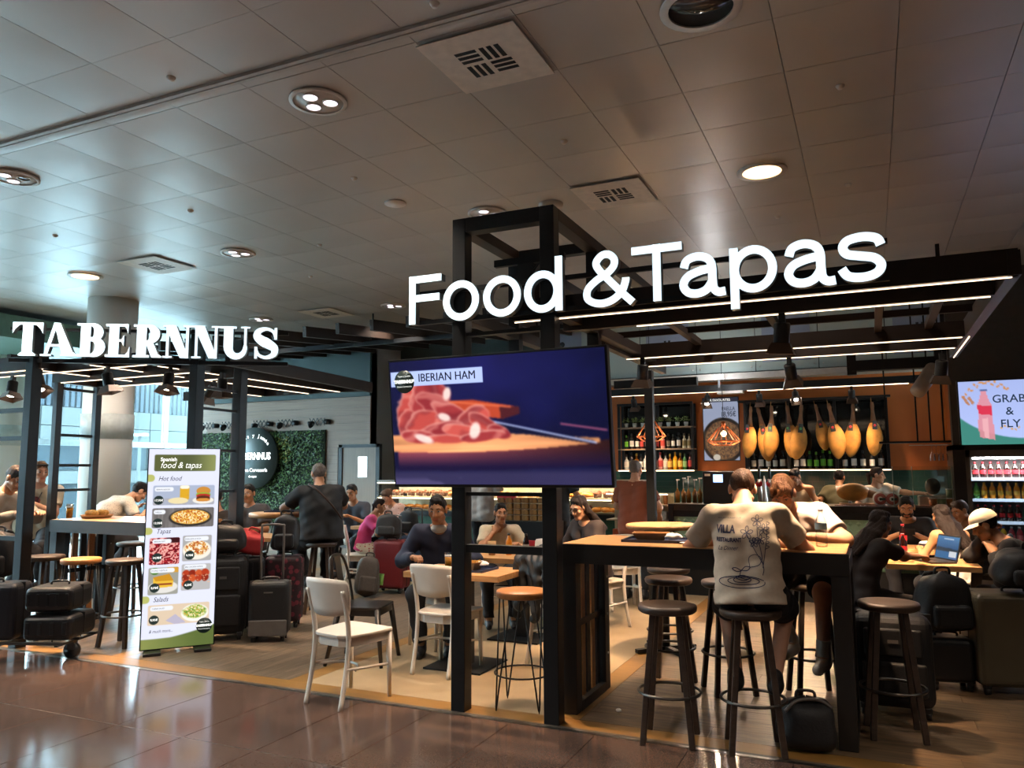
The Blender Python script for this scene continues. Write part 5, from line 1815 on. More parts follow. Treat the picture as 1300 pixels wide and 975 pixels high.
bottle_row('clear dark amber white_label clear white_label clear pink clear amber yellow amber green red'.split(), -3.8, -2.65, 12.82, 1.53, 'on the lowest shelf', 'spirits on the lowest shelf', .95)
bottle_row('white_label white_label white_label white_label white_label'.split(), -1.74, -1.2, 12.82, 1.53, 'in the first bay under the hams', 'wine bottles under the hams', .95)
bottle_row('white_label white_label green_label green_label green_label green_label'.split(), -1.10, -.52, 12.82, 1.53, 'in the middle bay under the hams', 'wine bottles under the hams', .95)
bottle_row('white_label white_label white_label white_label white_label'.split(), -.42, .2, 12.82, 1.53, 'in the last bay under the hams', 'wine bottles under the hams', .95)

# hanging hams
HAMS = mat('cured_ham_rind', 'a8762f', .7, 0, .36, 7, bump=.8, detail=6)
HAMD = mat('ham_hock', '6d4420', .5, 0, .25, 20)
def ham(label, loc, rotz, tilt, sc, tagc):
    t = thing('hanging_ham', label, 'ham', loc, 0, 'hams hanging over the wine')
    t.rotation_euler = (0, tilt, rotz)
    t.scale = (sc, sc, sc)
    b = MB()
    b.smooth = True
    prof = [(.004, -.80), (.03, -.788), (.06, -.755), (.09, -.70), (.113, -.62), (.12, -.54), (.11, -.45), (.085, -.37), (.055, -.31)]
    hock = [(.046, -.305), (.036, -.24), (.026, -.16), (.024, -.10), (.030, -.06), (.020, 0), (.002, .005)]
    for pr, s_ in ((prof, 0), (hock, 1)):
        v0 = []
        n = 18
        for (r_, z) in pr:
            for i in range(n):
                a = 2 * PI * i / n
                off = .03 * math.sin((z + .8) * 3.2)
                v0.append((r_ * math.cos(a) * (1.0 + .12 * math.cos(a)) + off * .5, r_ * math.sin(a) * .62, z))
        f0 = [(j * n + i, j * n + (i + 1) % n, (j + 1) * n + (i + 1) % n, (j + 1) * n + i) for j in range(len(pr) - 1) for i in range(n)]
        f0 += [tuple(range(n - 1, -1, -1)), tuple((len(pr) - 1) * n + i for i in range(n))]
        q = MB()
        q.smooth = True
        q.add(v0, f0)
        q.build('ham_body' if s_ == 0 else 'hock', HAMS if s_ == 0 else HAMD, t)
    l_ = MB().prism([(-.035, -.13), (.035, -.13), (.03, .0), (-.03, .0)], 0, .004, Matrix.Translation((.01, -.062, -.28)) @ Matrix.Rotation(PI / 2, 4, 'X')).build('hang_tag', mat('ham_tag_black', '222422', .5), t)
    MB().lathe([(.001, 0), (.02, 0), (.02, .003), (.001, .003)], 10, M=Matrix.Translation((.01, -.067, -.35)) @ Matrix.Rotation(PI / 2, 4, 'X')).build('tag_seal', tagc, l_)
    MB().tube([(0, 0, 0), (0, 0, .07)], .006, 6).build('rope', KRAFT, t)
    return t
TR_, TG_ = mat('tag_red', 'c2303a', .5), mat('tag_green', '3f8a4f', .5)
for k, (px, tl_, sc, c0) in enumerate(((954, 6, 1.0, TR_), (961, -10, 1.08, TR_), (980, 4, .98, TG_), (999, -4, 1.0, TG_), (1018, 8, 1.05, TG_), (1035, -10, .88, TR_), (1052, -8, 1.04, TR_), (1083, 5, 1.0, TR_), (1107, 0, .98, TR_))):
    kk = (px - 650) / FPX
    xx = 12.55 * (-math.sin(YAW) + math.cos(YAW) * kk) / (math.cos(YAW) + math.sin(YAW) * kk)
    ham('%s whole cured ham hanging on the rack counted from the paella screen' % ORD[k], (xx, 12.46 + .09 * (k % 2), 2.50), R((k * 37) % 50 - 25), R(tl_), sc, c0)
MB_ = MB().box(-1.85, .3, 12.44, 12.58, 2.57, 2.60)
tag(MB_.build('ham_hanging_bar', BLACK), 'black steel bar from which the hams hang', 'rail')

# paella screen
ps = thing('paella_screen', 'tall screen on the orange wall advertising paella for 18,95 euros', 'screen', (-2.2, 12.95, 1.67))
MB().box(-.29, .29, 0, .04, 0, 1.04).build('housing', PLASTIC, ps, bevel=.004)
c = Canvas(70, 126, .56 / 1.0, 'a9b3cf')
c.rect(0, 1, 0, .07, '2d3040')
c.ell(.56, .68, .60, .36, '1c1614', 0, 1, .05)
c.ell(.56, .68, .52, .31, '6b4a33', 0, 1, .05)
nn = c.noise(30, 50, 5, 2)
m_ = c.ell(.56, .68, .5, .3, '6b4a33', 0, 0)
c.put(m_ * (nn > .56), '8e6a45')
c.put(m_ * (nn < .4), '43291c')
c.ell(.36, .95, .10, .05, 'dbd2c2')
c.build('picture', .56, 1.02, print_mat('paella_picture', .35, .3), ps, (0, -.004, .01))
IK = mat('screen_ink', '23283a', .5)
lettering('screen_lettering', 'PAELLA', .085, IK, ps, (.02, -.008, .82), (PI / 2, 0, 0), bold=.001, depth=.0004, width=.75)
lettering('screen_lettering', '18,95€', .115, IK, ps, (.0, -.008, .72), (PI / 2, 0, 0), bold=.002, depth=.0004, width=.75)
lettering('screen_lettering', 'OUR FAVOURITES', .055, INKW, ps, (-.24, -.008, .975), (PI / 2, 0, 0), depth=.0004, width=.9)

# bar canopy: track with light strips and small spots
tk = thing('bar_light_track', 'black ceiling track with a warm light strip over the bar wall', 'light track', (0, 0, 0))
beam('track_beam', (-4.2, 11.9, 2.70), (1.25, 11.9, 2.70), .12, .10, tk, (.02, .44), BLACK)
MB().bar((-1.62, 11.9, 2.696), (.52, 11.9, 2.696), .025, .012).build('led_tape', LEDW, tk)
for xx in (-3.4, .9):
    MB().box(xx - .02, xx + .02, 11.88, 11.92, 2.8, 2.95).build('hanger', BLACK, tk)
MB().box(-2.05, -1.68, 11.82, 11.98, 2.66, 2.70).build('junction_box', WHITE, tk)
MB().bar((-2.95, 9.6, 2.62), (-1.9, 9.6, 2.62), .12, .10).build('lamp_trough', BLACK, tk)
MB().bar((-.15, 9.8, 2.72), (.75, 9.8, 2.72), .12, .12).build('lamp_trough', BLACK, tk)
for xx in (-.15, .75):
    MB().box(xx - .05, xx + .05, 9.75, 9.85, 2.62, 2.95).build('trough_end', BLACK, tk)
for k, (xx, ay, pw) in enumerate(((-3.35, .5, 60), (-1.45, .42, 60), (-.95, -.75, 170), (-.2, .42, 60), (-2.2, -.6, 130))):
    track_spot('%s small black spot under the bar light track counted from the big screen' % ORD[[-3.35, -2.2, -1.45, -.95, -.2].index(xx)], (xx, 11.86, 2.69), (.15 if xx == -.95 else 0, ay, -1), pw, .9, 95)
fl_ = thing('flood_lamp', 'small white flood lamp on the track lighting the panels above the bar', 'flood lamp', (-1.95, 11.45, 2.83))
MB().box(-.07, .07, -.03, .03, 0, .08).build('housing', WHITE, fl_, bevel=.008)
MB().box(-.055, .055, .03, .034, .012, .07).build('lens', mat('flood_lens', 'f4f8ff', .4, emit=4), fl_)
MB().box(-.015, .015, -.015, .015, -.12, 0).build('bracket', BLACK, fl_)
l_ = lamp('flood_beam', 'POINT', (0, -.30, .02), 9, (.95, .97, 1.0), size=.08)
l_.parent = fl_
# hanging glass rack
gr = thing('hanging_glass_rack', 'black hanging rack with wine glasses above the counter end', 'glass rack', (.52, 10.5, 0))
for xx in (-.33, 0, .14, .28):
    MB().bar((xx, 0, 1.86), (xx, 0, 4.0), .018).build('hanger_rod', BLACK, gr)
MB().box(-.42, .34, -.12, .12, 1.84, 1.86).build('shelf', BLACK, gr)
MB().bar((-.1, -.1, 1.81), (.34, -.1, 1.81), .012).build('glass_rail', CHROME, gr)
for k in range(4):
    t = thing('wine_glass', '%s upturned wine glass hanging from the black rack' % ORD[k], 'glass', (.66 + .045 * k, 10.42 + .05 * (k % 2), 1.80), 0, 'hanging wine glasses')
    MB().lathe([(.03, 0), (.004, -.004), (.004, -.075), (.024, -.10), (.032, -.13), (.029, -.175)], 14, caps=False).build('glass_wall', glass('wine_glass', (.92, .92, .92), .08, .05), t)
# projector on the canopy corner
pj = thing('white_projector', 'white cylindrical projector tilted at the pergola corner above the bar', 'projector', (.68, 9.5, 2.62))
MB().cyl((-.02, -.05, -.02), (-.20, -.35, -.28), .085, .075, 20).build('housing', mat('projector_white', 'a59c94', .4), pj)
MB().bar((.1, .05, .02), (-.02, -.02, -.02), .05).build('arm', BLACK, pj)
MB().bar((.1, .05, .02), (.1, .05, 1.45), .04).build('hanger', BLACK, pj)

# copper wire pendant lamps
COP = mat('copper_wire', 'c06a3c', .3, .9)
def pendant(label, px, D, z, rw, hh):
    x_, y_ = at(px, D)
    t = thing('wire_pendant_lamp', label, 'pendant lamp', (x_, y_, z))
    n = 8
    top = [(.05 * math.cos(2 * PI * i / n), .05 * math.sin(2 * PI * i / n), hh) for i in range(n)]
    mid = [(rw * math.cos(2 * PI * i / n), rw * math.sin(2 * PI * i / n), hh * .22) for i in range(n)]
    low = [(rw * .55 * math.cos(2 * PI * i / n), rw * .55 * math.sin(2 * PI * i / n), 0) for i in range(n)]
    for i in range(n):
        MB().tube([top[i], mid[i], low[i]], .006, 6).build('cage_wire', COP, t)
    for rng in (top, mid, low):
        MB().tube(rng, .006, 6, closed=True).build('cage_ring', COP, t)
    MB().cyl((0, 0, hh), (0, 0, hh + .06), .03).build('socket', COP, t)
    MB().sphere((0, 0, hh * .62), .035, 12, 8).build('bulb', mat('warm_bulb', 'ffdca0', .4, emit=8), t)
    MB().tube([(0, 0, hh + .06), (0, 0, 4.0 - z)], .004, 6).build('cord', BLACK, t)
    l_ = lamp('pendant_light', 'POINT', (0, 0, hh * .4), 6, WARM, size=.05)
    l_.parent = t
pendant('copper wire pendant lamp hanging before the bottle rack', 826, 10.5, 1.92, .20, .28)
pendant('copper wire pendant lamp hanging before the paella screen', 918, 9.9, 1.84, .21, .24)

# equipment on the counter
pos = thing('pos_machine', 'black coffee machine with a small blue display on the counter', 'machine', (at_y(912, 10.5), 10.5, CT))
MB().box(-.2, .2, -.18, .18, 0, .42).build('housing', PLASTIC, pos, bevel=.01)
MB().box(-.06, .06, -.186, -.18, .28, .38).build('display', mat('blue_display', '8fb4ff', .3, emit=1.6), pos)
MB().box(-.17, -.10, -.184, -.18, .36, .39).build('sticker', WHITE, pos)
for k, px in enumerate((948, 961, 974)):
    t = thing('beer_tap', '%s chrome beer tap on the counter counted from the big screen' % ORD[k], 'beer tap', (at_y(px, 10.5), 10.5, CT), 0, 'beer taps')
    MB().cyl((0, 0, 0), (0, 0, .32), .03, .026, 14).build('column', CHROME, t)
    MB().cyl((0, 0, .30), (0, -.10, .28), .014, n=10).build('spout', CHROME, t)
    MB().lathe([(.012, .32), (.016, .38), (.02, .44), (.006, .47)], 10).build('handle', BLACK, t)
    MB().lathe([(.001, 0), (.04, 0), (.04, .01), (.001, .01)], 14, M=Matrix.Translation((0, -.03, .26)) @ Matrix.Rotation(PI / 2, 4, 'X')).build('badge', REDL, t)
t = tag(MB().lathe([(.05, 0), (.03, .10), (.022, .25), (.004, .36)], 10).build('folded_cloth', WHITE, None, (at_y(967, 10.7), 10.7, CT)), 'white folded cloth standing among the beer taps', 'cloth')
for k, px in enumerate((858, 865, 872, 879, 886)):
    t = thing('syrup_pump', '%s syrup bottle with pump behind the counter counted from the big screen' % ORD[k], 'pump bottle', (at_y(px, 10.65), 10.62 + .03 * (k % 2), CT), 0, 'syrup pump bottles')
    MB().lathe([(.03, 0), (.032, .14), (.012, .17), (.012, .19)], 12).build('bottle_body', mat('bottle_amber_pump', ['8a5a22', 'c9c3b4'][k % 2], .25), t)
    MB().cyl((0, 0, .19), (0, 0, .30 + .02 * (k % 3)), .006, n=8).build('pump_stem', CHROME, t)
    MB().box(-.012, .035, -.01, .01, .30 + .02 * (k % 3), .315 + .02 * (k % 3)).build('pump_head', WHITE, t)
t = thing('ham_on_stand', 'large uncut ham resting on a stand on the counter', 'ham', (at_y(1085, 10.5), 10.5, CT), R(8))
MB().box(-.22, .26, -.08, .08, 0, .025).build('stand_board', OAK2, t)
MB().cyl((-.10, 0, .025), (-.10, 0, .07), .02, n=8).build('stand_post', CHROME, t)
MB().sphere((-.06, 0, .16), (.19, .10, .11), 20, 12).build('ham_body', HAMS, t)
MB().tube([(.08, 0, .15), (.26, 0, .11), (.36, 0, .10)], [.055, .035, .025], 12).build('hock', HAMD, t)
for k, px in enumerate((1112, 1127)):
    t = thing('ham_platter', '%s round ham platter packet standing on the counter' % ['first', 'second'][k], 'packet', (at_y(px, 10.3), 10.3, CT), 0, 'round ham packets')
    MB().lathe([(.001, 0), (.085, 0), (.085, .012), (.001, .012)], 24, M=Matrix.Translation((0, .02, .087)) @ Matrix.Rotation(R(80), 4, 'X')).build('card_disc', WHITE, t)
    MB().lathe([(.03, 0), (.068, 0), (.068, .003), (.03, .003)], 24, M=Matrix.Translation((0, .006, .087)) @ Matrix.Rotation(R(80), 4, 'X'), caps=False).build('ham_slices', mat('ham_slice_pink', 'a8534a', .5), t)
    MB().box(-.01, .055, .0, .006, .07, .10).build('label_patch', mat('dark_green_label', '22382f', .5), t)
pk = MB().box(-.055, .055, -.04, .04, 0, .012).mesh('ham_packet', mat('packet_print', '9a6f6a', .35, 0, .4, 25))
for k in range(20):
    xx = at_y(1062 + k * 6.3, 10.4)
    o = place('ham_packet', pk, None, (xx, 10.33 + .09 * (k % 3), CT + (.0 if k % 2 else .0)), (0, 0, R((k * 47) % 60 - 30)))
    tag(o, '%s flat ham packet lying on the counter counted from the water bottle side' % ORD[k], 'packet', 'ham packets on the counter')
for k, (px, z) in enumerate(((1178, 0), (1189, 0), (1200, 0), (1200, .105))):
    t = thing('paper_tub', '%s printed paper tub at the counter end' % ['nearest', 'middle', 'lower outer', 'upper outer'][k], 'tub', (at_y(px, 10.4), 10.4, CT + z), 0, 'paper tubs on the counter')
    MB().lathe([(.001, 0), (.038, 0), (.045, .095), (.001, .095)], 18).build('tub_body', mat('tub_print_%d' % (k % 2), ['b5703f', '7d8f6a'][k % 2], .5, 0, .2, 30), t)
    MB().lathe([(.047, .093), (.047, .103), (.001, .103)], 18).build('lid', WHITE, t)
GS = glass('counter_glass', (.90, .93, .92), .05)
gs = thing('counter_glass_screen', 'clear glass screen standing on the counter end', 'glass screen', (0, 0, 0))
gx0, gx1 = at_y(1129, 10.25), .83
gm = (gx0 + gx1) / 2 - .1
for a, b_ in ((gx0, gm - .004), (gm + .004, gx1)):
    MB().box(a, b_, 10.245, 10.253, CT, 1.56).build('glass_pane', GS, gs)
MB().box(gx1 - .008, gx1, 10.255, 10.8, CT, 1.56).build('glass_pane', GS, gs)
for xx in (gx0, gm, gx1):
    MB().box(xx - .004, xx + .004, 10.24, 10.258, CT, 1.56).build('edge_strip', mat('glass_edge', '9fb0a8', .3), gs)
# meat slicer behind the glass
t = thing('meat_slicer', 'shiny steel meat slicer behind the glass screen', 'slicer', (at_y(1178, 10.68), 10.68, CT))
MB().box(-.16, .16, -.1, .1, 0, .12).build('base', CHROME, t, bevel=.015)
MB().lathe([(.001, 0), (.10, 0), (.10, .015), (.001, .015)], 28, M=Matrix.Translation((0, -.02, .23)) @ Matrix.Rotation(R(35), 4, 'Z') @ Matrix.Rotation(PI / 2, 4, 'X')).build('blade_disc', CHROME, t)
MB().sphere((0, .03, .24), (.05, .04, .05), 14, 8).build('blade_cover', CHROME, t)

# ================================================================== PASTRY COUNTER
px0, px1, py0 = -7.7, -3.05, 11.2
pc = thing('pastry_counter', 'lit glass pastry counter with tiled front behind the big screen', 'display counter', (0, 0, 0))
MB().box(px0, px1, py0 + .03, 11.94, 0, .80).build('plinth', mat('plinth_dark', '27322f', .6), pc)
pt = MB().box(-.073, .073, -.012, 0, .003, .147).mesh('front_tile', TILEG)
for r_ in range(5):
    for k in range(31):
        place('front_tile', pt, pc, (px0 + .08 + k * .15, py0 + .028, .03 + r_ * .152))
MB().box(px0, px1, py0 - .02, 11.94, .80, .87).build('ledge', BLACK, pc)
CASE = mat('case_back', 'd9c9a8', .5)
MB().box(px0, px1, 11.88, 11.92, .87, 1.36).build('case_back', CASE, pc)
for zz in (.88, 1.10):
    MB().box(px0, px1, py0 + .06, 11.86, zz, zz + .012).build('case_shelf', mat('case_shelf', 'b9a88c', .3), pc)
MB().box(px0, px1, py0, 11.92, 1.34, 1.38).build('case_top', mat('case_top', '6e6a66', .3), pc)
MB().box(px0, px1, py0 + .02, py0 + .05, 1.325, 1.34).build('case_light', mat('case_led', 'fff0cf', .4, emit=6), pc)
MB().box(px0, px1, py0 + .03, py0 + .05, 1.075, 1.085).build('case_light', mat('case_led', 'fff0cf', .4, emit=6), pc)
for k in range(3):
    l_ = lamp('case_lamp', 'AREA', (px0 + .8 + k * 1.52, py0 + .10, 1.33), 9, (1, .85, .62), (R(20), 0, 0), 1.4, .04)
    l_.parent = pc
for k in range(5):
    a = px0 + k * (px1 - px0) / 5
    MB().box(a, a + (px1 - px0) / 5 - .01, py0, py0 + .008, .87, 1.34).build('glass_pane', glass('case_glass', (.96, .96, .94), .05), pc)
CRO = mat('croissant_crust', 'c07a2c', .5, 0, .25, 30, bump=.3)
MUF = mat('muffin_dark', '6a3d22', .7, 0, .2, 30)
COO = mat('cookie', 'b98a4a', .7, 0, .25, 40)
cm = MB().tube(smooth_path([(-.075, .03, .02), (-.045, -.015, .032), (0, -.03, .038), (.045, -.015, .032), (.075, .03, .02)], 3), [.008, .014, .02, .026, .03, .034, .036, .034, .03, .026, .02, .014, .008], 8).mesh('croissant', CRO)
mm_ = MB().slot(0).lathe([(.001, 0), (.028, 0), (.036, .045)], 12).slot(1).lathe([(.036, .045), (.042, .055), (.034, .075), (.012, .088), (.001, .09)], 12).mesh('muffin', [mat('muffin_case', '4a3024', .8), MUF])
km = MB().lathe([(.001, 0), (.045, 0), (.05, .012), (.04, .024), (.001, .028)], 14).mesh('cookie', COO)
k = 0
cnt = {}
for zz, nm in ((1.112, 'upper'), (.892, 'lower')):
    xx = px0 + .15
    j = 0
    while xx < px1 - .12:
        kind = ['muffin', 'muffin', 'croissant', 'croissant', 'cookie', 'croissant'][(j // 4 + (0 if nm == 'upper' else 2)) % 6]
        me_ = {'muffin': mm_, 'croissant': cm, 'cookie': km}[kind]
        for row in range(2):
            cnt[(nm, row)] = cnt.get((nm, row), 0) + 1
            o = place(kind, me_, None, (xx, py0 + .16 + row * .16, zz), (0, 0, R((j * 53) % 40 - 20)))
            o.scale = (1.15,) * 3
            tag(o, '%s %s of the %s row on the %s pastry shelf' % (nth(cnt[(nm, row)]), kind, ['front', 'rear'][row], nm), 'pastry', 'pastries in the counter')
        if j % 4 == 2:
            t = tag(MB().box(-.03, .03, 0, .004, 0, .04).build('price_card', PLASTIC, None, (xx + .06, py0 + .08, zz)), '%s black price card on the %s pastry shelf' % (ORD[min(j // 4, 19)], nm), 'price card', 'pastry price cards')
        xx += .155
        j += 1
# side cabinet with drinks and red banner near the brown t-shirt
t = thing('drinks_display', 'lit glass display with glasses and snacks beside the counter', 'display case', (at(826, 10.2)[0] - .27, 10.4, 0))
MB().box(-.42, .42, -.2, .2, 0, .62).build('plinth', BLACK, t)
for zz in (.62, .86, 1.06):
    MB().box(-.42, .42, -.2, .2, zz, zz + .015).build('shelf', mat('case_shelf', 'b9a88c', .3), t)
MB().box(-.42, .42, .18, .2, .62, 1.22).build('case_back', CASE, t)
MB().box(-.42, .42, -.19, -.182, 1.208, 1.215).build('case_light', mat('case_led', 'fff0cf', .4, emit=6), t)
MB().box(-.42, .42, -.2, .2, 1.215, 1.235).build('top_pane', GS, t)
for k in range(9):
    b_ = MB().lathe([(.028, 0), (.034, .12), (.030, .12), (.024, .006)], 10).build('tumbler', mat('juice_tone_%d' % (k % 3), ['c98a35', 'b9b09a', '9c5a2a'][k % 3], .3), t, (-.36 + k * .09, -.05, 1.075))
for k in range(6):
    MB().box(-.05, .05, -.06, .06, 0, .10).build('snack_box', mat('snack_%d' % (k % 3), ['c2542c', 'd8b25a', 'c9c2b0'][k % 3], .5, 0, .2, 30), t, (-.33 + k * .13, 0, .635 + .24 * (k % 2)), bevel=.008)
t = thing('snack_stand', 'stand with boxed snacks and a red sign behind the tower', 'display stand', (at(668, 10.6)[0], at(668, 10.6)[1], 0))
MB().box(-.45, .45, -.15, .2, 0, .86).build('plinth', BLACK, t)
for r_ in range(4):
    for k in range(7):
        MB().box(-.05, .05, -.05, .05, 0, .07).build('snack_box', mat('snack_gold', '8a5f2c', .4, 0, .45, 22), t, (-.36 + k * .12, -.02, .865 + r_ * .078), bevel=.008)
MB().box(-.42, -.14, -.06, -.04, 1.14, 1.24).build('red_sign', REDL, t)
for k in range(5):
    MB().box(-.06, .06, -.02, .02, 0, .17).build('crisp_bag', mat('crisps_%d' % (k % 3), ['b3242c', '2f5f3a', '2a3f78'][k % 3], .35, 0, .2, 20), t, (-.3 + k * .15, -.19, .45), bevel=.012)

# ================================================================== FRIDGE AND SCREEN
fr = thing('drinks_fridge', 'open lit drinks fridge stocked with bottles and cans', 'fridge', (0, 0, 0))
fx0, fx1, fy0, fy1 = .97, 2.75, 10.2, 10.95
STEEL = mat('fridge_steel', '7d7771', .35, .6)
MB().box(fx0 - .12, fx0, fy0 - .02, fy1, 0, 1.80).build('side_panel', PLASTIC, fr)
MB().box(fx0, fx0 + .05, fy0, fy1, 0, 1.74).build('side_panel', STEEL, fr)
MB().box(fx1, fx1 + .08, fy0, fy1, 0, 1.8).build('side_panel', STEEL, fr)
MB().box(fx0 - .12, fx1 + .08, fy0 - .02, fy1, 1.74, 1.80).build('top_edge', PLASTIC, fr)
MB().box(fx0, fx1, fy0, fy1, 1.66, 1.74).build('top_panel', STEEL, fr)
MB().box(fx0, fx1, fy1 - .05, fy1, .3, 1.66).build('back_panel', mat('fridge_back', 'b9b4ab', .5), fr)
MB().box(fx0, fx1, fy0, fy1, 0, .42).build('base', STEEL, fr)
MB().box(fx0 + .08, fx1, fy0 + .06, fy0 + .09, 1.64, 1.66).build('fridge_light', mat('fridge_led', 'f4faff', .4, emit=5), fr)
l_ = lamp('fridge_lamp', 'AREA', ((fx0 + fx1) / 2, fy0 + .03, 1.65), 22, (.95, .98, 1), (R(25), 0, 0), 1.6, .04)
l_.parent = fr
SH = (1.425, 1.19, .94, .70, .48)
for zz in SH:
    MB().box(fx0 + .05, fx1, fy0 + .10, fy1 - .05, zz - .015, zz).build('shelf', mat('fridge_shelf', 'c4ccd2', .3), fr)
    MB().box(fx0 + .05, fx1, fy0 + .09, fy0 + .10, zz - .03, zz + .005).build('price_strip', mat('price_strip', '9fb6cc', .4, emit=.3), fr)
FB = {}
def drink_mesh(kind):
    if kind not in FB:
        body, lab, cap = {'cola': ('200c0a', 'b5222a', 'b5222a'), 'zero': ('1c0c0c', '2a2a2a', '2a2a2a'), 'water': ('aebfc6', '7fa3c9', '4f7fc0'), 'blue_can': ('4f9fd0', 'cfe3ee', 'b8bcc0'), 'green_can': ('24422a', '6fae3c', 'b8bcc0'), 'juice': ('d58a22', 'e8c24a', 'd9a030'), 'green': ('3e8a3c', '7fc24a', '2f6f2f'), 'sprite': ('6fb58a', '3f9f5f', '4fae6a'), 'yellow': ('d9c435', 'e8d75a', '3f6fc0'), 'orange': ('d97a2a', 'e69a4a', 'd0602a'), 'pink': ('b03a4a', 'd9818a', 'd9d9d9')}[kind]
        b = MB()
        if 'can' in kind:
            b.slot(0).lathe([(.001, 0), (.026, 0), (.030, .008), (.030, .13), (.026, .14)], 12)
            b.slot(1).lathe([(.0305, .04), (.0305, .10)], 12, caps=False)
            b.slot(2).lathe([(.026, .14), (.024, .145), (.001, .143)], 12)
        else:
            b.slot(0).lathe([(.001, 0), (.029, 0), (.032, .008), (.032, .10), (.028, .125), (.012, .155), (.012, .165)], 12)
            b.slot(1).lathe([(.0326, .045), (.0326, .09)], 12, caps=False)
            b.slot(2).lathe([(.014, .163), (.014, .182), (.001, .184)], 12)
        FB[kind] = b.mesh('drink_bottle', [mat('drink_' + kind, body, .12), mat('drink_label_' + kind, lab, .4), mat('drink_cap_' + kind, cap, .4)])
    return FB[kind]
rows = ['cola cola cola cola cola cola cola water blue_can blue_can green_can green_can blue_can cola water juice'.split(), 'green juice juice juice juice juice juice juice juice juice pink pink orange juice juice pink'.split(),
        'cola cola cola cola cola cola sprite sprite yellow yellow yellow orange orange sprite cola yellow'.split(), 'yellow yellow yellow yellow pink pink pink water water pink pink cola cola cola water water'.split(), 'water water water water zero zero zero cola cola water water zero zero water water water'.split()]
for r_, kinds in enumerate(rows):
    for k, kd in enumerate(kinds):
        o = place('drink_can' if 'can' in kd else 'drink_bottle', drink_mesh(kd), None, (fx0 + .11 + k * .078, fy0 + .17, SH[r_]))
        tag(o, '%s %s drink on the %s fridge shelf counted from the counter side' % (ORD[k], kd.replace('_', ' '), ['top', 'second', 'third', 'fourth', 'lowest'][r_]), 'drink', 'drinks on the %s fridge shelf' % ['top', 'second', 'third', 'fourth', 'lowest'][r_])
gf = thing('grab_and_fly_screen', 'bright screen reading GRAB & FLY above the drinks fridge', 'screen', (1.78, 10.2, 1.80))
GW, GH = 1.66, .72
MB().box(-GW / 2 - .015, GW / 2 + .015, 0, .05, -.015, GH + .015).build('housing', PLASTIC, gf, bevel=.004)
c = Canvas(150, 66, GW / GH, 'a9b8ea')
c.c += (c.v[..., None] - .5) * .06
c.put(c.soft(np.hypot((c.u - .38) * 1.9, (c.v + .05) * 1.0) * -1 + .95, .02) * (c.u < .5), '3f8378')
c.poly([(.135, .16), (.165, .16), (.175, .28), (.195, .40), (.19, .55), (.20, .75), (.198, .92), (.115, .88), (.105, .70), (.115, .52), (.105, .40), (.125, .28)], 'd98a95', .9)
c.poly([(.107, .38), (.195, .40), (.19, .54), (.115, .52)], 'd2364f')
c.poly([(.13, .60), (.165, .58), (.17, .90), (.14, .88)], 'e8b0b5', .8)
c.rect(.13, .175, .14, .165, '5a6a9a')
for k in range(16):
    a = k / 15
    c.ell(.03 + .26 * a, .14 - .12 * math.sin(a * PI) + .03 * math.sin(k * 9) + .1 * (1 - a) ** 3, .012, .014, 'c98a4a', k, .9, .3)
for k in range(9):
    c.ell(.03 + .06 * ((k * 7) % 9) / 9, .25 + .12 * ((k * 5) % 9) / 9, .012, .018, 'b5764a', k, .8, .3)
for k in range(6):
    c.ell(.24 + .02 * k, .74 + .03 * math.sin(k * 5), .008, .012, 'd09a4a', k, .9, .3)
c.build('picture', GW, GH, print_mat('grab_picture', .55, .3), gf, (0, -.004, 0))
IKG = mat('grab_ink', '3c5a78', .5, emit=.15)
for s_, zz in (('GRAB', .47), ('&', .33), ('FLY', .19)):
    lettering('screen_lettering', s_, .125, IKG, gf, (-.345, -.008, zz), (PI / 2, 0, 0), align='CENTER', bold=.001, depth=.0004)

# ================================================================== PLANT WALL AND WALL LAMPS
pw_ = thing('plant_wall', 'dense green artificial plant wall behind the far tables', 'plant wall', (0, 11.95, 0))
MB().box(-12.85, -9.42, 0, .03, .45, 2.32).build('backing', mat('moss_backing', '16210f', .9), pw_)
for sd, (cl, lo, hi, cnt_) in enumerate((('2f4a1f', -12.85, -9.42, 5200), ('4b6a2a', -12.85, -9.42, 2600), ('7a7a2c', -10.95, -10.2, 450))):
    lf = MB()
    r_ = random.Random(sd)
    for q in range(cnt_):
        p = Vector((r_.uniform(lo, hi), -r_.uniform(.01, .12), r_.uniform(.45, 2.32) if sd < 2 else r_.uniform(1.7, 2.2)))
        a = Vector((r_.uniform(-1, 1), r_.uniform(-.8, .2), r_.uniform(-1, .4))).normalized() * r_.uniform(.03, .06)
        b_ = a.cross(Vector((r_.uniform(-.4, .4), -1, r_.uniform(-.4, .4)))).normalized() * .016
        lf.add([p, p + a * .5 + b_, p + a, p + a * .5 - b_], [(0, 1, 2, 3)])
    tag(lf.build('leaves', mat('wall_leaf_%d' % sd, cl, .55, 0, .3, 5), pw_), kind='stuff')
rs_ = thing('round_wall_sign', 'round dark green sign with white lettering on the plant wall', 'sign', (-11.02, 11.78, 1.80))
MB().lathe([(.001, 0), (.60, 0), (.60, .04), (.001, .04)], 48, M=Matrix.Translation((0, .04, 0)) @ Matrix.Rotation(PI / 2, 4, 'X')).build('disc', mat('sign_green', '2c3a38', .5), rs_)
SL = mat('sign_white_lit', 'f2f7f4', .5, emit=1.3)
lettering('sign_lettering', 'TABERNNUS', .19, SL, rs_, (0, -.012, -.03), (PI / 2, 0, 0), align='CENTER', bold=.004, width=.82)
lettering('sign_lettering', 'Nueva Cervecería', .10, SL, rs_, (0, -.012, -.27), (PI / 2, 0, 0), align='CENTER')
lettering('sign_lettering', 'de tapas', .06, SL, rs_, (0, -.012, -.38), (PI / 2, 0, 0), align='CENTER')
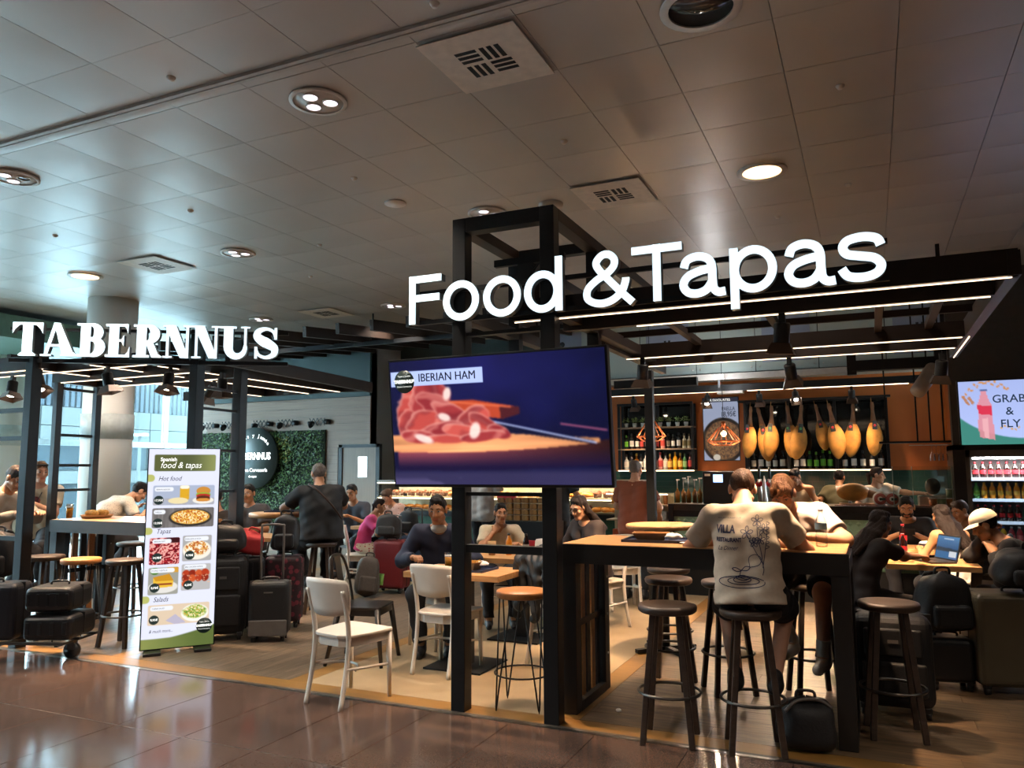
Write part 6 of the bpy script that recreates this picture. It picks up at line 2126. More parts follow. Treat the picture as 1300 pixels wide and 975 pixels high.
for k, ch in enumerate('Tapas y Jamón'):
    a = R(140 - k * 8.2)
    if ch != ' ':
        lettering('sign_letter', ch, .10, SL, rs_, (.46 * math.cos(a), -.012, .46 * math.sin(a) - .05), (PI / 2, PI / 2 - a, 0), align='CENTER')
for k, px in enumerate((262, 290, 330, 362, 402)):
    kk = (px - 650) / FPX
    xx = 11.9 * (-math.sin(YAW) + math.cos(YAW) * kk) / (math.cos(YAW) + math.sin(YAW) * kk)
    t = thing('scissor_wall_lamp', '%s black scissor wall lamp above the plant wall counted from the windows' % ORD[k], 'wall lamp', (xx, 11.98, 2.47), 0, 'scissor wall lamps')
    for j in range(4):
        x0_, x1_ = -.16 + j * .09, -.07 + j * .09
        MB().bar((x0_, -.10, -.07), (x1_, -.10, .07), .010).build('scissor_arm', BLACK, t)
        MB().bar((x0_, -.10, .07), (x1_, -.10, -.07), .010).build('scissor_arm', BLACK, t)
    MB().lathe([(.02, 0), (.04, .03), (.075, .10), (.07, .10)], 14, M=Matrix.Translation((-.20, -.10, 0)) @ Matrix.Rotation(R(120), 4, 'Y')).build('shade', BLACK, t)
    MB().cyl((.22, -.10, 0), (.22, 0, 0), .05, n=12).build('wall_plate', BLACK, t)
# ================================================================== PEOPLE (bodies grown as one continuous surface from blended limbs)
def surface_nets(v, org, hv):
    ins = v < 0
    c8 = np.zeros(tuple(n - 1 for n in v.shape), np.int8)
    offs = [(a, b, c) for a in (0, 1) for b in (0, 1) for c in (0, 1)]
    nx, ny, nz = v.shape
    for a, b, c in offs:
        c8 += ins[a:nx - 1 + a, b:ny - 1 + b, c:nz - 1 + c]
    idx = np.argwhere((c8 > 0) & (c8 < 8))
    if not len(idx):
        return np.zeros((0, 3)), np.zeros((0, 4), int)
    vals = {o: v[idx[:, 0] + o[0], idx[:, 1] + o[1], idx[:, 2] + o[2]] for o in offs}
    acc = np.zeros((len(idx), 3))
    cnt = np.zeros(len(idx))
    for o in offs:
        for ax in range(3):
            if o[ax] == 0:
                p = list(o)
                p[ax] = 1
                v0, v1 = vals[o], vals[tuple(p)]
                m = (v0 < 0) != (v1 < 0)
                t = v0[m] / (v0[m] - v1[m])
                pos = np.tile(np.array(o, float), (m.sum(), 1))
                pos[:, ax] += t
                acc[m] += pos
                cnt[m] += 1
    verts = (idx + acc / cnt[:, None]) * hv + org
    im = -np.ones(c8.shape, np.int32)
    im[tuple(idx.T)] = np.arange(len(idx))
    faces = []
    for ax in range(3):
        b, c = (ax + 1) % 3, (ax + 2) % 3
        s0 = [slice(None)] * 3
        s1 = [slice(None)] * 3
        s0[ax], s1[ax] = slice(0, -1), slice(1, None)
        a0, a1 = ins[tuple(s0)], ins[tuple(s1)]
        e = np.argwhere(a0 != a1)
        e = e[(e[:, b] > 0) & (e[:, c] > 0) & (e[:, b] < v.shape[b] - 1) & (e[:, c] < v.shape[c] - 1)]
        q = []
        for db, dc in ((-1, -1), (0, -1), (0, 0), (-1, 0)):
            t = e.copy()
            t[:, b] += db
            t[:, c] += dc
            q.append(im[tuple(t.T)])
        q = np.stack(q, 1)
        fl_ = a0[tuple(e.T)]
        q[~fl_] = q[~fl_][:, ::-1]
        faces.append(q)
    return verts, np.concatenate(faces)

def grow(prims, hv, k=.03, wob=None, cuts=()):
    """prims: ('c', a, b, ra, rb, flat) rounded cones, ('e', centre, radii, rot) ellipsoids, ('-e', ...) carved ellipsoids"""
    lo, hi = [], []
    for p in prims:
        if p[0] == 'c':
            r_ = max(p[3], p[4])
            lo.append(np.minimum(p[1], p[2]) - r_)
            hi.append(np.maximum(p[1], p[2]) + r_)
        elif p[0] == 'e':
            r_ = max(p[2])
            lo.append(np.array(p[1]) - r_)
            hi.append(np.array(p[1]) + r_)
    lo, hi = np.min(lo, 0) - 3 * hv, np.max(hi, 0) + 3 * hv
    n = np.ceil((hi - lo) / hv).astype(int) + 1
    ax = [lo[i] + hv * np.arange(n[i]) for i in range(3)]
    V = np.full(tuple(n), 1.0, np.float32)
    for p in prims:
        if p[0] == 'c':
            a, b = np.array(p[1], float), np.array(p[2], float)
            ra, rb = p[3], p[4]
            m0, m1 = np.minimum(a, b) - max(ra, rb) - k - 2 * hv, np.maximum(a, b) + max(ra, rb) + k + 2 * hv
        else:
            a, r_ = np.array(p[1], float), np.array(p[2], float)
            m0, m1 = a - r_.max() - k - 2 * hv, a + r_.max() + k + 2 * hv
        i0 = np.clip(np.floor((m0 - lo) / hv).astype(int), 0, n)
        i1 = np.clip(np.ceil((m1 - lo) / hv).astype(int) + 1, 0, n)
        if (i1 <= i0).any():
            continue
        sl_ = tuple(slice(i0[j], i1[j]) for j in range(3))
        X, Y, Z = np.meshgrid(*[ax[j][sl_[j]] for j in range(3)], indexing='ij')
        if p[0] == 'c':
            d = b - a
            L2 = max(d @ d, 1e-9)
            t = ((X - a[0]) * d[0] + (Y - a[1]) * d[1] + (Z - a[2]) * d[2]) / L2
            tc = np.clip(t, 0, 1)
            D = np.sqrt((X - a[0] - tc * d[0]) ** 2 + (Y - a[1] - tc * d[1]) ** 2 + (Z - a[2] - tc * d[2]) ** 2) - (ra + (rb - ra) * tc)
            if len(p) > 5 and p[5]:
                D = np.maximum(D, (t - 1) * math.sqrt(L2))
        else:
            P = [X - a[0], Y - a[1], Z - a[2]]
            if len(p) > 3 and p[3] is not None:
                Mr = np.array(p[3])
                P = [sum(Mr[i, j] * P[i] for i in range(3)) for j in range(3)]
            q = np.sqrt((P[0] / r_[0]) ** 2 + (P[1] / r_[1]) ** 2 + (P[2] / r_[2]) ** 2)
            D = (q - 1) * r_.min() * (.6 + .4 * np.clip(q, 0, 1))
        cur = V[sl_]
        if p[0] == '-e':
            V[sl_] = np.maximum(cur, -D)
        else:
            h_ = np.maximum(k - np.abs(cur - D), 0) / k
            V[sl_] = np.minimum(cur, D) - h_ * h_ * k / 4
    if wob is not None or cuts:
        jag = cuts and len(cuts) > 1
        X, Y, Z = np.meshgrid(*ax, indexing='ij')
        if wob is not None:
            V += wob(X, Y, Z).astype(np.float32)
        for nrm, d in cuts:
            V = np.maximum(V, (X * nrm[0] + Y * nrm[1] + Z * nrm[2] - d + (.005 * np.sin(110 * X + 2 * np.sin(60 * X)) + .003 * np.sin(210 * X) if jag else 0)).astype(np.float32))
    V[0], V[-1], V[:, 0], V[:, -1], V[:, :, 0], V[:, :, -1] = 1, 1, 1, 1, 1, 1
    return surface_nets(V, lo, hv)

def np_mesh(name, pieces, mats):
    """pieces: (verts, quads, material index or array)"""
    vs = np.concatenate([p[0] for p in pieces])
    off = np.cumsum([0] + [len(p[0]) for p in pieces])
    q = np.concatenate([p[1] + o for p, o in zip(pieces, off)])
    mi = np.concatenate([np.broadcast_to(np.asarray(p[2]), (len(p[1]),)) for p in pieces]).astype(np.int32)
    me = bpy.data.meshes.new(name)
    me.vertices.add(len(vs))
    me.vertices.foreach_set('co', vs.astype(np.float32).ravel())
    me.loops.add(len(q) * 4)
    me.loops.foreach_set('vertex_index', q.astype(np.int32).ravel())
    me.polygons.add(len(q))
    me.polygons.foreach_set('loop_start', np.arange(0, len(q) * 4, 4, dtype=np.int32))
    for m in mats:
        me.materials.append(m)
    me.polygons.foreach_set('material_index', mi)
    me.polygons.foreach_set('use_smooth', np.ones(len(q), bool))
    me.update()
    me.validate()
    return me

def unit(v):
    v = np.array(v, float)
    return v / max(np.linalg.norm(v), 1e-9)
def ik(a, t, l1, l2, pole):
    a, t = np.array(a, float), np.array(t, float)
    d = t - a
    L = np.linalg.norm(d)
    Lc = min(max(L, abs(l1 - l2) + .02), l1 + l2 - .005)
    u = d / max(L, 1e-6)
    t = a + u * Lc
    x = (l1 * l1 - l2 * l2 + Lc * Lc) / (2 * Lc)
    y = math.sqrt(max(l1 * l1 - x * x, 0))
    p = np.array(pole, float)
    p = unit(p - u * (p @ u))
    return a + u * x + p * y, t
def rotm(pitch, yaw, roll=0):
    return np.array(Euler((-pitch, roll, yaw), 'XYZ').to_matrix())

SKINS = {'light': 'c4906f', 'fair': 'd09c80', 'tan': 'a8744f', 'olive': 'b07e5a', 'brown': '8a5a3c'}
def hand_prims(w, d, n, right, curl, s, spread=.25):
    d = unit(d)
    n = unit(np.array(n) - d * (np.array(n) @ d))
    side = np.cross(d, n) if right else np.cross(n, d)        # thumb side
    P = []
    base = w + d * .01 * s
    for i, (off, ln) in enumerate(((.030, .068), (.010, .077), (-.010, .072), (-.029, .056))):
        kn = w + (d * .088 + side * off) * s
        P.append(('c', base + side * off * .5 * s, kn, .017 * s, .0125 * s))
        cur, ang, L = kn, 0.0, ln * s
        for seg, fr_ in enumerate((.45, .32, .25)):
            ang += curl * (.55, .75, .5)[seg]
            dd = unit(d * math.cos(ang) + n * math.sin(ang) + side * off * spread * 4)
            nxt = cur + dd * L * fr_
            P.append(('c', cur, nxt, (.0098 - .0008 * seg) * s, (.009 - .0008 * seg) * s))
            cur = nxt
    tb_ = w + (d * .028 + side * .026) * s
    t1 = tb_ + unit(d * .75 + side * .75 + n * .35) * .042 * s
    t2 = t1 + unit(d * .95 + side * (.35 - .6 * curl) + n * (.3 + .5 * curl)) * .034 * s
    P += [('c', w + d * .012 * s, tb_, .018 * s, .016 * s), ('c', tb_, t1, .0135 * s, .011 * s), ('c', t1, t2, .011 * s, .009 * s)]
    return P

NPERS = [0]
def person(label, loc, fwd, pz=.58, h=1.75, lean=5, hunch=8, side=0, head=(10, 0, 0), hands=None, feet=None, top='ffffff', sleeve='short', bottom='1a1a1c', legs='long', shoe='1b1b1d',
           skin='light', hair=('short', '2a1c14'), bw=1.0, vx=1.0, beard=None, glasses=False, curl=(.6, .6), palms=None, poles=None, topmat=None, botmat=None, female=False, collar=None, group=None, z=0.0, spread_knee=.12, socks=None):
    NPERS[0] += 1
    seed = NPERS[0]
    f = Vector((fwd[0], fwd[1]))
    rz = math.atan2(f.y, f.x) - PI / 2
    root = thing('person', label, 'person', (loc[0], loc[1], z), rz, group)
    c_, s_ = math.cos(-rz), math.sin(-rz)
    def loc_of(p):
        if isinstance(p, tuple) and p and p[0] == 'w':
            x, y, zz = p[1]
            x, y = x - loc[0], y - loc[1]
            return np.array([x * c_ - y * s_, x * s_ + y * c_, zz - z])
        return np.array(p, float)
    s = h / 1.75
    A = np.array
    P = A([0, 0, pz])
    l1, l2 = R(lean), R(lean + hunch)
    sd = math.sin(R(side))
    u1 = unit([sd, math.sin(l1), math.cos(l1)])
    u2 = unit([sd * 1.5, math.sin(l2), math.cos(l2)])
    M = P + u1 * .25 * s
    N = M + u2 * .25 * s
    xv = unit(np.cross(u2, [0, -1, 0]) if False else [1, 0, -sd])
    sw = (.165 if female else .185) * s * (1 + (bw - 1) * .5)
    S = {+1: N - u2 * .045 * s + xv * sw, -1: N - u2 * .045 * s - xv * sw}
    Hh = {+1: P + A([.088 * s, 0, -.01]), -1: P + A([-.088 * s, 0, -.01])}
    Rh = rotm(R(head[0]), R(head[1]), R(head[2]))
    nk = N + u2 * .065 * s + A([0, .012, 0]) * s
    HC = nk + Rh @ A([0, .018, .112]) * s
    if hands is None:
        hands = {1: (.14, .36, pz + .22), -1: (-.14, .36, pz + .22)}
    if feet is None:
        feet = {1: (spread_knee, .40, .09), -1: (-spread_knee, .38, .09)}
    el, wr, kn, an = {}, {}, {}, {}
    for q in (1, -1):
        tgt = loc_of(hands[q])
        pole = (poles or {}).get(q, (q * .7, -.3, -.9))
        el[q], wr[q] = ik(S[q], tgt, .285 * s, .255 * s, pole)
        kn[q], an[q] = ik(Hh[q], loc_of(feet[q]), .43 * s, .42 * s, (q * .25, 1, .35))
    tw_ = .075 * s * bw
    rt = .105 * s * bw
    # ---- body
    B = []
    for q in (1, -1):
        o = A([q * tw_, 0, 0])
        B += [('c', P + o * .95, M + o * .85, rt * .97, rt * .92), ('c', M + o * .85, N - u2 * .10 * s + o * 1.15, rt * .93, rt * .92)]
        B += [('c', N - u2 * .03 * s, S[q], .058 * s, .056 * s), ('c', S[q], el[q], .050 * s * bw, .041 * s), ('c', el[q], wr[q], .041 * s, .028 * s)]
        B += [('c', Hh[q], kn[q], .088 * s * bw, .056 * s), ('c', kn[q], an[q], .055 * s, .038 * s)]
        ft = an[q] + A([0, .13 * s, -.055 * s])
        B += [('c', an[q] + A([0, -.03, -.045]) * s, ft, .036 * s, .028 * s)]
    if bw > 1.1:
        B.append(('e', M + A([0, .05, -.06]), (.17 * bw, .15 * bw, .17), None))
    if female:
        for q in (1, -1):
            B.append(('e', N - u2 * .17 * s + A([q * .075, .085, 0]) * s, (.065 * s, .055 * s, .065 * s), None))
    B += [('c', N - u2 * .02 * s, nk + Rh @ A([0, .0, .05]) * s, .060 * s, .052 * s)]
    pieces = [(*grow(B, .016 * vx, .045), 0)]
    # ---- head with face
    e = [('e', (0, -.012, .028), (.074, .092, .086), None), ('e', (0, .022, -.035), (.060, .068, .078), None), ('c', (-.018, .062, -.092), (.018, .062, -.092), .024, .024),
         ('c', (-.045, -.0, -.07), (-.012, .06, -.095), .022, .02), ('c', (.045, .0, -.07), (.012, .06, -.095), .022, .02),
         ('c', (-.038, .074, .030), (.038, .074, .030), .013, .013), ('c', (0, .084, .018), (0, .106, -.026), .009, .013), ('c', (-.012, .092, -.030), (.012, .092, -.030), .009, .009),
         ('e', (-.042, .062, -.02), (.024, .022, .022), None), ('e', (.042, .062, -.02), (.024, .022, .022), None),
         ('c', (-.018, .083, -.055), (.018, .083, -.055), .008, .008), ('c', (-.016, .082, -.066), (.016, .082, -.066), .0085, .0085),
         ('e', (-.078, -.006, -.004), (.010, .022, .033), None), ('e', (.078, -.006, -.004), (.010, .022, .033), None),
         ('-e', (-.031, .099, .010), (.017, .015, .008), None), ('-e', (.031, .099, .010), (.017, .015, .008), None)]
    hv, hq = grow([(p[0], A(p[1]), *([A(p[2])] if p[0] == 'c' else [p[2]]), *p[3:]) for p in e], .0052 * min(vx, 1.5), .014)
    ctr = hv[hq].mean(1)
    lips = (ctr[:, 1] > .078) & (np.abs(ctr[:, 2] + .061) < .011) & (np.abs(ctr[:, 0]) < .024)
    Hs = s * 1.0
    toP = lambda v: HC + (v * Hs) @ Rh.T
    pieces.append((toP(hv), hq, np.where(lips, 1, 0)))
    for q in (1, -1):
        d = unit(wr[q] - el[q])
        tgt = loc_of(hands[q])
        n = (palms or {}).get(q, (0, 0, -1))
        pr = hand_prims(wr[q], d, n, q == 1, curl[0 if q == 1 else 1], s)
        pieces.append((*grow(pr, .0052 * min(vx, 1.4), .010), 0))
    sk = mat('skin_' + skin, SKINS[skin], .55, 0, .05, 25)
    lp_ = mat('lip_' + skin, tuple(v * m_ for v, m_ in zip(lin(SKINS[skin]), (.85, .55, .55))), .5)
    body = place('body', np_mesh('body', pieces, [sk, lp_]), root)
    # ---- eyes and brows
    hc = hair[1] if hair else '3a2a20'
    ey = MB()
    Mh = Matrix(((*[float(v) * Hs for v in Rh[0]], HC[0]), (*[float(v) * Hs for v in Rh[1]], HC[1]), (*[float(v) * Hs for v in Rh[2]], HC[2]), (0, 0, 0, 1)))
    for q in (1, -1):
        ey.slot(0).sphere((q * .031, .0745, .009), (.0135, .0125, .0085), 10, 8, Mh)
        ey.slot(1).sphere((q * .031, .0835, .0085), (.0062, .004, .006), 8, 6, Mh)
    ey.build('eyes', [mat('eye_white', '9a8f86', .3), mat('eye_iris', '2a1a12', .2)], root)
    br = MB()
    for q in (1, -1):
        br.tube([Mh @ Vector(p) for p in ((q * .014, .0885, .030), (q * .032, .087, .036), (q * .050, .076, .031))], .0034 * s, 6)
    br.build('eyebrows', mat('hair_' + hc, hc, .55, 0, .35, 34, bump=.9, spec=.22, stretch=(5, 5, .8)), root)
    # ---- hair (head frame)
    HM = mat('hair_' + hc, hc, .55, 0, .35, 34, bump=.9, spec=.22, stretch=(5, 5, .8))
    gv = Rh.T @ A([0, 0, -1.0])
    if hair:
        st = hair[0]
        hp = [('e', A([0, -.017, .034]), (.079, .096, .090), None)]
        if st != 'buzz':
            hp += [('c', A([-.034, .046, .090]), A([.030, .040, .098]), .021, .024), ('c', A([-.02, .0, .10]), A([0, -.06, .08]), .030, .036), ('c', A([.03, .01, .10]), A([.03, -.05, .08]), .026, .03)]
        cuts = [((0, .80, -.60), .015), ((0, 0, -1), .085 if st in ('short', 'buzz', 'fringe') else .2)]
        if st == 'fringe':
            hp += [('c', A([-.05, .06, .075]), A([-.058, .078, .03]), .024, .016), ('c', A([.05, .06, .075]), A([.058, .078, .03]), .024, .016), ('c', A([-.02, .075, .085]), A([.012, .095, .045]), .022, .012)]
            cuts = [((0, .80, -.60), .052), ((0, 0, -1), .08)]
        hvx, hqx = grow(hp, .0065 * min(vx, 1.4), .02, lambda X, Y, Z: .0012 * np.sin(150 * X + 9 * np.sin(14 * Z + seed) + 22 * Y) + .0012 * np.sin(170 * Y + 40 * Z), cuts)
        hpieces = [(toP(hvx), hqx, 0)]
        lg = None
        if st in ('long', 'longback'):
            L = .24 if st == 'long' else .14
            bk = A([0, -math.cos(l2), math.sin(l2)])
            hl = lambda p: (Rh.T @ (p - HC)) / Hs
            lg = []
            for q in (-1, -.5, 0, .5, 1):
                p1 = hl(N + u2 * .05 * s + bk * (.075 - .035 * abs(q)) + A([q * .085, 0, 0]) * s)
                p2 = hl(N - u2 * L * (1 - .15 * abs(q)) * s + bk * (rt * .95 + .045) + A([q * .095, 0, 0]) * s)
                p0 = A([q * .066, -.055 + .03 * abs(q), .04])
                pm = A([q * .082, -.075 + .045 * abs(q), -.05])
                lg += [('c', p0, pm, .034, .036), ('c', pm, p1, .036, .042), ('c', p1, p2, .042, .026)]
        elif st == 'bun':
            lg = [('e', A([0, -.115, .04]), (.038, .03, .038), None), ('c', A([0, -.09, .03]), A([0, -.10, .04]), .03, .03)]
        elif st == 'pony':
            lg = [('c', A([0, -.10, .02]), A([0, -.13, .0]), .022, .03), ('c', A([0, -.13, 0]), A([0, -.12, 0]) + gv * .16, .03, .016)]
        elif st == 'braid':
            lg = []
            for i in range(8):
                p0 = A([0, -.10, .0]) + gv * (.035 * i) + A([.008 * (-1) ** i, 0, 0])
                lg.append(('e', p0, (.027 - .0015 * i, .024 - .0012 * i, .026), None))
        if lg:
            a_, b_ = grow(lg, .0075 * min(vx, 1.4), .02, lambda X, Y, Z: .0018 * np.sin(150 * X + 5 * np.sin(16 * Z + seed)))
            hpieces.append((toP(a_), b_, 0))
        place('hair', np_mesh('hair', hpieces, [HM]), root)
    if beard:
        bp = [('e', A([0, .024, -.050]), (.066, .076, .072), None)]
        a_, b_ = grow(bp, .006 * min(vx, 1.4), .01, lambda X, Y, Z: .0015 * np.sin(140 * X + 90 * Z), [((0, -1, 0), -.012), ((0, 0, 1), -.028)])
        cc = a_[b_].mean(1)
        keep = ~((np.abs(cc[:, 0]) < .03) & (cc[:, 1] > .05) & (np.abs(cc[:, 2] + .061) < .012))
        place('beard', np_mesh('beard', [(toP(a_), b_[keep], 0)], [mat('hair_' + beard, beard, .55, 0, .35, 34, bump=.9, spec=.22, stretch=(5, 5, .8))]), root)
    if glasses:
        g_ = MB()
        for q in (1, -1):
            g_.tube([Mh @ Vector((q * .033 + .023 * math.cos(t), .098, .008 + .019 * math.sin(t))) for t in np.linspace(0, 2 * PI, 15)[:-1]], .0018, 5, closed=True)
            g_.tube([Mh @ Vector((q * .056, .096, .014)), Mh @ Vector((q * .08, .0, .012))], .0018, 5)
        g_.tube([Mh @ Vector((-.010, .10, .012)), Mh @ Vector((.010, .10, .012))], .0018, 5)
        g_.build('glasses', GUN, root)
    # ---- clothes
    wr1 = lambda X, Y, Z: .0036 * np.sin(31 * Z + 9 * X + 5 * np.sin(13 * Y + seed)) * np.sin(17 * X + seed) + .003 * np.sin(53 * Z - 24 * X + 20 * Y)
    T = []
    g_ = (.014 if bw < 1.1 else .022) * s
    for q in (1, -1):
        o = A([q * tw_, 0, 0])
        T += [('c', P - u1 * .07 * s + o * .95, M + o * .88, rt * 1.12 + g_, rt * .96 + g_), ('c', M + o * .88, N - u2 * .10 * s + o * 1.15, rt * .96 + g_, rt * .93 + g_)]
        if sleeve != 'none':
            T.append(('c', N - u2 * .035 * s, S[q], .062 * s + g_ * .5, .062 * s + g_ * .5))
        if sleeve == 'short':
            eb = S[q] + (el[q] - S[q]) * .70
            T.append(('c', S[q], eb, .060 * s + g_, .066 * s * (1 + (bw - 1) * .5) + g_ * .6, True))
        elif sleeve == 'long':
            T += [('c', S[q], el[q], .056 * s + g_, .050 * s + g_), ('c', el[q], el[q] + (wr[q] - el[q]) * .97, .050 * s + g_, .036 * s + g_ * .8, True)]
    if bw > 1.1:
        T.append(('e', M + A([0, .05, -.06]), (.17 * bw + g_, .15 * bw + g_, .17 + g_), None))
    if female:
        for q in (1, -1):
            T.append(('e', N - u2 * .17 * s + A([q * .075, .085, 0]) * s, (.065 * s + g_, .055 * s + g_, .065 * s + g_), None))
    T.append(('-e', N + u2 * .055 * s + A([0, .02, .0]) * s, (.085 * s, .09 * s, .072 * s), None))
    hem = P - u1 * (.085 if pz < .9 * s else .15) * s
    tv_, tq_ = grow(T, .0135 * vx, .035, wr1, [(tuple(-u1), float(-u1 @ hem))])
    tm = topmat or mat('cloth_' + top, top, .8, 0, .06, 40, bump=.08)
    place('shirt' if sleeve != 'long' else 'jacket', np_mesh('shirt', [(tv_, tq_, 0)], [tm]), root)
    if collar:
        cp = [('e', N - u2 * .004 * s + A([0, .028, 0]) * s, (.076 * s, .078 * s, .046 * s), None)]
        a_, b_ = grow(cp, .010, .02)
        place('undershirt', np_mesh('undershirt', [(a_, b_, 0)], [mat('cloth_' + collar, collar, .8)]), root)
    Q = []
    for q in (1, -1):
        Q += [('c', P + A([q * tw_ * .95, 0, .03]), Hh[q], rt * 1.0, .098 * s * bw)]
        if legs == 'short':
            Q.append(('c', Hh[q], Hh[q] + (kn[q] - Hh[q]) * .88, .096 * s * bw + g_, .082 * s + g_, True))
        elif legs == 'skirt':
            Q.append(('c', Hh[q], Hh[q] + (kn[q] - Hh[q]) * .95, .10 * s * bw + g_, .095 * s + g_, True))
        else:
            Q += [('c', Hh[q], kn[q], .092 * s * bw + g_ * .8, .062 * s + g_), ('c', kn[q], kn[q] + (an[q] - kn[q]) * .95, .062 * s + g_, .050 * s + g_, True)]
    a_, b_ = grow(Q, .0145 * vx, .035, wr1)
    place({'short': 'shorts', 'skirt': 'skirt'}.get(legs, 'trousers'), np_mesh('trousers', [(a_, b_, 0)], [botmat or mat('cloth_' + bottom, bottom, .8, 0, .08, 40, bump=.08)]), root)
    for q in (1, -1):
        fp = an[q] + A([0, -.045, -.048]) * s
        tp = an[q] + A([0, .155, -.058]) * s
        a_, b_ = grow([('c', fp, tp, .044 * s, .036 * s), ('c', an[q] + A([0, -.02, .01]) * s, fp + A([0, .05, .01]) * s, .046 * s, .046 * s)], .010 * vx, .025, None, [((0, 0, -1), float(-(an[q][2] - .088 * s)))])
        sh_ = place('shoe', np_mesh('shoe', [(a_, b_, 0)], [mat('shoe_' + shoe, shoe, .5)]), root)
        if socks:
            place('sock', np_mesh('sock', [(*grow([('c', an[q] + A([0, 0, .01]), an[q] + (kn[q] - an[q]) * .28, .046 * s, .048 * s, True)], .012, .01), 0)], [mat('cloth_' + socks, socks, .8)]), root)
    return dict(root=root, HC=HC, Rh=Rh, Mh=Mh, N=N, P=P, u2=u2, wr=wr, el=el, S=S, rz=rz, shirt=(tv_, tq_), loc=loc, s=s)

def stool_feet(zr=.33):
    return {1: (.11, .17, zr + .06), -1: (-.11, .17, zr + .06)}
def patterned(name, base, spot, scale=22, thr=(.28, .34), spot2=None):
    m = mat(name, base, .85, 0, .08, 30)
    if 'pat' in m:
        return m
    m['pat'] = 1
    N, L = m.node_tree.nodes, m.node_tree.links
    b = N['Principled BSDF']
    tc = [n for n in N if n.type == 'TEX_COORD'][0]
    vo = N.new('ShaderNodeTexVoronoi')
    vo.inputs['Scale'].default_value = scale
    L.new(tc.outputs['Object'], vo.inputs['Vector'])
    rp = N.new('ShaderNodeValToRGB')
    rp.color_ramp.elements[0].position, rp.color_ramp.elements[1].position = thr
    rp.color_ramp.elements[0].color = (*lin(spot), 1)
    rp.color_ramp.elements[1].color = (*lin(base), 1)
    L.new(vo.outputs['Distance'], rp.inputs[0])
    L.new(rp.outputs[0], b.inputs['Base Color'])
    return m

# ---- the two young men at the long high table
vb = person('person in a white t-shirt with navy drawing, seen from behind on a stool', (-.665, 4.66), (-.06, 1), .865, 1.72, 10, 28, -3, (44, 6, 0), {1: (.10, .40, 1.115), -1: (-.16, .40, 1.115)}, stool_feet(.29), 'cfc3b2', 'short', '15151a', 'short', '17171a', 'fair', ('short', '3a2416'), 1.0, .8,
            poles={1: (1, -.2, -.6), -1: (-1, -.2, -.6)}, curl=(.5, .5))
person('person in a plain white t-shirt bending over the high table, facing the viewer', (-.43, 5.90), (-.18, -1), .865, 1.72, 18, 30, 5, (36, 8, 0), {1: (.20, .50, 1.115), -1: (-.14, .52, 1.115)}, {1: (.06, .30, .40), -1: (-.15, .34, .34)}, 'd5c6c0', 'short', '141418', 'short', 'cfc8be', 'fair', ('fringe', '3f2817'), 1.0, .8,
       poles={1: (1, -.1, -.5), -1: (-1, -.1, -.5)}, socks='d8d2c8')
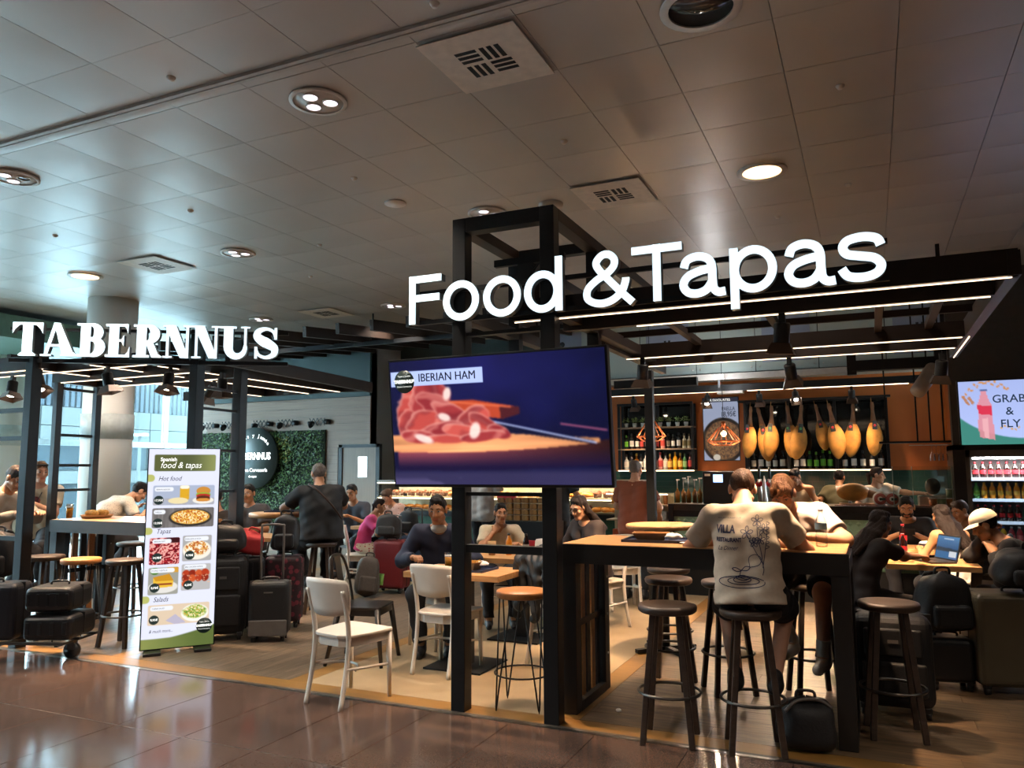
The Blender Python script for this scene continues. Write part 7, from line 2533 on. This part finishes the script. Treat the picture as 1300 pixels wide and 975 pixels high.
# print on the back of the t-shirt, laid on the cloth
def project_print():
    tv_, tq_ = vb['shirt']
    bvh = BVHTree.FromPolygons([tuple(v) for v in tv_], [tuple(int(i) for i in q) for q in tq_])
    root = vb['root']
    inkm = mat('navy_shirt_ink', '232a52', .7)
    N_, P_ = vb['N'], vb['P']
    def stick(name, me, u, v, flip=True):
        """flat artwork (x right, y up) at (u, v) on the back: u metres to the wearer's right, v above the hip"""
        for vt in me.vertices:
            x, y = u + vt.co.x, v + vt.co.y
            hit = bvh.ray_cast(Vector((x, -1.5, y)), Vector((0, 1, 0)))
            if hit[0] is not None:
                vt.co = hit[0] + Vector((0, -.0045, 0))
            else:
                vt.co = Vector((x, -.16, y))
        me.materials.clear()
        me.materials.append(inkm)
        place(name, me, root)
    def words(s, size, u, v, **k):
        me = text_mesh(s, size, depth=0, **k)
        bm_ = bmesh.new()
        bm_.from_mesh(me)
        bmesh.ops.triangulate(bm_, faces=bm_.faces)
        for _ in range(2 if size > .02 else 0):
            bmesh.ops.subdivide_edges(bm_, edges=[e_ for e_ in bm_.edges if e_.calc_length() > .012], cuts=1)
            bmesh.ops.triangulate(bm_, faces=bm_.faces)
        bm_.to_mesh(me)
        bm_.free()
        stick('shirt_lettering', me, u, v)
    z0 = .865
    words('VILLA', .060, -.170, z0 + .318, bold=.0022, width=.70)
    words('RESTAURANT', .032, -.170, z0 + .270, bold=.0010, width=.72)
    words('La Dinner', .034, -.160, z0 + .225, shear=.4, width=.8)
    words('VILLA RESTAURANT CLUB', .011, -.165, z0 + .395)
    def strokes(paths, u, v, wd=.0042):
        b = MB()
        for p in paths:
            pts = smooth_path([Vector((a, c_, 0)) for a, c_ in p], 5)
            L_, R_ = [], []
            n = len(pts)
            for i in range(n):
                d = (pts[min(i + 1, n - 1)] - pts[max(i - 1, 0)]).normalized()
                nn = Vector((-d.y, d.x, 0)) * wd / 2
                L_.append(pts[i] + nn)
                R_.append(pts[i] - nn)
            b.add(L_ + R_, [(i, i + 1, n + i + 1, n + i) for i in range(n - 1)])
        stick('shirt_drawing', b.mesh('shirt_drawing', inkm), u, v)
    ell = lambda cx, cy, rx, ry, a0=0, a1=360: [(cx + rx * math.cos(R(a)), cy + ry * math.sin(R(a))) for a in np.linspace(a0, a1, 14)]
    strokes([ell(0, 0, .125, .032, 20, 372), ell(.01, .006, .085, .02, 0, 360), [(-.045, .012), (-.02, .032), (.02, .034), (.05, .012), (.02, -.002), (-.03, .0), (-.045, .012)], [(-.03, .02), (.01, .008), (.04, .018)], [(-.02, .03), (.02, .015), (.045, .022)],
             [(-.01, .034), (-.005, .055), (0, .066)], [(0, .06), (-.03, .075), (-.05, .07), (-.025, .055), (0, .06)], [(0, .062), (.02, .082), (.045, .08), (.03, .062), (0, .062)]], -.03, z0 + .055)
    fl = []
    for cx, cy, r_ in ((.0, .20, .022), (.035, .155, .02), (-.055, .135, .024), (.02, .10, .018), (-.015, .085, .018)):
        for k in range(5):
            a = R(90 + 72 * k)
            fl.append([(cx, cy), (cx + r_ * math.cos(a - .4), cy + r_ * math.sin(a - .4)), (cx + r_ * 1.5 * math.cos(a), cy + r_ * 1.5 * math.sin(a)), (cx + r_ * math.cos(a + .4), cy + r_ * math.sin(a + .4)), (cx, cy)])
    fl += [[(.03, -.03), (.02, .05), (.005, .12), (0, .20)], [(.03, -.03), (-.02, .06), (-.055, .13)], [(.03, -.05), (.045, .05), (.055, .14), (.05, .19)], [(-.04, -.05), (-.045, .0), (-.01, .02), (.02, 0), (.01, -.035), (-.04, -.05)], [(.03, -.03), (.035, -.06), (.028, -.09)]]
    for k in range(6):
        y = .05 + .025 * k
        fl.append([(.045 + .001 * k, y), (.066, y + .012), (.05, y + .02)])
    strokes(fl, .055, z0 + .185, .0036)
project_print()

# ---- people around the laptop
w_ = person('person in a dark t-shirt typing on a laptop, seen from behind', (-.15, 7.02), (.80, .60), .54, 1.55, 12, 18, 0, (16, 0, 0), {1: ('w', (.36, 7.42, .80)), -1: ('w', (.30, 7.66, .80))}, {1: (.12, .36, .09), -1: (-.12, .40, .09)}, '2a2120', 'short', '18181b', 'long', '222226', 'tan', ('long', '20130e'), 1.05, 1.0, female=True)
cp = person('person in a cream cap and black and white jacket eating', (1.2, 7.52), (-.95, .05), .54, 1.68, 20, 26, 0, (26, 0, 0), {1: (.06, .36, 1.00), -1: (-.16, .34, .86)}, None, '17171b', 'long', '1b1b20', 'long', '222226', 'olive', ('buzz', '15110f'), 1.0, 1.0, topmat=patterned('black_white_jacket', '17171b', 'c9c2b8', 5, (.10, .12)), curl=(1.0, .7))
Mh = cp['Mh']
b = MB()
b.smooth = True
n, m_ = 24, 8
vs = []
for j in range(m_ + 1):
    ph = PI / 2 * j / m_
    for i in range(n):
        t = 2 * PI * i / n
        vs.append(Mh @ Vector((.098 * math.cos(ph) * math.cos(t), -.014 + .116 * math.cos(ph) * math.sin(t), .046 + .102 * math.sin(ph))))
b.add(vs, [(j * n + i, j * n + (i + 1) % n, (j + 1) * n + (i + 1) % n, (j + 1) * n + i) for j in range(m_) for i in range(n)])
CAPM = mat('cream_cotton', 'd9c6ab', .8, 0, .05, 40)
capo = b.build('cap', CAPM, cp['root'])
b = MB()
b.smooth = True
vs = []
for lay in (0, 1):
    for j in range(5):
        for i in range(11):
            t = R(20 + 14 * i)
            rr = .10 + .065 * j / 4 * math.sin(t) ** .7
            vs.append(Mh @ Vector((.092 / .10 * rr * math.cos(t) * (1 - .1 * j / 4), rr * math.sin(t) - .0, .055 - .018 * j / 4 - .006 * (math.cos(t) ** 2) * j / 4 - .004 * lay)))
fs_ = []
for lay in (0, 1):
    for j in range(4):
        for i in range(10):
            a = lay * 55 + j * 11 + i
            fs_.append((a, a + 1, a + 12, a + 11))
b.add(vs, fs_)
b.build('cap_brim', CAPM, capo)
bm = person('person in a black t-shirt on the bench looking at a phone', at(1146, 8.75), (-.08, -1), .54, 1.68, 12, 22, 0, (22, 0, 0), {1: (.08, .36, .84), -1: (-.07, .36, .84)}, None, '131318', 'short', '1b1b20', 'long', '222226', 'olive', ('short', '14100e'), 1.05, 1.2, beard='1c1410', curl=(1.0, 1.0), poles={1: (1, -.2, -.6), -1: (-1, -.2, -.6)})
hx = bm['root'].matrix_basis @ Vector((0, .46, .87))
o = MB().box(-.075, .075, -.005, .005, -.037, .037).build('phone', PLASTIC, None, hx, (R(35), 0, 0), .004)
tag(o, 'dark phone held sideways by the person in black on the bench', 'phone')
person('person in a white tank top, seen from behind', at(1207, 7.3), (-.55, .85), .54, 1.50, 12, 12, 0, (14, 10, 0), None, None, 'd0c6bc', 'none', '1e1e24', 'long', '222226', 'tan', ('long', '1a1210'), .95, 1.2, female=True)
person('person in a dark t-shirt sitting behind the cream cap beside the fridge', at(1234, 8.35), (-.8, -.5), .54, 1.52, 10, 14, 0, (22, 0, 0), None, None, '3a3632', 'short', '1e1e24', 'long', '222226', 'olive', ('short', '3b2a1e'), 1.0, 1.4)

# ---- bar staff
person('person in a sleeveless beige top looking down behind the bar', at(1015, 10.95), (-.35, -1), .86, 1.58, 6, 16, 0, (32, -8, 0), {1: (.16, .34, 1.05), -1: (-.16, .34, 1.05)}, {1: (.1, .04, .09), -1: (-.1, .0, .09)}, 'c9b79c', 'none', '1c1c20', 'long', '1b1b1d', 'tan', ('bun', '1b1210'), .95, 1.3, female=True)
ol = person('person in an olive shirt with a white scarf, seen from behind', at(1062, 11.15), (-.1, 1), .84, 1.54, 8, 16, 0, (12, -20, 0), {1: (.20, .36, 1.05), -1: ('w', (at(1035, 11.0)[0], at(1035, 11.0)[1], 1.12))}, {1: (.1, .04, .09), -1: (-.1, .0, .09)}, '5a553a', 'short', '3a3826', 'long', '1b1b1d', 'tan', ('bun', '1d1410'), 1.1, 1.3, female=True)
A_ = np.array
sc_p = [('c', ol['N'] + ol['u2'] * .01 + A_([.07, -.02, 0]), ol['N'] + A_([0, -.10, -.03]), .035, .045), ('c', ol['N'] + ol['u2'] * .01 + A_([-.07, -.02, 0]), ol['N'] + A_([0, -.10, -.03]), .035, .045), ('c', ol['N'] + A_([0, -.10, -.02]), ol['N'] + A_([0, -.14, -.16]), .05, .035)]
place('scarf', np_mesh('scarf', [(*grow(sc_p, .012, .03), 0)], [mat('cloth_d9d0d0', 'd9d0d0', .8)]), ol['root'])
hx_, hy_ = at(1198, 10.15)
person('person in a white v-neck top reaching across the counter', at(1110, 10.8), (.45, -.9), .85, 1.56, 4, 6, 6, (6, 55, 0), {1: (.22, .22, 1.0), -1: ('w', (hx_, hy_, 1.17))}, {1: (.1, .04, .09), -1: (-.1, .0, .09)}, 'cfc4b4', 'short', '1c1c20', 'long', '1b1b1d', 'light', ('pony', '2a1a12'), .98, 1.2, female=True, curl=(.5, .5))

# ---- people at the pastry counter
person('person in a brown t-shirt standing at the pastry counter, seen from behind', at(802, 9.5), (.1, 1), .90, 1.66, 2, 6, 0, (8, 0, 0), {1: (.22, .28, .98), -1: (-.2, .34, 1.0)}, {1: (.1, .04, .09), -1: (-.1, .0, .09)}, '7a3c22', 'short', '17171b', 'long', '1b1b1d', 'light', ('buzz', '77706a'), 1.08, 1.2)
person('customer in a pale grey shirt and black trousers at the counter', at(611, 11.6), (.2, 1), .94, 1.76, 2, 4, 0, (8, 0, 0), {1: (.2, .32, 1.05), -1: (-.2, .30, 1.0)}, {1: (.1, .04, .09), -1: (-.1, .0, .09)}, 'a8a09a', 'short', '14141a', 'long', '1b1b1d', 'light', ('short', '2a1c14'), 1.05, 1.4)
person('customer in a black t-shirt standing behind the tower post', at(706, 11.4), (.3, 1), .94, 1.76, 2, 4, 0, (8, 0, 0), {1: (.2, .32, 1.15), -1: (-.2, .30, 1.0)}, {1: (.1, .04, .09), -1: (-.1, .0, .09)}, '15151a', 'short', '1d1d24', 'long', '1b1b1d', 'tan', ('short', '1a1210'), 1.0, 1.4)
# ---- cafe tables behind the tower
person('person in a navy shirt sitting behind the tray with beer', (-3.57, 6.22), (.38, -.92), .57, 1.74, 10, 16, 0, (14, -8, 0), {1: (.20, .36, .80), -1: (-.20, .40, .80)}, None, '1d2238', 'long', '1b1b20', 'long', '222226', 'tan', ('short', '14100e'), 1.0, 1.0, collar='cfcac2', curl=(.8, .8))
person('person in a pale t-shirt resting chin on hand', (-3.55, 7.4), (.45, -.89), .56, 1.46, 10, 12, 0, (2, 12, 0), {1: (.07, .20, .915), -1: (-.18, .34, .80)}, None, 'b9a98f', 'short', '24242a', 'long', '222226', 'tan', ('short', '14100e'), .95, 1.1, curl=(1.2, .6), palms={1: (-.3, -1, .2)}, poles={1: (.8, .4, -1), -1: (-.7, -.3, -.9)})
person('person in glasses and a dark brown jacket looking down', (-2.52, 7.42), (-.50, -.87), .58, 1.62, 8, 12, 0, (22, 4, 0), {1: (.16, .38, .80), -1: (-.12, .40, .80)}, None, '2b1f1c', 'long', '1e1a1a', 'long', '222226', 'light', ('longback', '2a211e'), 1.05, 1.0, glasses=True, female=True)
# ---- far tables
bg_ = person('person in black eating at the round bar table, seen from behind', at(411, 8.75), (-.80, .60), .865, 1.74, 6, 16, 0, (10, 0, 0), {1: (.12, .40, 1.24), -1: (-.16, .38, 1.22)}, stool_feet(.29), '121216', 'short', '131318', 'long', '17171a', 'light', ('buzz', '6d6863'), 1.22, 1.1, curl=(1.0, 1.0), poles={1: (1, -.2, -.6), -1: (-1, -.2, -.6)})
MB().tube(smooth_path([bg_['root'].matrix_basis.inverted() @ (bg_['root'].matrix_basis @ Vector(p)) for p in [(-.15, .03, 1.40), (-.10, -.13, 1.34), (.05, -.175, 1.18), (.18, -.14, 1.02)]], 6), .011, 6).build('bag_strap', mat('brown_leather', '3a241a', .6), bg_['root'])
person('person in a pink t-shirt sitting on a white chair', at(462, 10.35), (.86, .5), .57, 1.42, 14, 14, 0, (14, 0, 0), {1: (.12, .34, .86), -1: (-.12, .36, .86)}, None, 'c23a72', 'short', 'd8cbb8', 'skirt', '2b2b30', 'tan', ('braid', '2a160e'), .95, 1.3, female=True, botmat=patterned('floral_skirt', 'd8cbb8', 'a8323a', 26, (.22, .28)))
person('person in a grey shirt sitting beyond the one in pink', at(455, 11.9), (.15, -1), .57, 1.74, 8, 10, 0, (14, 0, 0), {1: (.1, .34, .86), -1: (-.1, .34, .86)}, None, '3c3f48', 'short', '1e1e24', 'long', '222226', 'tan', ('short', '14100e'), 1.0, 1.5)
person('person in a flowered blouse looking down at the far table', at(507, 12.0), (-.2, -1), .57, 1.64, 10, 14, 0, (36, 0, 0), {1: (.1, .32, .86), -1: (-.1, .32, .86)}, None, 'c49a8c', 'long', '1e1e24', 'long', '222226', 'light', ('bun', '4a3222'), 1.05, 1.4, female=True, topmat=patterned('floral_blouse', 'c9a394', '8a2f2c', 24, (.2, .26)))
person('person in glasses and dark grey t-shirt below the round sign', at(322, 10.65), (.3, -.95), .57, 1.76, 2, 6, 0, (6, 0, 0), None, None, '3a3433', 'short', '1e1e24', 'long', '222226', 'tan', ('short', '14100e'), 1.1, 1.4, glasses=True)
person('person in a brown-grey t-shirt beside the menu totem', at(283, 9.35), (-.75, .3), .57, 1.74, 6, 10, 0, (12, 0, 0), None, None, '423936', 'short', '1e1e24', 'long', '222226', 'light', ('short', '1a1210'), 1.0, 1.4)
# ---- window side
hd = person('person in a pale grey hoodie bending over the high table at the picture edge', (-8.42, 5.2), (.95, .12), .875, 1.78, 12, 18, 0, (34, 0, 0), {1: (.12, .50, 1.12), -1: (-.12, .52, 1.12)}, stool_feet(.29), '9a928a', 'long', '1c1c22', 'long', '17171a', 'light', ('short', '2a1c14'), 1.02, 1.1)
hp_ = [('c', hd['N'] + A_([q * .07, -.02, .01]), hd['N'] + A_([0, -.11, -.03]), .045, .06) for q in (1, -1)]
place('hood', np_mesh('hood', [(*grow(hp_, .012, .03), 0)], [mat('cloth_9a928a', '9a928a', .8)]), hd['root'])
sg = person('person in a cream t-shirt with sunglasses on the head', at(57, 9.1), (.55, -.8), .875, 1.76, 4, 8, 0, (6, 42, 0), {1: (.10, .34, 1.22), -1: (-.06, .36, 1.20)}, stool_feet(.29), 'cdbb9f', 'short', '1c1c22', 'long', '17171a', 'fair', ('short', '6a4a2c'), 1.0, 1.1, curl=(1.0, 1.0))
MB().tube([sg['Mh'] @ Vector(p) for p in smooth_path([(-.08, .03, .085), (-.05, .085, .09), (0, .095, .092), (.05, .085, .09), (.08, .03, .085)], 4)], .011, 6).build('sunglasses', PLASTIC, sg['root'])
MB().tube(smooth_path([sg['N'] + A_(p) for p in ((-.07, .0, .02), (-.06, .12, -.10), (-.02, .16, -.22), (.02, .16, -.22), (.06, .12, -.10), (.07, .0, .02))], 5), .006, 6).build('lanyard', PLASTIC, sg['root'])
b = MB().sphere((0, .150, 1.22), (.055, .01, .05), 12, 8)
b.build('shirt_print', mat('maroon_ink', '6a2a30', .8), sg['root'])
person('person in a pale patterned shirt slumped over the far window table', at(126, 9.6), (.35, .9), .86, 1.72, 34, 26, 0, (40, 0, 0), {1: (.2, .55, 1.08), -1: (-.2, .55, 1.08)}, stool_feet(.29), 'b9b0a2', 'short', '24242a', 'long', '17171a', 'light', ('short', '1a1210'), 1.05, 1.2, topmat=patterned('pale_speckled_shirt', 'c4bbae', '8f8a86', 60, (.2, .3)))

# ---- jacket hung on the white chair
jk = thing('black_jacket', 'black padded jacket hung over the white chair back', 'jacket', (-2.33, 6.0, 0), R(-28))
JP = [('c', A_([-.19, -.24, .84]), A_([.19, -.24, .84]), .045, .045), ('c', A_([-.06, -.23, .86]), A_([.08, -.22, .92]), .06, .05)]
for k, xx in enumerate((-.20, -.11, -.02, .07, .16)):
    JP.append(('c', A_([xx, -.275, .82]), A_([xx * 1.1 + .02 * (-1) ** k, -.30 - .02 * (k % 2), .40 + .06 * (k % 3)]), .045, .038))
    JP.append(('c', A_([xx, -.19, .81]), A_([xx, -.16, .62]), .035, .03))
JP += [('c', A_([.22, -.27, .80]), A_([.29, -.31, .58]), .05, .045), ('c', A_([.29, -.31, .58]), A_([.25, -.30, .34]), .045, .04)]
place('jacket_body', np_mesh('jacket_body', [(*grow(JP, .011, .04, lambda X, Y, Z: .006 * np.sin(55 * Z + 30 * X + 3 * np.sin(25 * X)) + .004 * np.sin(90 * X + 40 * Z)), 0)], [mat('black_jacket_nylon', '0d0d10', .5, 0, .15, 30)]), jk)
MB().tube(smooth_path([(-.24, -.30, .62), (-.27, -.32, .52), (-.24, -.31, .43), (-.22, -.30, .50)], 5), .01, 6).build('dangling_strap', NYL, jk)
